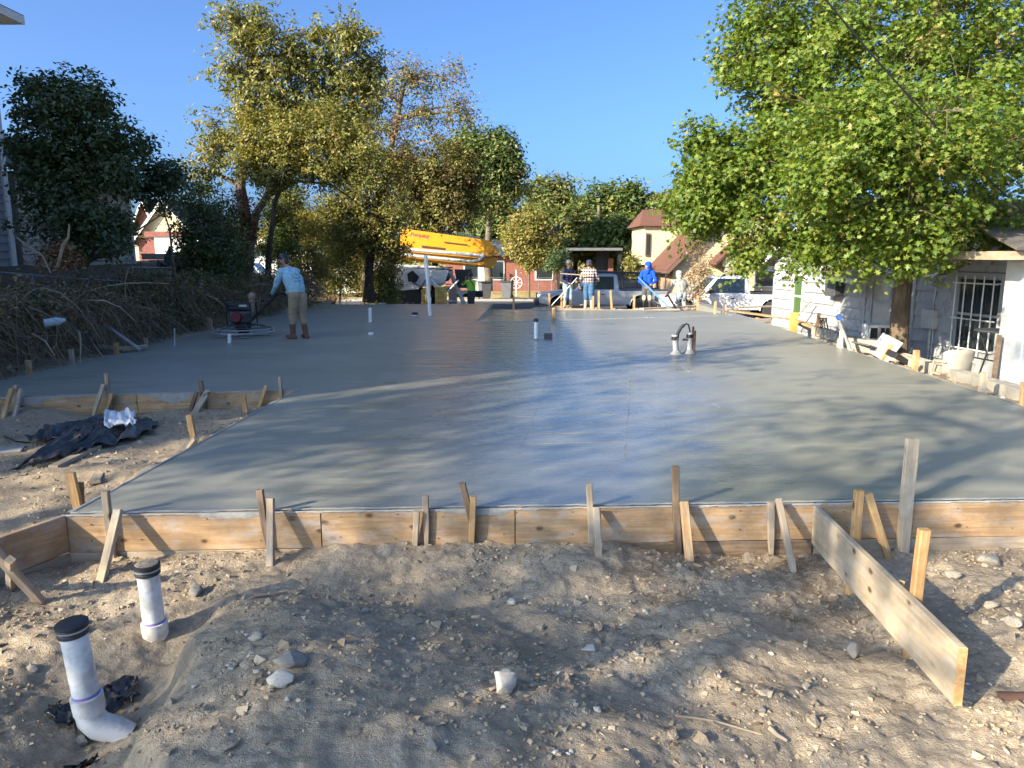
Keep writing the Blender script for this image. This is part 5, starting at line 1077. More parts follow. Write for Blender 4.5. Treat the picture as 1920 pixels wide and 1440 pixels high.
# meter, panel and conduits
sm = hs(1752); pn = MB(); pn.box(hp(sm, .42 + .10, .09), (.16, .30, .36), rz=math.atan2(hd.y, hd.x) + math.pi / 2); pn.build('breaker_box', plain('grey_panel', (.42, .42, .41), .5), house, world=True, bevel=.01)
mt = MB(); mt.tube([hp(sm + .05, 1.22, .02), hp(sm + .05, 1.22, .16)], .10, 16); mt.tube([hp(sm + .05, 1.22, .16), hp(sm + .05, 1.22, .2)], [.075, .05], 16); mt.build('electric_meter', M['grey_pipe'], house, smooth=True, world=True)
cd = MB(); cd.tube([hp(sm + .02, 1.15, .05), hp(sm + .0, .70, .05)], .018, 6); cd.tube([hp(sm - .02, .35, .05), hp(sm - .02, -.6, .05)], .03, 6); cd.tube([hp(sm + .06, .35, .05), hp(sm + .06, -.6, .05)], .018, 6); cd.build('conduits', M['grey_pipe'], house, smooth=True, world=True)
for px in (1714, 1622): s_ = hs(px); cb = MB(); cb.bar(hp(s_, -.6, .05), hp(s_, 1.7, .05), .09, .03, up=in3); cb.build('corner_board', M['peel'], house, world=True)
# roofs: rake fascia at the far end, gable over the near part
rf = MB(); rf.add([hp(-.35, EZ - .12, .30), hp(2.9, 3.0, .30), hp(2.9, 3.0, -6), hp(-.35, EZ - .12, -6), hp(-.35, EZ - .20, .30), hp(2.9, 2.92, .30), hp(2.9, 2.92, -6), hp(-.35, EZ - .20, -6)], [(0, 1, 2, 3), (7, 6, 5, 4), (0, 4, 5, 1), (1, 5, 6, 2), (2, 6, 7, 3), (3, 7, 4, 0)]); ro = rf.build('roof', M['roof_grey'], house, world=True)
rk = MB(); rk.add([hp(-.38, EZ - .26, .32), hp(2.9, 2.88, .32), hp(2.9, 3.03, .32), hp(-.38, EZ - .09, .32), hp(-.38, EZ - .26, .29), hp(2.9, 2.88, .29), hp(2.9, 3.03, .29), hp(-.38, EZ - .09, .29)], [(0, 1, 2, 3), (7, 6, 5, 4), (0, 4, 5, 1), (1, 5, 6, 2), (2, 6, 7, 3), (3, 7, 4, 0)]); rk.build('rake_board', M['white'], ro, world=True)
rf = MB(); rf.add([hp(2.9, 3.0, .30), hp(5.4, 2.0, .30), hp(5.4, 2.0, -6), hp(2.9, 3.0, -6), hp(2.9, 2.92, .30), hp(5.4, 1.92, .30), hp(5.4, 1.92, -6), hp(2.9, 2.92, -6)], [(0, 1, 2, 3), (7, 6, 5, 4), (0, 4, 5, 1), (1, 5, 6, 2), (2, 6, 7, 3), (3, 7, 4, 0)]); rf.build('roof', M['roof_grey'], house, world=True)
# near gable: rake rising to the right seen at 1795..1915
s0, s1 = hs(1770), hs(1990); z0 = 1.42; z1 = 2.6
rf = MB(); rf.add([hp(s0, z0, .35), hp(s1, z1, .35), hp(s1, z1, -5), hp(s0, z0, -5), hp(s0, z0 - .07, .35), hp(s1, z1 - .07, .35), hp(s1, z1 - .07, -5), hp(s0, z0 - .07, -5)], [(0, 1, 2, 3), (7, 6, 5, 4), (0, 4, 5, 1), (1, 5, 6, 2), (2, 6, 7, 3), (3, 7, 4, 0)]); ro = rf.build('roof', M['roof_grey'], house, world=True)
rk = MB(); rk.add([hp(s0, z0 - .13, .38), hp(s1, z1 - .13, .38), hp(s1, z1 + .03, .38), hp(s0, z0 + .03, .38), hp(s0, z0 - .13, .352), hp(s1, z1 - .13, .352), hp(s1, z1 + .03, .352), hp(s0, z0 + .03, .352)], [(0, 1, 2, 3), (7, 6, 5, 4), (0, 4, 5, 1), (1, 5, 6, 2), (2, 6, 7, 3), (3, 7, 4, 0)]); rk.build('rake_board', M['white'], ro, world=True)
# near porch with white stuccoed pier at the right edge
porch = thing('porch_pier', 'white plastered porch pier with a yellowed roof edge at the right border', 'porch', (7.5, 10.9, -.5))
mb = MB(); x0 = W(1893, 600, 10.9).x; mb.box((x0 + .35, 10.9, .55), (.62, .55, 2.2)); mb.build('pier', plain('white_plaster', (.50, .50, .485), .85, var=.05, bump=.3, bscale=40), porch, world=True, bevel=.02)
mb = MB(); x0 = W(1857, 480, 10.7).x; mb.box((x0 + 1.2, 11.3, 1.72), (2.4, 1.8, .12)); mb.build('roof_beam', M['pale_plank'], porch, world=True)
mb = MB(); mb.add([(x0 + .1, 10.3, 1.79), (x0 + 2.6, 10.3, 1.79), (x0 + 2.6, 12.3, 2.25), (x0 + .5, 12.3, 2.25), (x0 + .1, 10.3, 1.83), (x0 + 2.6, 10.3, 1.83), (x0 + 2.6, 12.3, 2.29), (x0 + .5, 12.3, 2.29)], [(0, 1, 2, 3), (7, 6, 5, 4), (0, 4, 5, 1), (1, 5, 6, 2), (2, 6, 7, 3), (3, 7, 4, 0)]); mb.build('porch_roof', M['roof_grey'], porch, world=True)

# concrete block wall between slab and the white house
cm = thing('block_wall', 'low wall of hollow concrete blocks along the right edge of the slab', 'wall', (6.75, 12, -.3))
def block_mesh():
    mb = MB(); L, Wd, H = .385, .19, .185
    x = [-L/2, -L/2+.03, -.02, .02, L/2-.03, L/2]; y = [-Wd/2, -Wd/2+.03, Wd/2-.03, Wd/2]
    for i in range(5):
        for j in range(3):
            if j == 1 and i in (1, 3): continue
            mb.box(((x[i]+x[i+1])/2, (y[j]+y[j+1])/2, 0), (x[i+1]-x[i], y[j+1]-y[j], H))
    me = bpy.data.meshes.new('block'); me.from_pydata(mb.v, [], mb.f); me.materials.append(M['cmu'])
    bm = bmesh.new(); bm.from_mesh(me); bmesh.ops.remove_doubles(bm, verts=bm.verts, dist=1e-4)
    dd = {}
    for f in bm.faces: dd.setdefault(tuple(sorted(v.index for v in f.verts)), []).append(f)
    bmesh.ops.delete(bm, geom=[f for l in dd.values() if len(l) > 1 for f in l], context='FACES_ONLY'); bmesh.ops.recalc_face_normals(bm, faces=bm.faces); bm.to_mesh(me); bm.free(); return me
BM_ = block_mesh()
def blocks(parent, pa, pb, zt, rows, skip=()):
    pa = Vector(pa); pb = Vector(pb); d = (pb - pa).normalized(); L = (pb - pa).length; rz = math.atan2(d.y, d.x)
    for r_ in range(rows):
        s_ = .2 if r_ % 2 else 0.0; k = 0
        while s_ < L:
            if (r_, k) not in skip:
                p = pa + d * s_; o = link('block', BM_, parent); o.location = Vector((p.x, p.y, zt - .1 - r_ * .2)) - wloc(parent) + Vector((random.uniform(-.008, .008), random.uniform(-.008, .008), random.uniform(-.004, .004))); o.rotation_euler = (0, 0, rz + random.uniform(-.02, .02))
            s_ += .4; k += 1
blocks(cm, (6.48, 8.2), (6.72, 12.9), .06, 2)
blocks(cm, (6.85, 14.6), (7.0, 17.0), .10, 2, skip=((0, 2),))
# rubble around the tree foot: metal bracket, boards, pots
def slabpiece(name, label, cat, c, size, rot, mat, bevel=.005):
    mb = MB(); from mathutils import Euler
    mb.box((0, 0, 0), size); o = mb.build(name, mat, bevel=bevel); o.location = c; o.rotation_euler = Euler(rot); return tag(o, label, cat)
q = G(1655, 655, .12)
slabpiece('metal_plate', 'bent grey metal plate leaning in the rubble by the tree foot', 'metal scrap', W(1660, 652, 12.9), (.02, .5, .42), (.3, .5, .4), M['grey_pipe'])
slabpiece('metal_plate', 'dark flat plate lying on the rubble left of the bent grey plate', 'metal scrap', W(1630, 650, 13.2), (.6, .35, .03), (.1, .25, .6), M['dark_grey'])
slabpiece('foam_block', 'pale curved slab leaning behind the flat dark plate in the rubble', 'rubble', W(1610, 648, 13.9), (.75, .12, .26), (.1, .05, -.5), M['cmu'], .04)
slabpiece('metal_plate', 'black scrap lying at the edge of the slab below the tree foot', 'metal scrap', W(1683, 670, 12.4), (.3, .25, .1), (.2, .5, .3), M['black_metal'])
for k, (px, py, w_) in enumerate([(1655, 680, .12), (1625, 660, .14), (1640, 672, .10), (1690, 690, .09), (1600, 650, .10)]):
    o = link('rock', rock_mesh('rock', 400 + k, M['rock_pale' if k % 2 else 'rock'], .7)); p = G(px, py, -.05); o.location = (p.x + .22, p.y, .0); o.scale = (w_, w_ * .8, w_ * .7); tag(o, ['rubble stone under the bent metal plate', 'rubble stone left of the leaning stake by the tree', 'small stone between the plates near the tree foot', 'stone lump right of the black scrap at the slab edge', 'stone at the foot of the white conduit stubs'][k], 'rock')
# conduit stubs at the slab edge
def stub(name, label, px, py_t, py_b, r_, mat, z=0, bend=None, cap=None):
    b = G(px, py_b, z); t_ = W(px if bend is None else bend, py_t, b.y); root = thing(name, label, 'pipe', tuple(b))
    mb = MB(); mb.tube([b - Vector((0, 0, .05)), t_], r_, 14); mb.build('pipe', mat, root, True, True)
    mb = MB(); mb.lathe([(r_ * 1.9, -.001), (r_ * 1.5, .012), (r_ * 1.02, .03), (r_ * 1.01, .031)], b, 16); mb.build('cement_collar', M['cement'], root, True, True)
    if cap: mb = MB(); mb.lathe([(r_ * 1.15, -.06), (r_ * 1.18, .0), (r_ * .4, .012)], t_, 16); mb.build('cap', cap, root, True, True)
    return root
stub('conduit_stub', 'white conduit stub at the right slab edge among the rubble', 1578, 612, 653, .035, M['pvc_clean'])
stub('conduit_stub', 'bent grey conduit with blue tape at the right slab edge', 1597, 600, 657, .03, M['grey_pipe'], bend=1573)
mb = MB(); mb.tube([W(1577, 597, 13.3), W(1570, 593, 13.3)], .05, 8); tag(mb.build('blue_tape', plain('blue_tape', (.06, .13, .38), .4)), 'knot of blue tape on top of the bent conduit', 'tape')
stub('vent_pipe', 'white vent pipe with black cap right of centre on the slab', 1005, 598, 637, .042, M['pvc_clean'], cap=M['black_rubber'])
stub('vent_pipe', 'white vent pipe at left with a cement-splashed base', 694, 577, 606, .042, M['pvc_clean'])
stub('cleanout_stub', 'short wide white stub left of the tall pole', 778, 586, 594, .075, M['pvc_clean'], cap=M['black_rubber'])
stub('tall_vent_pole', 'tall thin white pipe standing before the pump truck', 807, 478, 594, .05, M['pvc_clean'], bend=798)
stub('rod_stub', 'thin grey rod at the left slab edge before the power trowel', 327, 616, 651, .017, M['steel'])
stub('short_pipe_stub', 'short white pipe in front of the power trowel ring', 430, 626, 646, .035, M['pvc_clean'])
stub('low_drain_stub', 'low drain stub just proud of the slab near the left vent pipe', 696, 624, 629, .05, M['grey_pipe'], cap=M['pvc_clean'])
b = G(1028, 634, 0); rb_ = thing('drain_box', 'small dark drain box with an upright rod beside the centre vent pipe', 'drain box', tuple(b)); mb = MB(); mb.box((b.x, b.y, .05), (.17, .14, .1)); mb.build('box', M['dark_grey'], rb_, world=True, bevel=.01); mb = MB(); mb.tube([(b.x + .07, b.y, .09), (b.x + .07, b.y, .26)], .008, 6); mb.build('rod', M['steel'], rb_, world=True)
# pair of electrical conduits with looped hose and rebar stake
b = G(1282, 664, 0); cl = thing('conduit_pair', 'two grey conduits joined by a looped black hose, rebar stake beside them', 'conduit', tuple(b))
pA, pB = G(1268, 664, 0), G(1293, 662, 0)
for p, tp_ in ((pA, W(1265, 628, pA.y)), (pB, W(1293, 624, pB.y))):
    mb = MB(); mb.tube([p, tp_], .052, 16); mb.build('conduit', M['grey_pipe'], cl, True, True)
    mb = MB(); mb.tube([tp_ - Vector((0, 0, .09)), tp_ - Vector((0, 0, .03))], .056, 16); mb.build('tape_band', M['black_rubber'], cl, True, True); mb = MB(); mb.tube([tp_ - Vector((0, 0, .02)), tp_], .058, 16); mb.build('rim', M['pvc'], cl, True, True)
    mb = MB(); mb.lathe([(.12, 0), (.09, .03), (.055, .07), (.054, .071)], p, 16); mb.build('cement_collar', M['cement'], cl, True, True)
mb = MB(); mb.tube([W(1269, 640, pA.y), W(1271, 625, pA.y), W(1277, 614, pA.y), W(1283, 609, pA.y)], .028, 10); mb.build('hose', M['black_rubber'], cl, True, True)
mb = MB(); mb.tube([W(1282, 610, pA.y), W(1287, 607, pA.y), W(1291, 609, pA.y), W(1294, 622, pA.y)], .014, 8); mb.build('cable', M['black_rubber'], cl, True, True)
mb = MB(); q = W(1300, 612, pB.y); mb.tube([q, Vector((q.x, q.y, -.02))], .02, 8); q = W(1303, 620, pB.y); mb.tube([q, Vector((q.x, q.y, -.02))], .022, 8); mb.tube([W(1280, 637, pB.y - .03), W(1303, 636, pB.y - .03)], .018, 8); mb.build('rebar_stake', M['rust'], cl, True, True)

# items in front of the white house
ac = thing('window_air_conditioner', 'old air conditioner with black grilles on the ground before the white house wall', 'air conditioner', tuple(W(1642, 640, 14.6)))
mb = MB(); c0 = W(1642, 622, 14.6); mb.box(c0, (.42, .34, .30)); mb.build('case', M['pvc'], ac, world=True, bevel=.02)
for dx, w_ in ((-.12, .13), (.05, .07), (.14, .07)):
    mb = MB(); mb.box((c0.x + dx, c0.y - .175, c0.z - .01), (w_, .02, .2)); mb.build('grille', M['black_metal'], ac, world=True)
ch = thing('plastic_chair', 'dusty cream plastic chair standing behind the block wall', 'chair', tuple(W(1812, 690, 10.9)))
M['cream_plastic'] = plain('cream_plastic', (.40, .36, .27), .45, var=.1, dirt=((.30, .25, .18), .5))
cx, cy = W(1808, 690, 10.9).x, 10.9; zt, zs_ = W(1808, 657, 10.9).z, W(1808, 700, 10.9).z - .05
mb = MB(); n = 12; V = []; 
for j in range(6):
    for i in range(n + 1):
        u = i / n * 2 - 1; z = zs_ + (zt - zs_) * j / 5; V.append((cx + u * (.22 + .02 * j / 5), cy + .10 * u * u - .05 * j / 5 + .1, z - (.05 * abs(u) ** 4 if j == 5 else 0)))
mb.add(V, [(j * (n + 1) + i, j * (n + 1) + i + 1, (j + 1) * (n + 1) + i + 1, (j + 1) * (n + 1) + i) for j in range(5) for i in range(n)]); bo = mb.build('backrest', M['cream_plastic'], ch, True, True, fix=False); bo.modifiers.new('t', 'SOLIDIFY').thickness = .012
mb = MB(); mb.box((cx, cy + .30, zs_ - .01), (.44, .42, .03)); mb.build('seat', M['cream_plastic'], ch, world=True, bevel=.012)
for dx in (-.2, .2):
    for dy in (.12, .48): mb = MB(); mb.tube([(cx + dx, cy + dy, zs_ - .02), (cx + dx * 1.15, cy + dy + (.03 if dy > .3 else -.03), -.56)], [.025, .018], 8); mb.build('leg', M['cream_plastic'], ch, True, True)
    mb = MB(); mb.tube([(cx + dx * 1.1, cy + .12, zs_ + .2), (cx + dx * 1.12, cy + .4, zs_ + .19), (cx + dx * 1.08, cy + .48, zs_)], .02, 8); mb.build('armrest', M['cream_plastic'], ch, True, True)
tb = thing('metal_side_table', 'dark metal garden table with curved legs left of the white pier', 'table', tuple(W(1870, 690, 11.6)))
tc_ = W(1872, 622, 11.6); mb = MB(); mb.lathe([(.32, 0), (.33, .015), (.32, .03)], tc_, 24); mb.build('table_top', M['dark_grey'], tb, True, True)
for a in range(3):
    an = a * 2.1 + .4; dv = Vector((math.cos(an), math.sin(an), 0)); mb = MB(); mb.tube([tc_ + dv * .25, tc_ + dv * .12 + Vector((0, 0, -.35)), Vector((tc_.x, tc_.y, -.55)) + dv * .28], .014, 6); mb.build('leg', M['black_metal'], tb, True, True)
q = W(1865, 690, 11.0); mb = MB(); mb.bar((q.x, q.y, -.5), (q.x + .02, q.y, W(1865, 628, 11.0).z), .05, .05); tag(mb.build('dark_post', M['dark_wood']), 'dark wooden post below the barred window', 'post')
q = G(1515, 622, .0); wl = thing('coiled_cable_reel', 'rusty reel of coiled cable standing at the slab edge', 'cable reel', tuple(q))
for k in range(4):
    mb = MB(); cc = Vector((q.x + .22 + .05 * k, q.y, .15)); mb.tube([cc + Vector((.02 * math.sin(a * 3 + k), .15 * math.cos(a), .16 * math.sin(a))) for a in np.linspace(0, 6.2, 18)], .014, 6); mb.build('coil', M['black_rubber' if k % 2 else 'rust'], wl, True, True)
mb = MB(); mb.bar((q.x + .2, q.y, -.1), (q.x + .22, q.y, .42), .07, .04); mb.build('spindle', M['dark_wood'], wl, world=True)
q0, q1 = G(1466, 608, .0), W(1519, 565, 18.2); plank('shovel_handle', (q0.x + .2, q0.y, .0), q1, .035, .035, M['pale_plank']); tag(bpy.data.objects['shovel_handle'], 'long wooden handle leaning against the white house wall', 'handle')
mb = MB(); pz = W(1448, 585, 20.9); 
for dx in (0, .12): mb.tube([(pz.x + dx, pz.y, -.5), (pz.x + dx, pz.y, W(1448, 512, 20.9).z)], .03, 8)
mb.tube([(pz.x, pz.y, .6), (pz.x + .12, pz.y, .6)], .015, 6); tag(mb.build('gate_post', M['steel'], smooth=True), 'pair of galvanised gate posts at the far corner of the white house', 'post')
# dirt berms with pale lumber at the right far edge
for k, (pa, pb, wd) in enumerate([((1330, 580), (1470, 602), .22), ((1352, 578), (1440, 575), .2), ((1420, 590), (1495, 618), .18)]):
    a = G(*pa, .02); b = G(*pb, .02); plank('loose_board', (a.x + .5, a.y, .0 + .05 * k), (b.x + .45, b.y, .04), wd, .04, M['pine' if k != 1 else 'pale_plank']); 
for o, lb in zip([o for o in C.objects if o.name.startswith('loose_board')], ['pale loose board lying along the far right slab edge', 'pale board on the dirt berm before the white pickup', 'short pale board near the white house corner']): tag(o, lb, 'board')

# ---------------------------------------------------------------- left: grey house, tan wing, block wall, fence
gh = thing('grey_siding_house', 'tall dark grey lap-siding house with white corner board at the left border', 'house', (-13, 17.5, 1.2))
cxg = -11.55; yg = 17.5
mb = MB(); mb.prism([(cxg - .02, 1.0), (cxg - .02, 6.85), (-19, 6.85), (-19, 1.0)], 2.0, yg, 'y'); mb.build('wall', M['siding_grey'], gh, world=True)
siding(gh, (cxg, 8.0), (cxg, yg), 1.45, 6.85, .178, M['siding_grey'])
mb = MB(); mb.box((cxg + .03, yg - .05, 4.0), (.12, .16, 5.7)); mb.build('corner_board', M['white'], gh, world=True)
mb = MB(); mb.box((cxg - .03, 12.0, 1.2), (.16, 10.9, .5)); mb.build('foundation', M['cement_dry'], gh, world=True)
mb = MB(); mb.box((-15.3, 9.8, 6.95), (8.5, 16.6, .18)); mb.build('soffit', M['white'], gh, world=True)
mb = MB(); mb.add([(-19.6, 1.5, 7.05), (-11.04, 1.5, 7.05), (-11.04, 18.1, 7.05), (-19.6, 18.1, 7.05), (-15.3, 1.5, 7.9), (-15.3, 18.1, 7.9)], [(0, 1, 4), (1, 2, 5, 4), (2, 3, 5), (3, 0, 4, 5)]); mb.build('roof', M['roof_grey'], gh, world=True)
tw_ = thing('tan_siding_wing', 'one-storey tan-grey siding wing behind the dark tree', 'house', (-12.5, 20, 1.2))
mb = MB(); mb.prism([(cxg - .25, 1.2), (cxg - .25, 3.6), (-18, 3.6), (-18, 1.2)], yg + 9.05, yg + 9.2, 'y')
xw = cxg - .1; mb = MB(); mb.box((xw - 1.5, yg + 3.1, 2.4), (3.0, 5.2, 2.5)); mb.build('wall', M['siding_tan'], tw_, world=True)
siding(tw_, (xw, yg + .5), (xw, yg + 5.7), 1.2, 3.6, .178, M['siding_tan'])
mb = MB(); mb.box((xw + .03, yg + 5.72, 2.4), (.12, .12, 2.5)); mb.build('corner_board', M['white'], tw_, world=True)
mb = MB(); mb.add([(xw + .35, yg + .3, 3.55), (xw + .35, yg + 6, 3.55), (xw - 2.5, yg + 6, 4.9), (xw - 2.5, yg + .3, 4.9), (xw + .35, yg + .3, 3.65), (xw + .35, yg + 6, 3.65), (xw - 2.5, yg + 6, 5.0), (xw - 2.5, yg + .3, 5.0)], [(0, 1, 2, 3), (7, 6, 5, 4), (0, 4, 5, 1), (1, 5, 6, 2), (2, 6, 7, 3), (3, 7, 4, 0)]); mb.build('roof', M['roof_grey'], tw_, world=True)
bw = thing('grey_block_wall', 'low grey block wall at the top of the left bank', 'wall', (-11, 24, 1.1)); blocks(bw, (-11.6, 24.2), (-9.6, 24.6), 1.75, 3)
fn = thing('chain_link_fence', 'sagging chain-link fence with grey top rail in the brush on the left', 'fence', (-8.2, 14, .9))
fp = [W(-30, 508, 11.8), W(60, 516, 12.8), W(150, 523, 14.2), W(240, 528, 16.0)]
mb = MB(); mb.tube(fp, .018, 8); mb.build('top_rail', M['old_galv'], fn, True, True)
for p in (fp[1], fp[3]): mb = MB(); mb.tube([p + Vector((0, 0, .03)), Vector((p.x, p.y, .1))], .024, 8); mb.build('post', M['old_galv'], fn, True, True)
mb = MB(); a, b = fp[2], fp[3] + (fp[3] - fp[2]) * .9
for sgn in (1, -1):
    for i in range(46):
        u = i / 45 * 1.4 - .2; u2 = u + sgn * .2
        if not (0 <= u <= 1 and 0 <= u2 <= 1): continue
        mb.tube([a.lerp(b, u), a.lerp(b, u2) - Vector((0, 0, .75))], .0025, 3, caps=False)
tag(mb.build('mesh', M['old_galv'], fn, world=True, fix=False), kind='stuff')
f2 = [W(248, 501, 20), W(330, 503, 20.5)]; fz = thing('fence_rail', 'short length of fence rail in front of the grey block wall', 'fence', tuple(f2[0])); mb = MB(); mb.tube(f2, .022, 8); mb.build('top_rail', M['steel'], fz, True, True); mb = MB(); mb.tube([f2[0], f2[0] - Vector((0, 0, .7))], .025, 8); mb.build('post', M['steel'], fz, True, True)
f3 = [W(470, 515, 24.5), W(560, 520, 27), W(680, 521, 32.3)]; fz = thing('wire_fence', 'wire fence strung between the trunks behind the trowel operator', 'fence', tuple(f3[1])); mb = MB(); mb.tube(f3, .012, 5); mb.tube([p - Vector((0, 0, .35)) for p in f3], .006, 4); mb.build('wire', M['steel'], fz, True, True)
for p in f3: mb = MB(); mb.tube([p + Vector((0, 0, .05)), Vector((p.x, p.y, gz(p.x, p.y) - .1))], .03, 7); mb.build('post', M['rust'], fz, True, True)
sheet('tarp', 'dark tarp heap in front of the grey block wall', 'tarp', [Vector((-9.6, 20.5, 0)), Vector((-9.0, 20.5, 0)), Vector((-9.0, 21.3, 0)), Vector((-9.6, 21.3, 0))], M['poly_dusty'], .5, 44, 16, 14, .05)

# ---------------------------------------------------------------- houses across the street
def gable_front(name, label, px0, px1, py_e, py_a, Y, depth, wallm, gablem, roofm, zb=-.95, trim=M['white'], over=.4, side=None):
    x0, x1 = W(px0, py_e, Y).x, W(px1, py_e, Y).x; ze = W(px0, py_e, Y).z; za = W((px0 + px1) / 2, py_a, Y).z; xm = (x0 + x1) / 2
    root = thing(name, label, 'house', ((x0 + x1) / 2, Y, zb))
    mb = MB(); mb.prism([(x0, zb), (x1, zb), (x1, ze), (x0, ze)], Y, Y + depth, 'y'); mb.build('wall', wallm, root, world=True)
    mb = MB(); mb.prism([(x0, ze + .001), (x1, ze + .001), (xm, za)], Y + .01, Y + depth, 'y'); mb.build('gable', gablem, root, world=True)
    sl = (za - ze) / (xm - x0); th = .12
    rf = MB(); rf.prism([(x0 - over, ze - sl * over + .02), (xm, za + .02), (x1 + over, ze - sl * over + .02), (x1 + over, ze - sl * over + .02 + th), (xm, za + .02 + th), (x0 - over, ze - sl * over + .02 + th)], Y - .35, Y + depth + .3, 'y'); ro = rf.build('roof', roofm, root, world=True)
    rk = MB(); rk.prism([(x0 - over - .01, ze - sl * over - .14), (xm, za - .14), (x1 + over + .01, ze - sl * over - .14), (x1 + over + .01, ze - sl * over + .13), (xm, za + .14), (x0 - over - .01, ze - sl * over + .13)], Y - .40, Y - .352, 'y'); rk.build('rake_board', trim, ro, world=True)
    return root, (x0, x1, ze, za)
hh, _d = gable_front('brick_gable_house', 'sunlit cream and red brick gabled house seen past the dark tree', 258, 368, 446, 376, 52, 9, M['brick_red'], M['stucco'], M['roof_grey'], -.3)
x0, x1, ze, za = _d
mb = MB(); mb.box(((x0 + x1) / 2 + .4, 51.9, ze - .6), (2.4, .12, 1.5)); mb.build('garage_door', M['white'], hh, world=True)
mb = MB(); mb.box(((x0 + x1) / 2 + .2, 51.8, ze + .25), (3.2, .2, .35)); mb.build('brick_band', M['brick_red'], hh, world=True)
hg, _d = gable_front('brick_gable_house', 'small red brick gable at the left of the sunlit cream gable', 250, 296, 430, 378, 56, 8, M['stucco'], M['brick_red'], M['roof_grey'], -.3)
sg, _d = gable_front('white_garage', 'small white garage glimpsed between the left trunks', 468, 520, 470, 452, 47, 6, M['white'], M['white'], M['white'], -.8)
mb = MB(); mb.box((W(474, 470, 46.9).x, 46.92, W(474, 472, 46.9).z), (.5, .1, .5)); mb.build('window', M['glass'], sg, world=True)
# red brick house with dark roof
Y_ = 54.0; rbh = thing('red_brick_house', 'low red brick house with a dark navy shingle roof behind the bins', 'house', (W(955, 540, Y_).x, Y_, -.9))
xa, xb = W(835, 500, Y_).x, W(1050, 500, Y_).x; ze = W(900, 478, Y_).z; za = W(900, 428, Y_).z
mb = MB(); mb.box(((xa + xb) / 2, Y_ + 4, (ze - .95) / 2), (xb - xa, 8, ze + .95)); mb.build('wall', M['brick_red'], rbh, world=True)
mb = MB(); mb.add([(xa - .5, Y_ - .7, ze - .05), (xb + .5, Y_ - .7, ze - .05), (xb + .5, Y_ + 8.7, ze - .05), (xa - .5, Y_ + 8.7, ze - .05), (xa + 2.4, Y_ + 4, za), (xb - 1.0, Y_ + 4, za)], [(0, 1, 5, 4), (1, 2, 5), (2, 3, 4, 5), (3, 0, 4), (3, 2, 1, 0)]); mb.build('roof', M['roof_navy'], rbh, world=True)
mb = MB(); mb.prism([(W(1018, 470, 53).x, ze - .02), (W(1052, 470, 53).x, ze - .02), (W(1050, 424, 53).x, W(1050, 424, 53).z), (W(1040, 424, 53).x, W(1040, 424, 53).z)], Y_ - .9, Y_ + 3, 'y'); mb.build('gable_end', M['roof_navy'], rbh, world=True)
for px, w_ in ((930, 1.0), (885, 1.0), (1020, 1.1)):
    x_ = W(px, 505, Y_).x; fr = MB(); fr.box((x_, Y_ - .04, .55), (w_ + .2, .1, 1.4)); f_ = fr.build('window', M['white'], rbh, world=True); mb = MB(); mb.box((x_, Y_ - .10, .55), (w_, .06, 1.2)); mb.build('pane', M['glass'], f_, world=True)
mb = MB(); mb.box((W(905, 520, Y_).x, Y_ - .05, .15), (1.0, .12, 2.1)); mb.build('door', M['white'], rbh, world=True)
for px in (898, 912): x_ = W(px, 520, 52.5).x; mb = MB(); mb.box((x_, 52.6, .15), (.14, .14, 2.2)); mb.build('porch_post', M['white'], rbh, world=True)
# carport
cp = thing('carport', 'black flat-roofed carport right of the red brick house', 'carport', (W(1112, 540, 52).x, 52, -.9))
xa, xb = W(1062, 470, 51).x, W(1165, 470, 51).x; zt = W(1100, 464, 51).z
mb = MB(); mb.box(((xa + xb) / 2, 54, zt - .12), (xb - xa, 6.5, .2)); mb.build('roof', M['dark_grey'], cp, world=True); mb = MB(); mb.box(((xa + xb) / 2, 50.72, zt - .12), (xb - xa + .1, .05, .16)); mb.build('fascia', M['old_galv'], cp, world=True)
for px, w_ in ((1064, .25), (1135, .9), (1162, .25)): x_ = W(px, 500, 51).x; mb = MB(); mb.box((x_, 51.2 + (w_ > .5) * 1.5, (zt - 1.15) / 2), (w_, .25, zt + .7)); mb.build('post', M['black_metal'], cp, world=True)
x_ = W(1150, 510, 51).x; mb = MB(); mb.box((x_, 52.5, .3), (.35, .2, 2.2)); mb.build('brick_pier', M['brick_red'], cp, world=True)
mb = MB(); mb.tube([(W(1124, 500, 58).x, 58, -.8), (W(1123, 385, 58).x, 58, W(1123, 385, 58).z)], [.16, .12], 10); tag(mb.build('utility_pole', M['dark_wood'], smooth=True), 'brown wooden utility pole above the carport', 'pole')
q = W(1050, 428, 53); mb = MB(); mb.tube([q, q + Vector((.25, 0, .7)), q + Vector((.75, 0, .55))], .03, 6); tag(mb.build('roof_antenna', M['steel']), 'bent metal mast on the end of the navy roof', 'antenna')
# cream house with brown roofs
chs = thing('cream_stone_house', 'two-storey cream stone house with steep brown roofs across the street', 'house', (13, 46, -.95))
Xl = W(1262, 500, 44).x; Xr = Xl + 7.6; Xm = (Xl + Xr) / 2; ze = 1.15; za = ze + (Xm - Xl) * 1.05
mb = MB(); mb.prism([(Xl, -.95), (Xr, -.95), (Xr, ze), (Xm, za), (Xl, ze)], 44, 44.25, 'y'); mb.build('gable_wall', M['stone_cream'], chs, world=True)
mb = MB(); mb.box((Xl + .1, 49.9, .1), (.2, 11.2, 2.1)); mb.build('side_wall', M['brick_tan'], chs, world=True)
mb = MB(); mb.box((Xr - .1, 49.9, .1), (.2, 11.2, 2.1)); mb.build('side_wall', M['brick_tan'], chs, world=True)
sl = 1.05; ov = .45; th = .14
rf = MB(); rf.prism([(Xl - ov, ze - sl * ov), (Xm, za), (Xm, za + th * 1.3), (Xl - ov, ze - sl * ov + th)], 43.5, 56, 'y'); ro = rf.build('roof', M['roof_brown'], chs, world=True)
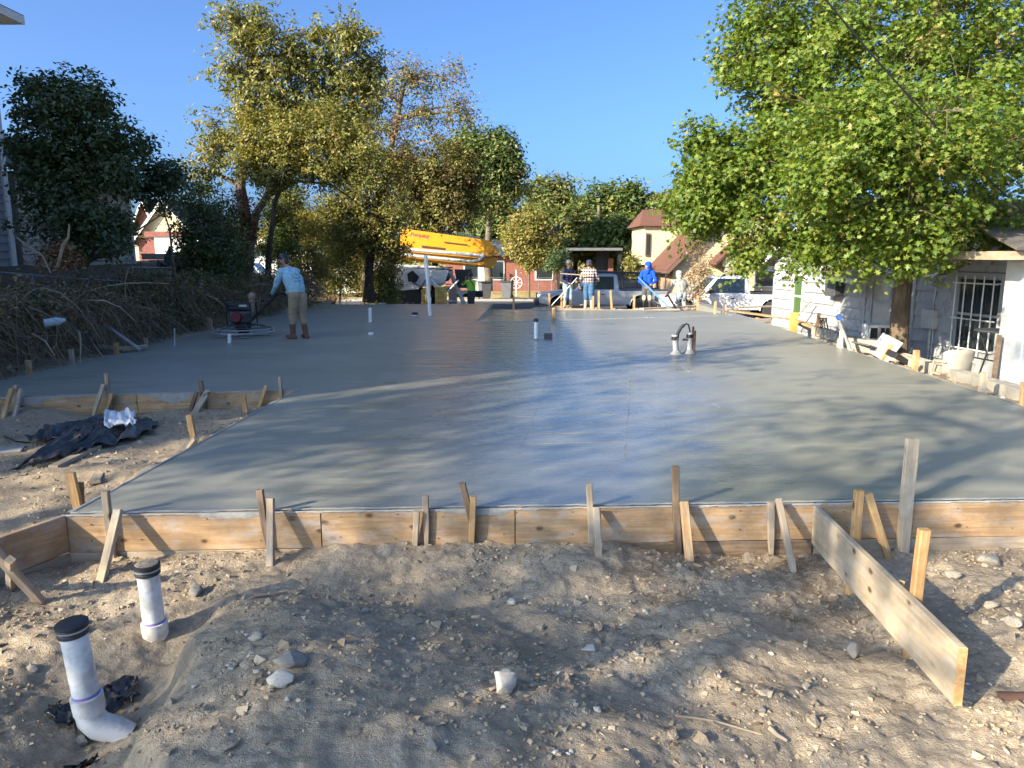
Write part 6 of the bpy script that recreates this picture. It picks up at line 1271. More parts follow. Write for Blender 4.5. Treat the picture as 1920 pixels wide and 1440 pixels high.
rk = MB(); rk.prism([(Xl - ov - .02, ze - sl * ov - .2), (Xm, za - .2), (Xm, za + th), (Xl - ov - .02, ze - sl * ov + .06)], 43.42, 43.49, 'y'); rk.build('rake_board', M['trim_brown'], ro, world=True)
rf = MB(); rf.prism([(Xr + ov, ze - sl * ov), (Xm, za), (Xm, za + th * 1.3), (Xr + ov, ze - sl * ov + th)], 43.5, 56, 'y'); rf.build('roof', M['roof_brown'], chs, world=True)
mb = MB(); mb.box((Xl - ov + .02, 49.7, ze - sl * ov - .06), (.06, 12.4, .2)); mb.build('eave_board', M['trim_brown'], chs, world=True)
mb = MB(); mb.box((Xl + 3.3, 43.98, -.05), (3.6, .06, 1.8)); mb.build('garage_door', M['stucco'], chs, world=True)
# second storey dormer block
ux0, ux1 = W(1207, 450, 50).x, W(1207, 450, 50).x + 5.2; uz = W(1230, 421, 50).z; ut = W(1230, 398, 50).z
mb = MB(); mb.box(((ux0 + ux1) / 2, 52.5, (uz + 1.0) / 2), (ux1 - ux0, 5.0, uz - 1.0)); mb.build('upper_wall', M['stucco'], chs, world=True)
mb = MB(); mb.add([(ux0 - .35, 49.6, uz - .1), (ux1 + .3, 49.6, uz - .1), (ux1 + .3, 55.4, uz - .1), (ux0 - .35, 55.4, uz - .1), (ux0 + .3, 52.5, ut + .3), (ux1 - .5, 52.5, ut + .3)], [(0, 1, 5, 4), (1, 2, 5), (2, 3, 4, 5), (3, 0, 4), (3, 2, 1, 0)]); mb.build('upper_roof', M['roof_brown'], chs, world=True)
mb = MB(); mb.box((ux0 + .25, 49.92, uz - 1.3), (.28, .08, 1.5)); w1 = mb.build('window', M['trim_brown'], chs, world=True); mb = MB(); mb.box((ux0 + .25, 49.86, uz - 1.3), (.18, .05, 1.3)); mb.build('pane', M['glass'], w1, world=True)
mb = MB(); mb.add([(W(1290, 420, 53).x, 53, W(1290, 405, 53).z), (W(1400, 420, 53).x, 53, W(1400, 405, 53).z), (W(1340, 372, 57).x, 57, W(1340, 368, 57).z), (W(1318, 372, 57).x, 57, W(1318, 368, 57).z)], [(0, 1, 2, 3)]); mb.build('upper_roof', M['roof_brown'], chs, world=True)
# entrance porch
ex0, ex1 = W(1352, 490, 42.5).x, W(1412, 490, 42.5).x; ez = W(1380, 488, 42.5).z; ea = W(1385, 452, 42.5).z; em = (ex0 + ex1) / 2 + .2
mb = MB(); mb.prism([(ex0 - .3, ez - .25), (em, ea), (ex1 + .5, ez - .25), (ex1 + .5, ez - .1), (em, ea + .17), (ex0 - .3, ez - .1)], 42.2, 45, 'y'); mb.build('porch_roof', M['roof_brown'], chs, world=True)
mb = MB(); mb.prism([(ex0 + .1, ez - .35), (ex1 + .1, ez - .35), (ex1 + .1, ez), (em, ea - .1), (ex0 + .1, ez)], 42.5, 42.65, 'y'); mb.build('porch_gable', M['stucco'], chs, world=True)
for px in (1368, 1406): x_ = W(px, 520, 42.5).x; mb = MB(); mb.box((x_, 42.6, (ez - .95) / 2 - .2), (.5, .5, ez + .55)); mb.build('stone_pillar', M['stone_cream'], chs, world=True, bevel=.03)
mb = MB(); mb.box((W(1382, 520, 43.6).x, 43.6, .1), (.95, .1, 2.05)); dr = mb.build('door', M['door_brown'], chs, world=True); mb = MB(); mb.ell((W(1388, 520, 43.5).x, 43.5, .1), .05, 8, 6); mb.build('handle', M['steel'], dr, world=True)
mb = MB(); mb.box((W(1440, 530, 43.9).x, 43.9, .3), (1.6, .1, 1.0)); w1 = mb.build('window', M['white'], chs, world=True); mb = MB(); mb.box((W(1440, 530, 43.84).x, 43.84, .3), (1.4, .05, .85)); mb.build('pane', M['glass'], w1, world=True)
# driveway
mb = MB(); mb.quad((Xl + 1, 41.35, -.88), (Xr - 1, 41.35, -.88), (Xr - 1, 44, -.84), (Xl + 1, 44, -.84)); tag(mb.build('driveway', M['cement_dry']), kind='structure')
# ---------------------------------------------------------------- people
def rcone(mb, p0, p1, r0, r1, n=12):
    p0 = Vector(p0); p1 = Vector(p1); d = p1 - p0; L = d.length; q = d.to_track_quat('Z', 'X').to_matrix() if L > 1e-6 else Matrix.Identity(3)
    prof = [(r0 * math.sin(a), -r0 * math.cos(a)) for a in (.05, .5, 1.0)] + [(r0, 0), (r0 + (r1 - r0) * .5, L * .5), (r1, L)] + [(r1 * math.sin(a), L - r1 * math.cos(a)) for a in (2.1, 2.6, 3.09)]
    mb.lathe(prof, p0, n, M=q)
def seg_d(P, a, b, ra, rb):
    a = np.array(a); b = np.array(b); ab = b - a; t = np.clip(((P - a) @ ab) / max(1e-9, ab @ ab), 0, 1)
    return np.linalg.norm(P - (a + t[:, None] * ab), axis=1) - (ra + (rb - ra) * t)
def hand(mb, wrist, dirv, palm_n, side, mi, curl=.9, s_=1.0):
    """five separate bent fingers and a thumb leaving the side of the palm"""
    w_ = Vector(wrist); d = Vector(dirv).normalized(); n = Vector(palm_n); n = (n - d * n.dot(d)).normalized(); x = d.cross(n) * side
    M3 = Matrix((x, n, d)).transposed(); mb.ell(w_ + d * .045 * s_, (.042 * s_, .018 * s_, .052 * s_), 10, 6, mi, M3)
    for k, (off, L) in enumerate(((-.030, .068), (-.010, .080), (.011, .075), (.030, .058))):
        p = w_ + d * .085 * s_ + x * off * s_; dd = d; pts = [p - d * .02]
        for seg in range(3):
            pts.append(p); dd = (dd * math.cos(curl * .75) + n * math.sin(curl * .75)).normalized(); p = p + dd * L * s_ * (.45, .32, .23)[seg]
        pts.append(p); mb.tube(pts, [.0095 * s_, .0095 * s_, .009 * s_, .008 * s_, .006 * s_], 6, mi)
    p = w_ + d * .03 * s_ - x * .036 * s_; t1 = p - x * .025 * s_ + d * .028 * s_ + n * .012; t2 = t1 + d * .02 * s_ + n * .024 * s_ + x * .006; mb.tube([p + x * .01, p, t1, t2], [.012 * s_, .012 * s_, .0105 * s_, .007 * s_], 6, mi)
SKIN = plain('skin', (.33, .18, .115), .55, var=.1, scale=12)
def person(label, loc, rz, J, mats, sleeves='long', hood=False, hat=None, hatmat=None, vox=.014, boots_top=.28, hands=((0, 0, -1), (0, 0, -1)), palms=((0, 1, 0), (0, 1, 0)), bulk=1.0, curl=.9, look=(0, 1, 0), knee_pads=None, brim_back=False):
    """J joints in the person's own frame (+Y = facing); mats: shirt, pants, boots, hair, hood"""
    root = thing('person', label, 'person', loc, rz)
    Jv = {k: Vector(v) for k, v in J.items()}; prim = []
    def add(z, a, b, ra, rb): prim.append((z, tuple(Jv[a]) if isinstance(a, str) else tuple(a), tuple(Jv[b]) if isinstance(b, str) else tuple(b), ra, rb))
    SH, PA, BO, SK, HO = 0, 1, 2, 3, 4
    B = bulk; hip, ch, nk, hd = Jv['hip'], Jv['chest'], Jv['neck'], Jv['head']
    up = (nk - hip).normalized(); lat = (Jv['shR'] - Jv['shL']).normalized(); fw = up.cross(lat) * -1
    mid = hip.lerp(ch, .5)
    for k in (-1, 1):
        add(SH, hip + lat * .07 * k + up * .10, ch + lat * .085 * k, .115 * B, .125 * B)
        add(SH, ch + lat * .085 * k, nk + lat * .07 * k - up * .08, .12 * B, .085 * B)
    add(SH, hip + up * .12 + fw * .02, ch + fw * .02, .12 * B, .125 * B); add(SH, nk - up * .10, nk - up * .03, .09, .065)
    for s_, k in (('L', -1), ('R', 1)):
        add(SH, nk - up * .07 + lat * .06 * k, 'sh' + s_, .075 * B, .07 * B)
        add(SH, 'sh' + s_, 'el' + s_, .066 * B, .052 * B)
        z2 = SH if sleeves == 'long' else SK
        el, wr = Jv['el' + s_], Jv['wr' + s_]
        add(z2, el, wr, .051 * B if z2 == SH else .042, .040 if z2 == SH else .028)
        add(SK, wr, wr + (wr - el).normalized() * .03, .029, .027)
        hp_, kn, an, to = Jv['hp' + s_], Jv['kn' + s_], Jv['an' + s_], Jv['to' + s_]
        add(PA, hp_ + up * .06, hp_, .105 * B, .112 * B); add(PA, hp_, kn, .108 * B, .078 * B)
        m = kn.lerp(an, .55 if boots_top else .9); ft = 1 - boots_top / max(.01, (kn - an).length)
        bt = kn.lerp(an, max(.1, ft)); add(PA, kn, bt, .078 * B, .068 * B); add(BO, bt, an, .062, .055)
        heel = an - (to - an).normalized() * .05; heel.z = an.z - .05; add(BO, heel, to, .048, .042); add(BO, an, heel, .055, .05)
    add(PA, Jv['hpL'] + up * .05, Jv['hpR'] + up * .05, .105 * B, .105 * B)
    lk = Vector(look).normalized(); hr = lk.cross(Vector((0, 0, 1))).normalized(); hu = hr.cross(lk)
    add(SK, nk - up * .04, hd - hu * .06, .058, .056)
    if hood:
        add(HO, hd + hu * .035 - lk * .02, hd - hu * .05 - lk * .015, .128, .118); add(HO, hd - hu * .07 - lk * .03, nk - up * .03 - fw * .03, .11, .10); add(HO, nk - up * .02 - fw * .05, nk - up * .08 - fw * .08, .08, .07)
        add(SK, hd + lk * .075 - hu * .01, hd + lk * .07 - hu * .06, .06, .05)
    else:
        add(SK, hd + hu * .035 - lk * .015, hd - lk * .0 - hu * .01, .098, .092); add(SK, hd + lk * .03 - hu * .02, hd + lk * .045 - hu * .085, .07, .048)
    add(SK, hd + lk * .085 + hu * .0, hd + lk * .112 - hu * .03, .012, .018)                 # nose
    if not hood:
        for k in (-1, 1): add(SK, hd + hr * .093 * k + hu * .015, hd + hr * .096 * k - hu * .03, .016, .012)   # ears
        add(5, hd + hu * .055 - lk * .035, hd - hu * .03 - lk * .06, .088, .06)                # hair at the back
    mb = MB()
    for z, a, b, ra, rb in prim: rcone(mb, a, b, ra, rb)
    me = bpy.data.meshes.new('tmp'); me.from_pydata(mb.v, [], mb.f); tmp = bpy.data.objects.new('tmp', me); C.objects.link(tmp)
    rm = tmp.modifiers.new('r', 'REMESH'); rm.mode = 'VOXEL'; rm.voxel_size = vox; sm = tmp.modifiers.new('s', 'SMOOTH'); sm.iterations = 3; sm.factor = .5
    bpy.context.view_layer.update(); dg = bpy.context.evaluated_depsgraph_get(); me2 = bpy.data.meshes.new_from_object(tmp.evaluated_get(dg)); bpy.data.objects.remove(tmp)
    nv = len(me2.vertices); co = np.zeros(nv * 3, np.float32); me2.vertices.foreach_get('co', co); co = co.reshape(-1, 3).astype(float)
    no = np.zeros(nv * 3, np.float32); me2.vertices.foreach_get('normal', no); no = no.reshape(-1, 3)
    D = np.stack([seg_d(co, a, b, ra, rb) for z, a, b, ra, rb in prim], 1); zi = np.array([p[0] for p in prim])[np.argmin(D, 1)]
    cloth = (zi <= 1) | (zi == 4)
    wr_ = .010 * fbm(co[:, 0] * 9 + co[:, 2] * 4, co[:, 2] * 13 + co[:, 1] * 7, 3, int(abs(loc[0]) * 10)) + .004
    co = co + no * (wr_ * cloth)[:, None]; me2.vertices.foreach_set('co', co.astype(np.float32).ravel())
    fc = np.zeros(len(me2.polygons) * 3, np.float32); me2.polygons.foreach_get('center', fc); fc = fc.reshape(-1, 3).astype(float)
    D = np.stack([seg_d(fc, a, b, ra, rb) for z, a, b, ra, rb in prim], 1); zf = np.array([p[0] for p in prim])[np.argmin(D, 1)]
    # join the hands to the same mesh
    hb = MB()
    for s_, hdv, pv, sd in (('L', hands[0], palms[0], -1), ('R', hands[1], palms[1], 1)): hand(hb, Jv['wr' + s_], hdv, pv, sd, mats.get('gloves') and 6 or 3, curl)
    bm = bmesh.new(); bm.from_mesh(me2); b0 = len(bm.faces)
    for f, z in zip(bm.faces, zf): f.material_index = int(z); f.smooth = True
    vs = [bm.verts.new(v) for v in hb.v]
    for f, m_ in zip(hb.f, hb.m):
        nf_ = bm.faces.new([vs[i] for i in f]); nf_.material_index = m_; nf_.smooth = True
    bm.to_mesh(me2); bm.free()
    pass
    for m_ in (mats['shirt'], mats['pants'], mats['boots'], mats.get('skin', SKIN), mats.get('hood', mats['shirt']), mats.get('hair', M['black_rubber']), mats.get('gloves', SKIN)): me2.materials.append(m_)
    me2.name = 'body'; body = link('body', me2, root)
    fm = MB()
    for k in (-1, 1): fm.ell(hd + lk * .088 + hr * .033 * k + hu * .015, (.011, .011, .008), 8, 6)
    if not hood or True: fm.build('eyes', M['black_rubber'], root, True); fm = MB(); fm.tube([hd + lk * .098 - hu * .058 - hr * .022, hd + lk * .104 - hu * .06, hd + lk * .098 - hu * .058 + hr * .022], .006, 6); fm.build('mouth', plain('lips', (.25, .10, .08), .6), root, True)
    if hat:
        q = Matrix((hr, lk, hu)).transposed(); cmb = MB(); c0 = hd + hu * .055 - lk * .012
        cmb.lathe([(.112, -.025), (.113, .0), (.108, .04), (.088, .08), (.05, .102), (.01, .108)], c0, 18, M=q); cap = cmb.build('cap', hatmat, root, True)
        br = MB(); V = []; n = 10; sg = -1 if brim_back else 1
        for j in range(3):
            for i in range(n + 1):
                a = math.pi * i / n; rr_ = .108 + .075 * j / 2 * math.sin(a); V.append(c0 + hr * (rr_ * math.cos(a)) + lk * sg * (rr_ * math.sin(a)) + hu * (-.012 - .012 * j))
        br.add(V, [(j * (n + 1) + i, j * (n + 1) + i + 1, (j + 1) * (n + 1) + i + 1, (j + 1) * (n + 1) + i) for j in range(2) for i in range(n)]); bo = br.build('brim', hat, cap, True, fix=False); bo.modifiers.new('t', 'SOLIDIFY').thickness = .006
    if knee_pads:
        for s_ in ('L', 'R'):
            kn = Jv['kn' + s_]; kp = MB(); kp.ell(kn + Vector((0, .06, -.02)), (.075, .045, .11), 12, 8); kp.build('knee_pad', knee_pads, root, True)
    return root
def printed_shirt():
    t = NT('light_blue_printed_shirt'); v = t.coord('Object'); sep = t.n('SeparateXYZ'); t.l(v, sep.inputs[0]); x, y, z = sep.outputs
    c = t.ramp(t.noise(v, 8, 5), [(.3, (.27, .45, .54)), (.7, (.33, .55, .65))])
    dz = t.math('SUBTRACT', z, 1.33); r = t.math('SQRT', t.math('ADD', t.math('MULTIPLY', x, x), t.math('MULTIPLY', dz, dz)))
    ring = t.ramp(r, [(.0, 0.0), (.07, 0.0), (.075, 1.0), (.10, 1.0), (.105, 0.0)]); brk = t.ramp(t.noise(v, 60, 2), [(.4, 0.0), (.5, 1.0)])
    dot = t.ramp(r, [(.0, 1.0), (.035, 1.0), (.04, 0.0)]); line = t.math('MULTIPLY', t.ramp(t.math('ABSOLUTE', t.math('SUBTRACT', z, 1.19)), [(.0, 1.0), (.014, 1.0), (.016, 0.0)]), t.ramp(t.math('ABSOLUTE', x), [(.0, 1.0), (.085, 1.0), (.09, 0.0)]))
    m = t.math('MULTIPLY', t.math('MULTIPLY', t.math('MINIMUM', t.math('ADD', t.math('ADD', ring, dot), line), 1.0), brk), t.math('LESS_THAN', y, .06))
    return t.princ(t.mix(t.math('MULTIPLY', m, .8), c, (.10, .19, .24)), .9, t.bump(t.noise(v, 90, 3), .25, .01), spec=.15)
def fabric(name, c, var=.12): return plain(name, c, .9, var=var, scale=8, spec=.15, bump=.25, bscale=90)
M['lightblue'] = printed_shirt(); M['khaki'] = fabric('khaki', (.30, .245, .165)); M['leather'] = plain('brown_leather', (.13, .06, .04), .7, var=.3)
M['navy'] = fabric('navy_shirt', (.035, .04, .085)); M['jeans_light'] = fabric('light_jeans', (.27, .38, .46)); M['jeans'] = fabric('blue_jeans', (.06, .13, .24), .25); M['royal'] = fabric('royal_blue_hoodie', (.012, .075, .52)); M['hoodie_grey'] = fabric('pale_grey_hoodie', (.27, .27, .25)); M['charcoal'] = fabric('charcoal_pants', (.075, .085, .095))
M['rubber_cream'] = plain('cream_rubber_boots', (.46, .39, .25), .5); M['neon'] = NT('neon_vest').princ((.36, .80, .06), .7); M['denim_pale'] = fabric('pale_worn_jeans', (.27, .33, .37))
t = NT('plaid_shirt'); tc = t.n('TexCoord'); sep = t.n('SeparateXYZ'); t.l(tc.outputs['Object'], sep.inputs[0])
def stripes(ax, f): return t.ramp(t.math('FRACT', t.math('MULTIPLY', ax, f)), [(0.0, 1.0), (.48, 1.0), (.5, 0.0), (1.0, 0.0)])
sx = stripes(sep.outputs[0], 11.0); sz = stripes(sep.outputs[2], 10.0); c = t.mix(t.math('MULTIPLY', t.math('ADD', sx, sz), .5), (.52, .46, .445), (.05, .022, .03)); M['plaid'] = t.princ(c, .9, t.bump(t.noise(t.coord('Object'), 60, 3), .2, .005), spec=.15)

def stand(h=1.72, lean=(0, 0), wide=.11, stride=0, hipdrop=0, sh=.19):
    k = h / 1.75; hip = Vector((0, 0, .95 * k - hipdrop)); ch = hip + Vector((lean[0] * .5, lean[1] * .5, .33 * k)); nk = hip + Vector((lean[0], lean[1], .55 * k))
    hd = nk + Vector((lean[0] * .25, lean[1] * .25 + .03, .155 * k))
    J = dict(hip=hip, chest=ch, neck=nk, head=hd)
    for s_, q in (('L', -1), ('R', 1)):
        J['sh' + s_] = nk + Vector((q * sh * k, 0, -.075 * k)); J['hp' + s_] = hip + Vector((q * .085 * k, 0, -.03)); st = stride * q
        J['an' + s_] = Vector((q * wide, -st * .5, .085)); J['kn' + s_] = J['hp' + s_].lerp(J['an' + s_], .5) + Vector((0, .03 + hipdrop * .5, 0)); J['to' + s_] = J['an' + s_] + Vector((q * .03, .15, -.04))
    return J
# the trowel operator (faces left and away)
J = stand(1.72, (0, .27), .12, .12, .03)
J.update(elL=(-.25, .38, 1.08), elR=(.24, .38, 1.08), wrL=(-.20, .58, .93), wrR=(.17, .58, .93))
J['head'] = Vector(J['head']) + Vector((0, .03, -.01))
op = G(562, 635, 0)
person('worker in light blue shirt, khaki trousers and black cap guiding the power trowel', (op.x, op.y, 0), R(52), J, dict(shirt=M['lightblue'], pants=M['khaki'], boots=M['leather'], gloves=M['dark_grey']), hat=plain('tan_brim', (.45, .40, .30), .8), hatmat=M['black_rubber'], boots_top=.26, hands=((.0, 1, -.2), (0, 1, -.2)), palms=((0, -.1, -1), (0, -.1, -1)), vox=.012, look=(-.05, .9, -.4), bulk=1.1)
# worker in navy
zf = -.32
J = stand(1.78, (0, .02), .12, .05); J.update(elL=(-.36, .06, 1.12), elR=(.34, .10, 1.12), wrL=(-.17, .30, 1.08), wrR=(.22, .34, 1.02))
p = W(1064, 576, 27.3)
person('worker in navy long-sleeve shirt and light jeans holding a tool handle', (p.x, 27.3, zf), R(-150), J, dict(shirt=M['navy'], pants=M['jeans_light'], boots=M['rubber_cream']), hat=M['dark_grey'], hatmat=plain('grey_cap', (.16, .15, .13), .8), boots_top=.34, hands=((.6, .8, 0), (-.3, .9, 0)), palms=((0, 0, -1), (0, 0, -1)), look=(.3, .9, -.1))
# worker in plaid, back to us
J = stand(1.78, (0, .04), .12, .06); J.update(elL=(-.33, .08, 1.10), elR=(.33, .12, 1.12), wrL=(-.34, .18, .86), wrR=(.20, .34, 1.05))
p = W(1103, 576, 27.2)
person('worker in red and white plaid shirt and blue jeans with his back to us', (p.x, 27.15, zf), R(-12), J, dict(shirt=M['plaid'], pants=M['jeans'], boots=M['rubber_cream']), hat=M['navy'], hatmat=M['navy'], boots_top=.36, look=(.2, 1, -.1), bulk=1.1)
# worker in the royal blue hoodie
J = stand(1.72, (0, .05), .12, .1, .02); J.update(elL=(-.30, .12, 1.08), elR=(.28, .18, 1.06), wrL=(-.16, .34, .96), wrR=(.05, .40, .88))
p = W(1215, 573, 27.0)
person('worker in a bright blue hooded sweatshirt with pale knee pads pushing the float pole', (p.x, 27.25, -.30), R(168), J, dict(shirt=M['royal'], pants=M['charcoal'], boots=M['black_rubber'], hood=M['royal']), hood=True, boots_top=.25, hands=((.5, .8, -.2), (-.4, .8, -.3)), palms=((0, 0, -1), (0, 0, -1)), look=(.55, .8, -.25), knee_pads=M['rubber_cream'])
# worker in the pale hoodie bending beyond the curb
J = stand(1.70, (-.06, .12), .14, .2, .22); J.update(elL=(-.38, .16, .82), elR=(.34, .02, .84), wrL=(-.44, .40, .62), wrR=(.36, .12, .62))
p = W(1276, 580, 27.9)
person('worker in a pale grey hooded top stooping at the raised curb', (p.x, 27.75, -.42), R(10), J, dict(shirt=M['hoodie_grey'], pants=M['denim_pale'], boots=M['leather'], hood=M['hoodie_grey']), hood=True, sleeves='short', boots_top=.2, hands=((-.2, .6, -.7), (0, .5, -.8)), look=(-.25, .9, -.3))
# worker in the neon vest by the pump
J = stand(1.70, (0, .02), .12, .05); J.update(elL=(-.30, .20, 1.22), elR=(.30, .22, 1.25), wrL=(-.08, .24, 1.45), wrR=(.12, .26, 1.48))
p = W(884, 585, 33.2)
person('worker in a neon green vest with arms raised to his face beside the bins', (p.x, 33.2, -.85), R(150), J, dict(shirt=M['neon'], pants=M['charcoal'], boots=M['black_rubber']), sleeves='short', hat=M['black_rubber'], hatmat=M['black_rubber'], hands=((.3, .2, .9), (-.3, .2, .9)), palms=((0, -1, 0), (0, -1, 0)))
# tools
mb = MB(); a = W(1050, 513, 26.95); bb = W(1110, 517, 26.9); mb.tube([a, bb], .022, 8); tag(mb.build('tool_handle', M['pale_plank'], smooth=True), 'pale wooden tool handle held between the navy and plaid workers', 'tool')
mb = MB(); mb.tube([W(1034, 573, 26.9), W(1082, 521, 26.85)], .014, 8); tag(mb.build('rake_handle', M['steel'], smooth=True), 'thin metal handle slanting past the legs of the navy worker', 'tool')
flt = thing('bull_float', 'long bull float board with blue pole lying on the wet pad', 'float', tuple(G(1250, 580, -.1)))
zf_ = lambda y: -.004 - (y - 20) * .036
fa, fb = G(1203, 582, -.12), G(1306, 576, -.13)
plank('float_board', fa + Vector((0, 0, .05)), fb + Vector((0, 0, .05)), .20, .05, M['pale_plank'], flt)
mb = MB(); mb.tube([W(1197, 520, 27.1), W(1222, 545, 25.5), W(1252, 574, fa.y + .05)], .032, 10); mb.build('pole', plain('blue_pole', (.09, .20, .55), .35), flt, True, True)
mb = MB(); mb.box(W(1253, 576, fa.y + .05), (.14, .12, .1)); mb.build('bracket', M['steel'], flt, world=True)
mb = MB(); mb.bar(W(1252, 553, 26.0), W(1267, 578, 25.3), .06, .03); tag(mb.build('edging_tool', M['black_metal']), 'black hand tool leaning at the curb by the stooping worker', 'tool')

# ---------------------------------------------------------------- power trowel
tp = G(457, 630, 0); pt_ = thing('power_trowel', 'walk-behind power trowel with engine and ring guard on the shaded slab', 'power trowel', (tp.x, tp.y, 0))
def ring(r_, z, n=40): return [(r_ * math.cos(2 * math.pi * i / n), r_ * math.sin(2 * math.pi * i / n), z) for i in range(n + 1)]
rg = MB(); rg.tube(ring(.62, .10), .018, 8, caps=False); rg.tube(ring(.62, .17), .012, 6, caps=False); gd = rg.build('guard_ring', M['grey_pipe'], pt_, True)
for a in range(6):
    an = a * math.pi / 3; mb = MB(); mb.tube([(.62 * math.cos(an), .62 * math.sin(an), .10), (.60 * math.cos(an), .60 * math.sin(an), .18), (.12 * math.cos(an), .12 * math.sin(an), .27)], .013, 6); mb.build('spoke', M['dark_grey'], gd, True)
for r_ in (.30, .45): mb = MB(); mb.tube(ring(r_, .20 + (.45 - r_) * .25), .009, 6, caps=False); mb.build('guard_hoop', M['dark_grey'], gd, True)
for a in range(4):
    mb = MB(); mb.box((.32, 0, .02), (.46, .17, .012)); o = mb.build('blade', M['steel'], pt_); o.rotation_euler = (0, 0, a * math.pi / 2 + .4)
mb = MB(); mb.lathe([(.10, .03), (.11, .10), (.17, .18), (.17, .28), (.12, .32)], (0, 0, 0), 16); mb.build('gearbox', M['black_metal'], pt_, True)
mb = MB(); mb.box((-.03, 0, .42), (.40, .34, .24)); en = mb.build('engine_block', M['dark_grey'], pt_, bevel=.03)
mb = MB(); mb.box((-.05, 0, .63), (.44, .32, .16)); mb.build('fuel_tank', plain('dark_blue_tank', (.02, .025, .04), .35), en, bevel=.04)
mb = MB(); mb.box((.08, -.172, .66), (.16, .012, .04)); mb.build('tank_sticker', M['white'], en)
mb = MB(); mb.tube([(-.06, -.17, .42), (-.06, -.24, .42)], [.12, .10], 18); mb.build('recoil_starter', plain('dark_red', (.14, .025, .035), .5), en, True)
mb = MB(); mb.tube([(.17, -.1, .40), (.17, -.22, .40)], .09, 14); mb.build('air_filter', M['black_rubber'], en, True)
mb = MB(); mb.tube([(.16, .12, .5), (.18, .12, .78)], [.05, .06], 10); mb.ell((.18, .12, .84), (.08, .08, .09), 12, 8); mb.build('exhaust', M['khaki'], en, True)
for sx_, sy_ in ((-.26, -.2), (.24, -.2), (.24, .2), (-.26, .2)): mb = MB(); mb.tube([(sx_, sy_, .25), (sx_, sy_, .72)], .014, 6); mb.build('engine_guard', M['black_metal'], pt_, True)
lift = MB(); lift.tube([(-.26, -.2, .72), (.24, -.2, .72), (.24, .2, .72), (-.26, .2, .72), (-.26, -.2, .72)], .014, 6); lift.build('lifting_frame', M['black_metal'], pt_, True)
hx = Vector((op.x, op.y, 0)) - Vector((tp.x, tp.y, 0)); hx = hx.normalized()
hb_ = Vector(Matrix.Rotation(R(52), 3, 'Z') @ Vector((-.015, .65, .91))) + Vector((op.x - tp.x, op.y - tp.y, 0))
mb = MB(); mb.tube([(.10, .02, .26), tuple(hb_)], .028, 8); hd_ = mb.build('handle', M['black_metal'], pt_, True)
latv = Matrix.Rotation(R(52), 3, 'Z') @ Vector((1, 0, 0)); mb = MB(); mb.tube([hb_ - latv * .25, hb_ + latv * .23], .02, 8); mb.build('grip_bar', M['black_rubber'], hd_, True)
mb = MB(); mb.tube([hb_ * .9 + Vector((0, 0, .1)), hb_ * .5 + Vector((0, 0, .02)), Vector((.1, -.15, .3)), Vector((.2, -.3, .12))], .008, 6); mb.build('throttle_cable', M['black_rubber'], hd_, True)
# ---------------------------------------------------------------- vehicles
def carpaint(name, c, metal=.0, rough=.28): 
    t = NT(name); v = t.coord('Object'); dust = t.ramp(t.noise(v, 3, 5), [(.4, 0.0), (.75, .35)]); col = t.mix(dust, c, tuple(x * .6 + .08 for x in c))
    return t.princ(col, t.ramp(t.noise(v, 5, 4), [(.3, rough), (.7, rough + .2)]), None, metal, .5, **{'Coat Weight': .5, 'Coat Roughness': .12})
M['silver'] = carpaint('silver_paint', (.34, .37, .41), .5); M['paint_white'] = carpaint('white_car_paint', (.58, .58, .57)); M['trim_black'] = plain('black_plastic', (.03, .03, .032), .5); M['tyre'] = plain('tyre_rubber', (.028, .027, .026), .8, var=.3); M['rim'] = plain('steel_rim', (.45, .46, .47), .35, .7); M['lamp'] = NT('headlight').princ((.75, .77, .78), .1, spec=.8); M['tail'] = NT('tail_lamp').princ((.35, .02, .02), .2)
def wheel(parent, c, r_, w_, side):
    root = bpy.data.objects.new('wheel', None); C.objects.link(root); root.parent = parent; root.location = c; root.empty_display_size = .1
    q = Matrix.Rotation(R(90), 3, 'X')
    mb = MB(); mb.lathe([(r_ * .62, -w_ / 2), (r_ * .93, -w_ / 2), (r_, -w_ * .35), (r_, w_ * .35), (r_ * .93, w_ / 2), (r_ * .62, w_ / 2)], (0, 0, 0), 28, M=q); mb.build('tyre', M['tyre'], root, True)
    mb = MB(); mb.lathe([(r_ * .63, -w_ * .38), (r_ * .60, -w_ * .46), (r_ * .5, -w_ * .30), (r_ * .22, -w_ * .30), (r_ * .2, -w_ * .44), (.01, -w_ * .46)] , (0, 0, 0), 24, M=q)
    mb.build('rim', M['rim'], root, True)
    for a in range(5):
        an = a * 1.2566; h = MB(); h.ell((r_ * .4 * math.cos(an), -w_ * .33, r_ * .4 * math.sin(an)), (.05 * r_ / .38, .02, .05 * r_ / .38), 8, 6); h.build('rim_hole', M['tyre'], root, True)
    return root
def arc(cx, cz, r_, a0, a1, n=10): return [(cx + r_ * math.cos(a0 + (a1 - a0) * i / n), cz + r_ * math.sin(a0 + (a1 - a0) * i / n)) for i in range(n + 1)]
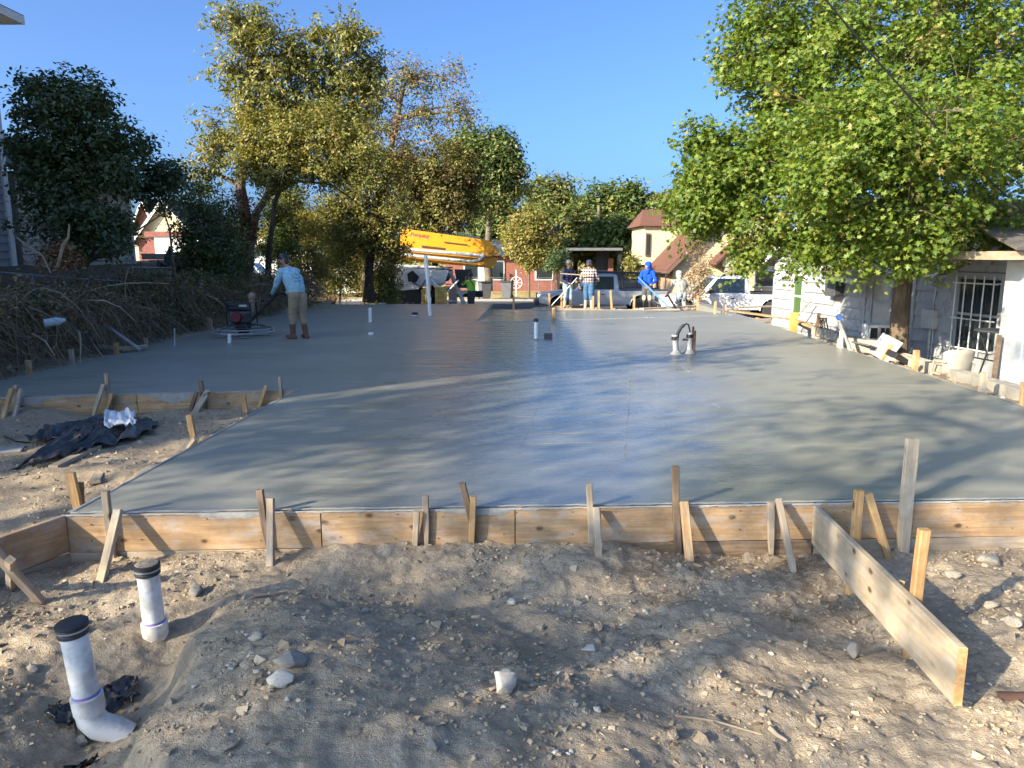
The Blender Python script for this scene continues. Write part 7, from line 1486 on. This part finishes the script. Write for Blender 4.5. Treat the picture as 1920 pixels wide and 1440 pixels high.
def pickup(label, loc, rz, paint, L=5.5, rack=False, cab_ext=0.0, bed_drop=0):
    """front at local -X, ground z=0"""
    root = thing('pickup_truck', label, 'truck', loc, rz); Wd = 1.92; h = Wd / 2
    fx, rx = -L / 2 + .95, L / 2 - 1.15; wr = .38; ra = .46
    zs, zb_ = .42, 1.02                                                # sill, belt
    cw = -L / 2 + 1.55; cb = cw + 1.95 + cab_ext                        # windscreen base, cab back
    prof = [(-L/2 + .08, .48)] + [(fx - ra, zs)] + arc(fx, wr + .02, ra, math.pi, 0)[1:-1] + [(fx + ra, zs), (rx - ra, zs)] + arc(rx, wr + .02, ra, math.pi, 0)[1:-1] + [(rx + ra, zs), (L/2 - .05, .5), (L/2, 1.04), (cb + .02, 1.04), (cb, zb_ + .02), (cw, zb_ + .03), (cw - .5, 1.0), (-L/2 + .12, .92), (-L/2, .78)]
    mb = MB(); mb.prism(prof, -h, h, 'y'); body = mb.build('body', paint, root, bevel=.045)
    # greenhouse
    zt = 1.74; b0 = [(cw - .02, zb_), (cb, zb_)]; t0 = [(cw + .62, zt), (cb - .10, zt)]; ti = .16
    V = [(b0[0][0], -h + .03, zb_), (b0[1][0], -h + .03, zb_), (b0[1][0], h - .03, zb_), (b0[0][0], h - .03, zb_), (t0[0][0], -h + ti, zt - .02), (t0[1][0], -h + ti, zt - .02), (t0[1][0], h - ti, zt - .02), (t0[0][0], h - ti, zt - .02)]
    g = MB(); g.add(V, [(0, 1, 5, 4), (2, 3, 7, 6), (3, 0, 4, 7), (1, 2, 6, 5), (4, 5, 6, 7)]); cabo = g.build('cab', paint, root, bevel=.05)
    def lerp2(a, b, t_): return Vector(a).lerp(Vector(b), t_)
    def pane(i0, i1, i2, i3, m0, m1, k0, k1, off, nm='window'):
        A, B_, C_, D_ = (Vector(V[i]) for i in (i0, i1, i2, i3)); P = lambda u, v_: A.lerp(B_, u).lerp(D_.lerp(C_, u), v_)
        q = [P(m0, k0), P(m1, k0), P(m1 if i0 else m1, k1), P(m0, k1)]; n = (q[1] - q[0]).cross(q[3] - q[0]).normalized() * off
        mm = MB(); mm.add([x + n for x in q] + [x - n * .2 for x in q], [(0, 1, 2, 3), (7, 6, 5, 4), (0, 4, 5, 1), (1, 5, 6, 2), (2, 6, 7, 3), (3, 7, 4, 0)]); return mm.build(nm, M['glass'], cabo)
    for a, b, c, d in ((0, 1, 5, 4), (3, 2, 6, 7)): pane(a, b, c, d, .10, .55 if cab_ext else .88, .10, .88, .012 if a == 0 else -.012); 
    if cab_ext:
        for a, b, c, d in ((0, 1, 5, 4), (3, 2, 6, 7)): pane(a, b, c, d, .62, .9, .12, .86, .012 if a == 0 else -.012)
    pane(3, 0, 4, 7, .06, .94, .08, .9, .012, 'windscreen'); pane(1, 2, 6, 5, .1, .9, .15, .85, .012, 'rear_window')
    for s_ in (-1, 1):
        d = MB(); x0, x1 = cw + .28, cw + 1.38; d.box(((x0 + x1) / 2, s_ * (h + .004), (zs + .1 + zb_) / 2), (x1 - x0, .016, zb_ - zs - .14)); do = d.build('door', paint, root, bevel=.006)
        hn_ = MB(); hn_.box((x1 - .14, s_ * (h + .022), zb_ - .14), (.14, .025, .045)); hn_.build('handle', M['trim_black'], do, bevel=.008)
        mi = MB(); mi.box((cw + .34, s_ * (h + .13), zb_ + .12), (.10, .18, .17)); mi.build('mirror', M['trim_black'], root, bevel=.03)
        fl = MB()
        for cx in (fx, rx): 
            pts = [(x, s_ * (h + .005), z) for x, z in arc(cx, wr + .02, ra + .02, 0, math.pi, 14)]; fl.tube(pts, .028, 6)
        fl.build('wheel_arch', paint, root, True)
        hl = MB(); hl.box((-L / 2 + .05, s_ * (h - .22), .80), (.10, .34, .17)); hl.build('headlight', M['lamp'], root, bevel=.02)
        tl = MB(); tl.box((L / 2 - .03, s_ * (h - .06), .85), (.09, .13, .32)); tl.build('tail_light', M['tail'], root, bevel=.015)
        for cx in (fx, rx): wheel(root, (cx, s_ * (h - .13), wr), wr, .25, s_)
    gr = MB(); gr.box((-L / 2 + .01, 0, .79), (.06, 1.1, .20)); gr.build('grille', M['trim_black'], root, bevel=.01)
    for x, s_ in ((-L / 2 - .02, .22), (L / 2 + .05, .18)): bp = MB(); bp.box((x, 0, .52), (.20, Wd - .04, s_)); bp.build('bumper', M['trim_black'] if x < 0 else M['steel'], root, bevel=.05)
    bd = MB(); bd.box(((cb + L / 2) / 2 + .02, 0, 1.046), (L / 2 - cb - .2, Wd - .18, .012)); bd.build('bed_opening', M['black_metal'], root)
    for s_ in (-1, 1): rl = MB(); rl.box(((cb + L / 2) / 2 + .02, s_ * (h - .05), 1.06), (L / 2 - cb - .1, .10, .05)); rl.build('bed_rail', M['trim_black'], root, bevel=.01)
    if rack:
        rk = MB()
        for x in (cb + .15, (cb + L / 2) / 2, L / 2 - .15):
            for s_ in (-1, 1): rk.tube([(x, s_ * (h - .06), 1.05), (x, s_ * (h - .06), 1.72)], .025, 6)
            rk.tube([(x, -h + .06, 1.72), (x, h - .06, 1.72)], .025, 6)
        for s_ in (-1, 1): rk.tube([(cw + .2, s_ * (h - .06), 1.82), (L / 2, s_ * (h - .06), 1.74)], .03, 6); rk.tube([(cb + .1, s_ * (h - .06), 1.66), (L / 2 - .1, s_ * (h - .06), 1.64)], .022, 6)
        rk.build('ladder_rack', M['black_metal'], root, True)
    return root
px0 = W(1010, 560, 32).x
pickup('silver pickup with a black ladder rack parked behind the workers', (px0 + 2.75, 33.0, -.86), 0, M['silver'], 5.6, True)
px1 = 6.15
pickup('white pickup parked beside the white siding house', (px1 + 2.45, 30.2, -.86), R(-3), M['paint_white'], 5.5)
pb = W(490, 500, 41).x
pickup('pale blue pickup glimpsed through the trunks on the left', (pb - 1.2, 42, -.5), R(185), carpaint('pale_blue_paint', (.42, .50, .55)), 5.5)
# concrete pump truck
pu = thing('concrete_pump_truck', 'white concrete pump truck with a folded yellow boom behind the slab', 'truck', (W(800, 570, 35.2).x, 35.2, -.86))
Yp = 35.2
def X_(px, Y=Yp): return W(px, 500, Y).x
def Z_(py, Y=Yp): return W(800, py, Y).z
M['boom'] = plain('boom_yellow', (.62, .27, .008), .45, var=.08, scale=2); M['truck_white'] = plain('truck_white', (.56, .56, .54), .5, var=.04, dirt=((.35, .33, .29), .4)); M['pump_grey'] = plain('pump_pipe_grey', (.40, .40, .39), .6, .1, var=.2, dirt=((.5, .5, .47), .5))
xl, xr = X_(575), X_(905)
fr = MB(); fr.box(((xl + xr) / 2, Yp, -.12), (xr - xl, .9, .26)); fr.build('chassis', M['black_metal'], pu, world=True)
wp = MB(); poly = [(X_(640), Z_(548)), (X_(740), Z_(546)), (X_(800), Z_(536)), (X_(838), Z_(528)), (X_(846), Z_(506)), (X_(735), Z_(500)), (X_(640), Z_(500))]; wp.prism(poly, Yp - 1.15, Yp - 1.02, 'y'); wp.build('side_panel', M['truck_white'], pu, world=True, bevel=.02)
wp = MB(); wp.prism([(x, z) for x, z in poly], Yp + 1.02, Yp + 1.15, 'y'); wp.build('side_panel', M['truck_white'], pu, world=True)
dk = MB(); dk.box(((X_(640) + X_(846)) / 2, Yp, Z_(502)), (X_(846) - X_(640), 2.0, .06)); dk.build('deck', M['dark_grey'], pu, world=True)
fd = MB(); fd.prism([(X_(715), Z_(546)), (X_(790), Z_(540)), (X_(792), Z_(536)), (X_(715), Z_(541))], Yp - 1.22, Yp - .9, 'y'); fd.build('fender', M['truck_white'], pu, world=True)
for px in (712, 773, 600):
    for s_ in (-1, 1): wheel(pu, Vector((X_(px), Yp + s_ * .98, Z_(557, Yp))) - pu.location, .52, .32, s_)
cbx = X_(585); cb_ = MB(); cb_.box((cbx - .6, Yp, .75), (2.0, 2.3, 2.2)); cabo = cb_.build('cab', M['truck_white'], pu, world=True, bevel=.08); cg = MB(); cg.box((cbx - .7, Yp - 1.16, 1.15), (1.0, .03, .7)); cg.build('window', M['glass'], cabo, world=True); cg = MB(); cg.box((cbx - 1.61, Yp, 1.15), (.03, 2.0, .8)); cg.build('windscreen', M['glass'], cabo, world=True)
# boom: upper and lower folded box sections
def boomsec(name, px_pts, y0, y1, mat=M['boom']):
    m = MB(); m.prism([(W(px, py, (y0 + y1) / 2).x, W(px, py, (y0 + y1) / 2).z) for px, py in px_pts], y0, y1, 'y'); return m.build(name, mat, pu, world=True, bevel=.03)
b1 = boomsec('boom_section', [(752, 428), (766, 430), (918, 451), (936, 474), (918, 482), (880, 478), (752, 464)], Yp - .35, Yp + .1)
boomsec('boom_section', [(715, 482), (780, 490), (925, 503), (934, 484), (905, 478), (715, 468)], Yp - .2, Yp + .35)
for pts in ([(833, 453), (876, 458), (876, 461), (833, 456)], [(790, 460), (835, 465), (835, 469), (792, 465)]):
    m = MB(); m.prism([(W(a, b, Yp - .36).x, W(a, b, Yp - .36).z) for a, b in pts], Yp - .37, Yp - .352, 'y'); m.build('slot', plain('slot_brown', (.06, .03, .01), .8), b1, world=True)
m = MB(); c0 = W(918, 468, Yp - .4); m.tube([c0, c0 + Vector((0, .9, 0))], .16, 16); m.build('pivot', M['boom'], pu, True, True)
kp = MB(); kp.tube([W(925, 458, Yp - .2), W(937, 464, Yp - .3), W(940, 476, Yp - .3)], .08, 10); kp.build('pipe_bend', M['pump_grey'], pu, True, True)
for pts in ([(640, 455), (700, 461), (780, 469), (900, 479), (908, 478)], [(640, 466), (750, 477), (885, 491), (897, 489), (910, 478)]):
    m = MB(); m.tube([W(a, b, Yp - .55) for a, b in pts], .085, 10); m.build('delivery_pipe', M['pump_grey'], pu, True, True)
m = MB(); m.tube([W(690, 493, Yp - .7), W(760, 500, Yp - .7), W(820, 503, Yp - .7), W(845, 514, Yp - .75), W(856, 535, Yp - .8), W(866, 560, Yp - .9), W(872, 575, Yp - 1.0)], .095, 12); m.build('outlet_pipe', M['pump_grey'], pu, True, True)
for a, b in ((845, 512), (852, 527), (866, 552)): m = MB(); p = W(a, b, Yp - .78); m.tube([p + Vector((-.03, 0, .05)), p + Vector((.03, 0, -.05))], .125, 12); m.build('pipe_clamp', M['pump_grey'], pu, True, True)
hp_ = MB(); hp_.add([tuple(W(a, b, y)) for y in (Yp - .9, Yp + .9) for a, b in ((852, 505), (885, 505), (880, 540), (858, 540))], [(0, 1, 2, 3), (7, 6, 5, 4), (0, 4, 5, 1), (1, 5, 6, 2), (2, 6, 7, 3), (3, 7, 4, 0)]); hp_.build('hopper', M['black_metal'], pu, world=True)
lg = MB(); lg.bar(W(806, 520, Yp - 1.25), W(822, 545, Yp - 1.3), .12, .12); lg.build('outrigger', M['pump_grey'], pu, world=True)
bk_ = MB(); bk_.prism([(W(770, 512, Yp).x, W(770, 512, Yp).z), (W(780, 506, Yp).x, W(780, 506, Yp).z), (W(792, 518, Yp).x, W(792, 518, Yp).z), (W(786, 528, Yp).x, W(786, 528, Yp).z), (W(772, 526, Yp).x, W(772, 526, Yp).z)], Yp - 1.19, Yp - 1.152, 'y'); bk_.build('control_recess', M['black_metal'], pu, world=True)
for k in range(1):
    m = MB(); m.tube([W(768 + 14 * k, 508, Yp - 1.1), W(774 + 14 * k, 530, Yp - 1.3), W(790 + 10 * k, 538, Yp - 1.25), W(800 + 8 * k, 522, Yp - 1.15)], .03, 7); m.build('hose', M['black_rubber'], pu, True, True)
m = MB(); m.box(W(868, 548, Yp - .8), (.9, .25, .1)); m.build('rear_bumper', M['truck_white'], pu, world=True)
# lettering on the boom, as painted word
fc = bpy.data.curves.new('lettering', 'FONT'); fc.body = 'Pumping'; fc.size = .25; fc.extrude = .004; fc.shear = .25
fo = bpy.data.objects.new('lettering', fc); C.objects.link(fo); p = W(768, 437, Yp - .36); dgs = None
bpy.context.view_layer.update(); dgx = bpy.context.evaluated_depsgraph_get(); mef = bpy.data.meshes.new_from_object(fo.evaluated_get(dgx)); bpy.data.objects.remove(fo); mef.materials.clear(); mef.materials.append(plain('lettering_red', (.22, .012, .03), .5))
lw = link('lettering_outline', mef.copy(), b1); lw.data.materials.clear(); lw.data.materials.append(plain('pale_pink', (.6, .42, .4), .6)); lw.location = Vector((p.x - .015, Yp - .356, p.z - .135)) - pu.location; lw.rotation_euler = (R(90), R(7), 0); lw.scale = (1.015, 1.12, 1)
lo = link('lettering', mef, b1); lo.location = Vector((p.x, Yp - .36, p.z - .12)) - pu.location; lo.rotation_euler = (R(90), R(7), 0)
# crates and orange pump bits in front of the truck
def crate(name, label, px, py_b, py_t, wpx, Y, mat, rz=.2):
    b = W(px, py_b, Y); k = Y / 1400; h_ = (py_b - py_t) * k; w_ = wpx * k; root = thing(name, label, 'crate', (b.x, Y, b.z), rz)
    n = 4
    for i in range(n):
        for s_ in (-1, 1):
            m = MB(); m.box((0, s_ * w_ / 2, h_ * (i + .5) / n), (w_, .03, h_ / n - .02)); m.build('slat', mat, root); m = MB(); m.box((s_ * (w_ / 2 - .02), 0, h_ * (i + .5) / n), (.03, w_ - .04, h_ / n - .02)); m.build('slat', mat, root)
    for sx_ in (-1, 1):
        for sy_ in (-1, 1): m = MB(); m.box((sx_ * (w_ / 2 - .06), sy_ * (w_ / 2 + .03), h_ / 2), (.09, .03, h_)); m.build('batten', mat, root)
    m = MB(); m.box((0, 0, h_ * .4), (w_ - .06, w_ - .06, h_ * .75)); m.build('contents', M['dirt'], root)
    return root
crate('lumber_crate', 'yellow pine crate heaped with scrap beside the tall white pole', 827, 575, 538, 22, 28.4, M['yellow_wood'], .1)
crate('wooden_crate', 'weathered plank crate right of the yellow pine crate', 845, 572, 537, 18, 29.3, M['grey_wood'], .5)
crate('lumber_crate', 'small yellow pine box left of the tall white pole', 797, 572, 542, 12, 29.0, M['yellow_wood'], .0)
def cone(px, label):
    b = W(px, 576, 28.0); root = thing('traffic_cone', label, 'cone', (b.x, 28.0, gz(b.x, 28.0)))
    m = MB(); m.lathe([(.14, 0), (.14, .03), (.09, .05), (.035, .55), (.03, .56)], (0, 0, 0), 14); m.build('cone_body', plain('orange_plastic', (.75, .17, .03), .5), root, True); m = MB(); m.lathe([(.071, .22), (.055, .36), (.054, .361)], (0, 0, 0), 14); m.build('white_band', M['white'], root, True)
cone(823, 'faded orange cone standing left in front of the yellow crate'); cone(834, 'faded orange cone standing right in front of the yellow crate')
for k, (a, b, r_, lb) in enumerate([((808, 523), (826, 542), .03, 'white pole end sticking out of the crate at left'), ((838, 548), (860, 525), .025, 'white pole end sticking out of the crate at right')]):
    m = MB(); m.tube([W(*a, 28.6), W(*b, 28.6)], r_, 8); tag(m.build('scrap_pole', M['pvc_clean'], smooth=True), lb, 'pole')
for k, (px, py, s_) in enumerate([(845, 565, .2), (880, 577, .22), (895, 576, .2), (905, 576, .16), (840, 533, .1), (715, 570, .2), (760, 572, .18)]):
    o = link('rock', rock_mesh('rock', 500 + k, M['cement_dry' if k < 5 else 'rock_pale'], .5)); p = W(px, py, 27.4 + k * .1); o.location = p; o.scale = (s_ * 1.4, s_, s_ * .6); tag(o, ['grey rubble lump below the plank crate', 'spilled cement heap at the step of the raised slab', 'spilled cement lump right of the cement heap', 'small cement lump at the end of the raised slab', 'rubble on top of the yellow crate', 'pale rock left of the pump truck wheels', 'pale rock before the pump truck wheels'][k], 'rubble')
# bins
def bin_(px, label, rz):
    b = W(px, 558, 44); root = thing('wheeled_bin', label, 'bin', (b.x, 44, gz(b.x, 44)), rz)
    m = MB(); m.add([(-.26, -.28, .06), (.26, -.28, .06), (.26, .28, .06), (-.26, .28, .06), (-.33, -.38, .98), (.33, -.38, .98), (.33, .36, .98), (-.33, .36, .98)], [(0, 1, 5, 4), (1, 2, 6, 5), (2, 3, 7, 6), (3, 0, 4, 7), (3, 2, 1, 0), (4, 5, 6, 7)]); m.build('body', plain('grey_bin', (.10, .105, .115), .5), root, bevel=.03)
    m = MB(); m.box((0, -.02, 1.02), (.72, .82, .07)); m.build('lid', M['trim_black'], root, bevel=.025); m = MB(); m.tube([(-.28, .44, .92), (.28, .44, .92)], .02, 8); m.build('handle', M['trim_black'], root, True)
    for s_ in (-1, 1): m = MB(); m.tube([(s_ * .24, .28, .13), (s_ * .30, .28, .13)], .13, 16); m.build('wheel', M['tyre'], root, True)
bin_(909, 'grey wheeled bin nearest the neon-vested worker', .35); bin_(951, 'grey wheeled bin beside the white wagon wheel', -.2)
# wagon wheel mailbox ornament
q = W(968, 555, 47); ww = thing('wagon_wheel', 'white ornamental wagon wheel on a white post on the far lawn', 'ornament', (q.x, 47, -.9))
cz = W(968, 530, 47).z + .9; m = MB(); m.tube([(.36 * math.cos(a), 0, cz + .36 * math.sin(a)) for a in np.linspace(0, 2 * math.pi, 25)], .025, 6, caps=False); m.build('rim', M['white'], ww, True)
for a in range(4): an = a * math.pi / 4; m = MB(); m.tube([(.36 * math.cos(an), 0, cz + .36 * math.sin(an)), (-.36 * math.cos(an), 0, cz - .36 * math.sin(an))], .018, 5); m.build('spoke', M['white'], ww, True)
m = MB(); m.tube([(0, .04, 0), (0, .04, W(968, 505, 47).z + .9)], .05, 8); m.build('post', M['white'], ww, True)
# far lawn fence
fl = thing('far_chain_fence', 'low chain-link fence in front of the red brick house', 'fence', (W(960, 540, 49.5).x, 49.5, -.9))
for px in (870, 893, 925, 985, 1010, 1035, 1043): x_ = W(px, 520, 49.5).x; m = MB(); m.tube([(x_, 49.5, -.95), (x_, 49.5, .2)], .03, 6); m.build('post', M['old_galv'], fl, True, True)
for z in (.18, -.25): m = MB(); m.tube([(W(862, 520, 49.5).x, 49.5, z), (W(1045, 520, 49.5).x, 49.5, z)], .014, 5); m.build('rail', M['old_galv'], fl, True, True)
# suv parked in the carport, far
cvx = W(1140, 520, 47.5); sv = thing('dark_car', 'dark car with a rounded roof parked before the carport', 'car', (cvx.x, 46.5, -.9))
m = MB(); m.prism([(-2.1, .35), (2.1, .35), (2.15, .8), (1.9, 1.0), (1.1, 1.05), (.5, 1.55), (-1.2, 1.55), (-1.9, 1.0), (-2.15, .85)], -.85, .85, 'y'); m.build('body', carpaint('dark_car_paint', (.03, .033, .038)), sv, bevel=.08)
m = MB(); m.prism([(.95, 1.05), (.45, 1.48), (-1.1, 1.48), (-1.7, 1.05)], -.862, -.84, 'y'); m.build('window', M['glass'], sv)
for x_ in (-1.3, 1.3): wheel(sv, (x_, -.75, .32), .32, .2, -1)
# power line crossing the oak crown
pts = []
a, b = W(1500, -60, 8.6), W(1990, 455, 11.5)
for i in range(25):
    u = i / 24; p = a.lerp(b, u); p.z -= .55 * u * (1 - u) * 1.2; pts.append(p)
ext = a + (a - b) * 1.6; m = MB(); m.tube([ext] + pts, .011, 6); tag(m.build('power_line', M['black_rubber'], smooth=True), 'black service cable crossing in front of the bright green tree', 'cable')
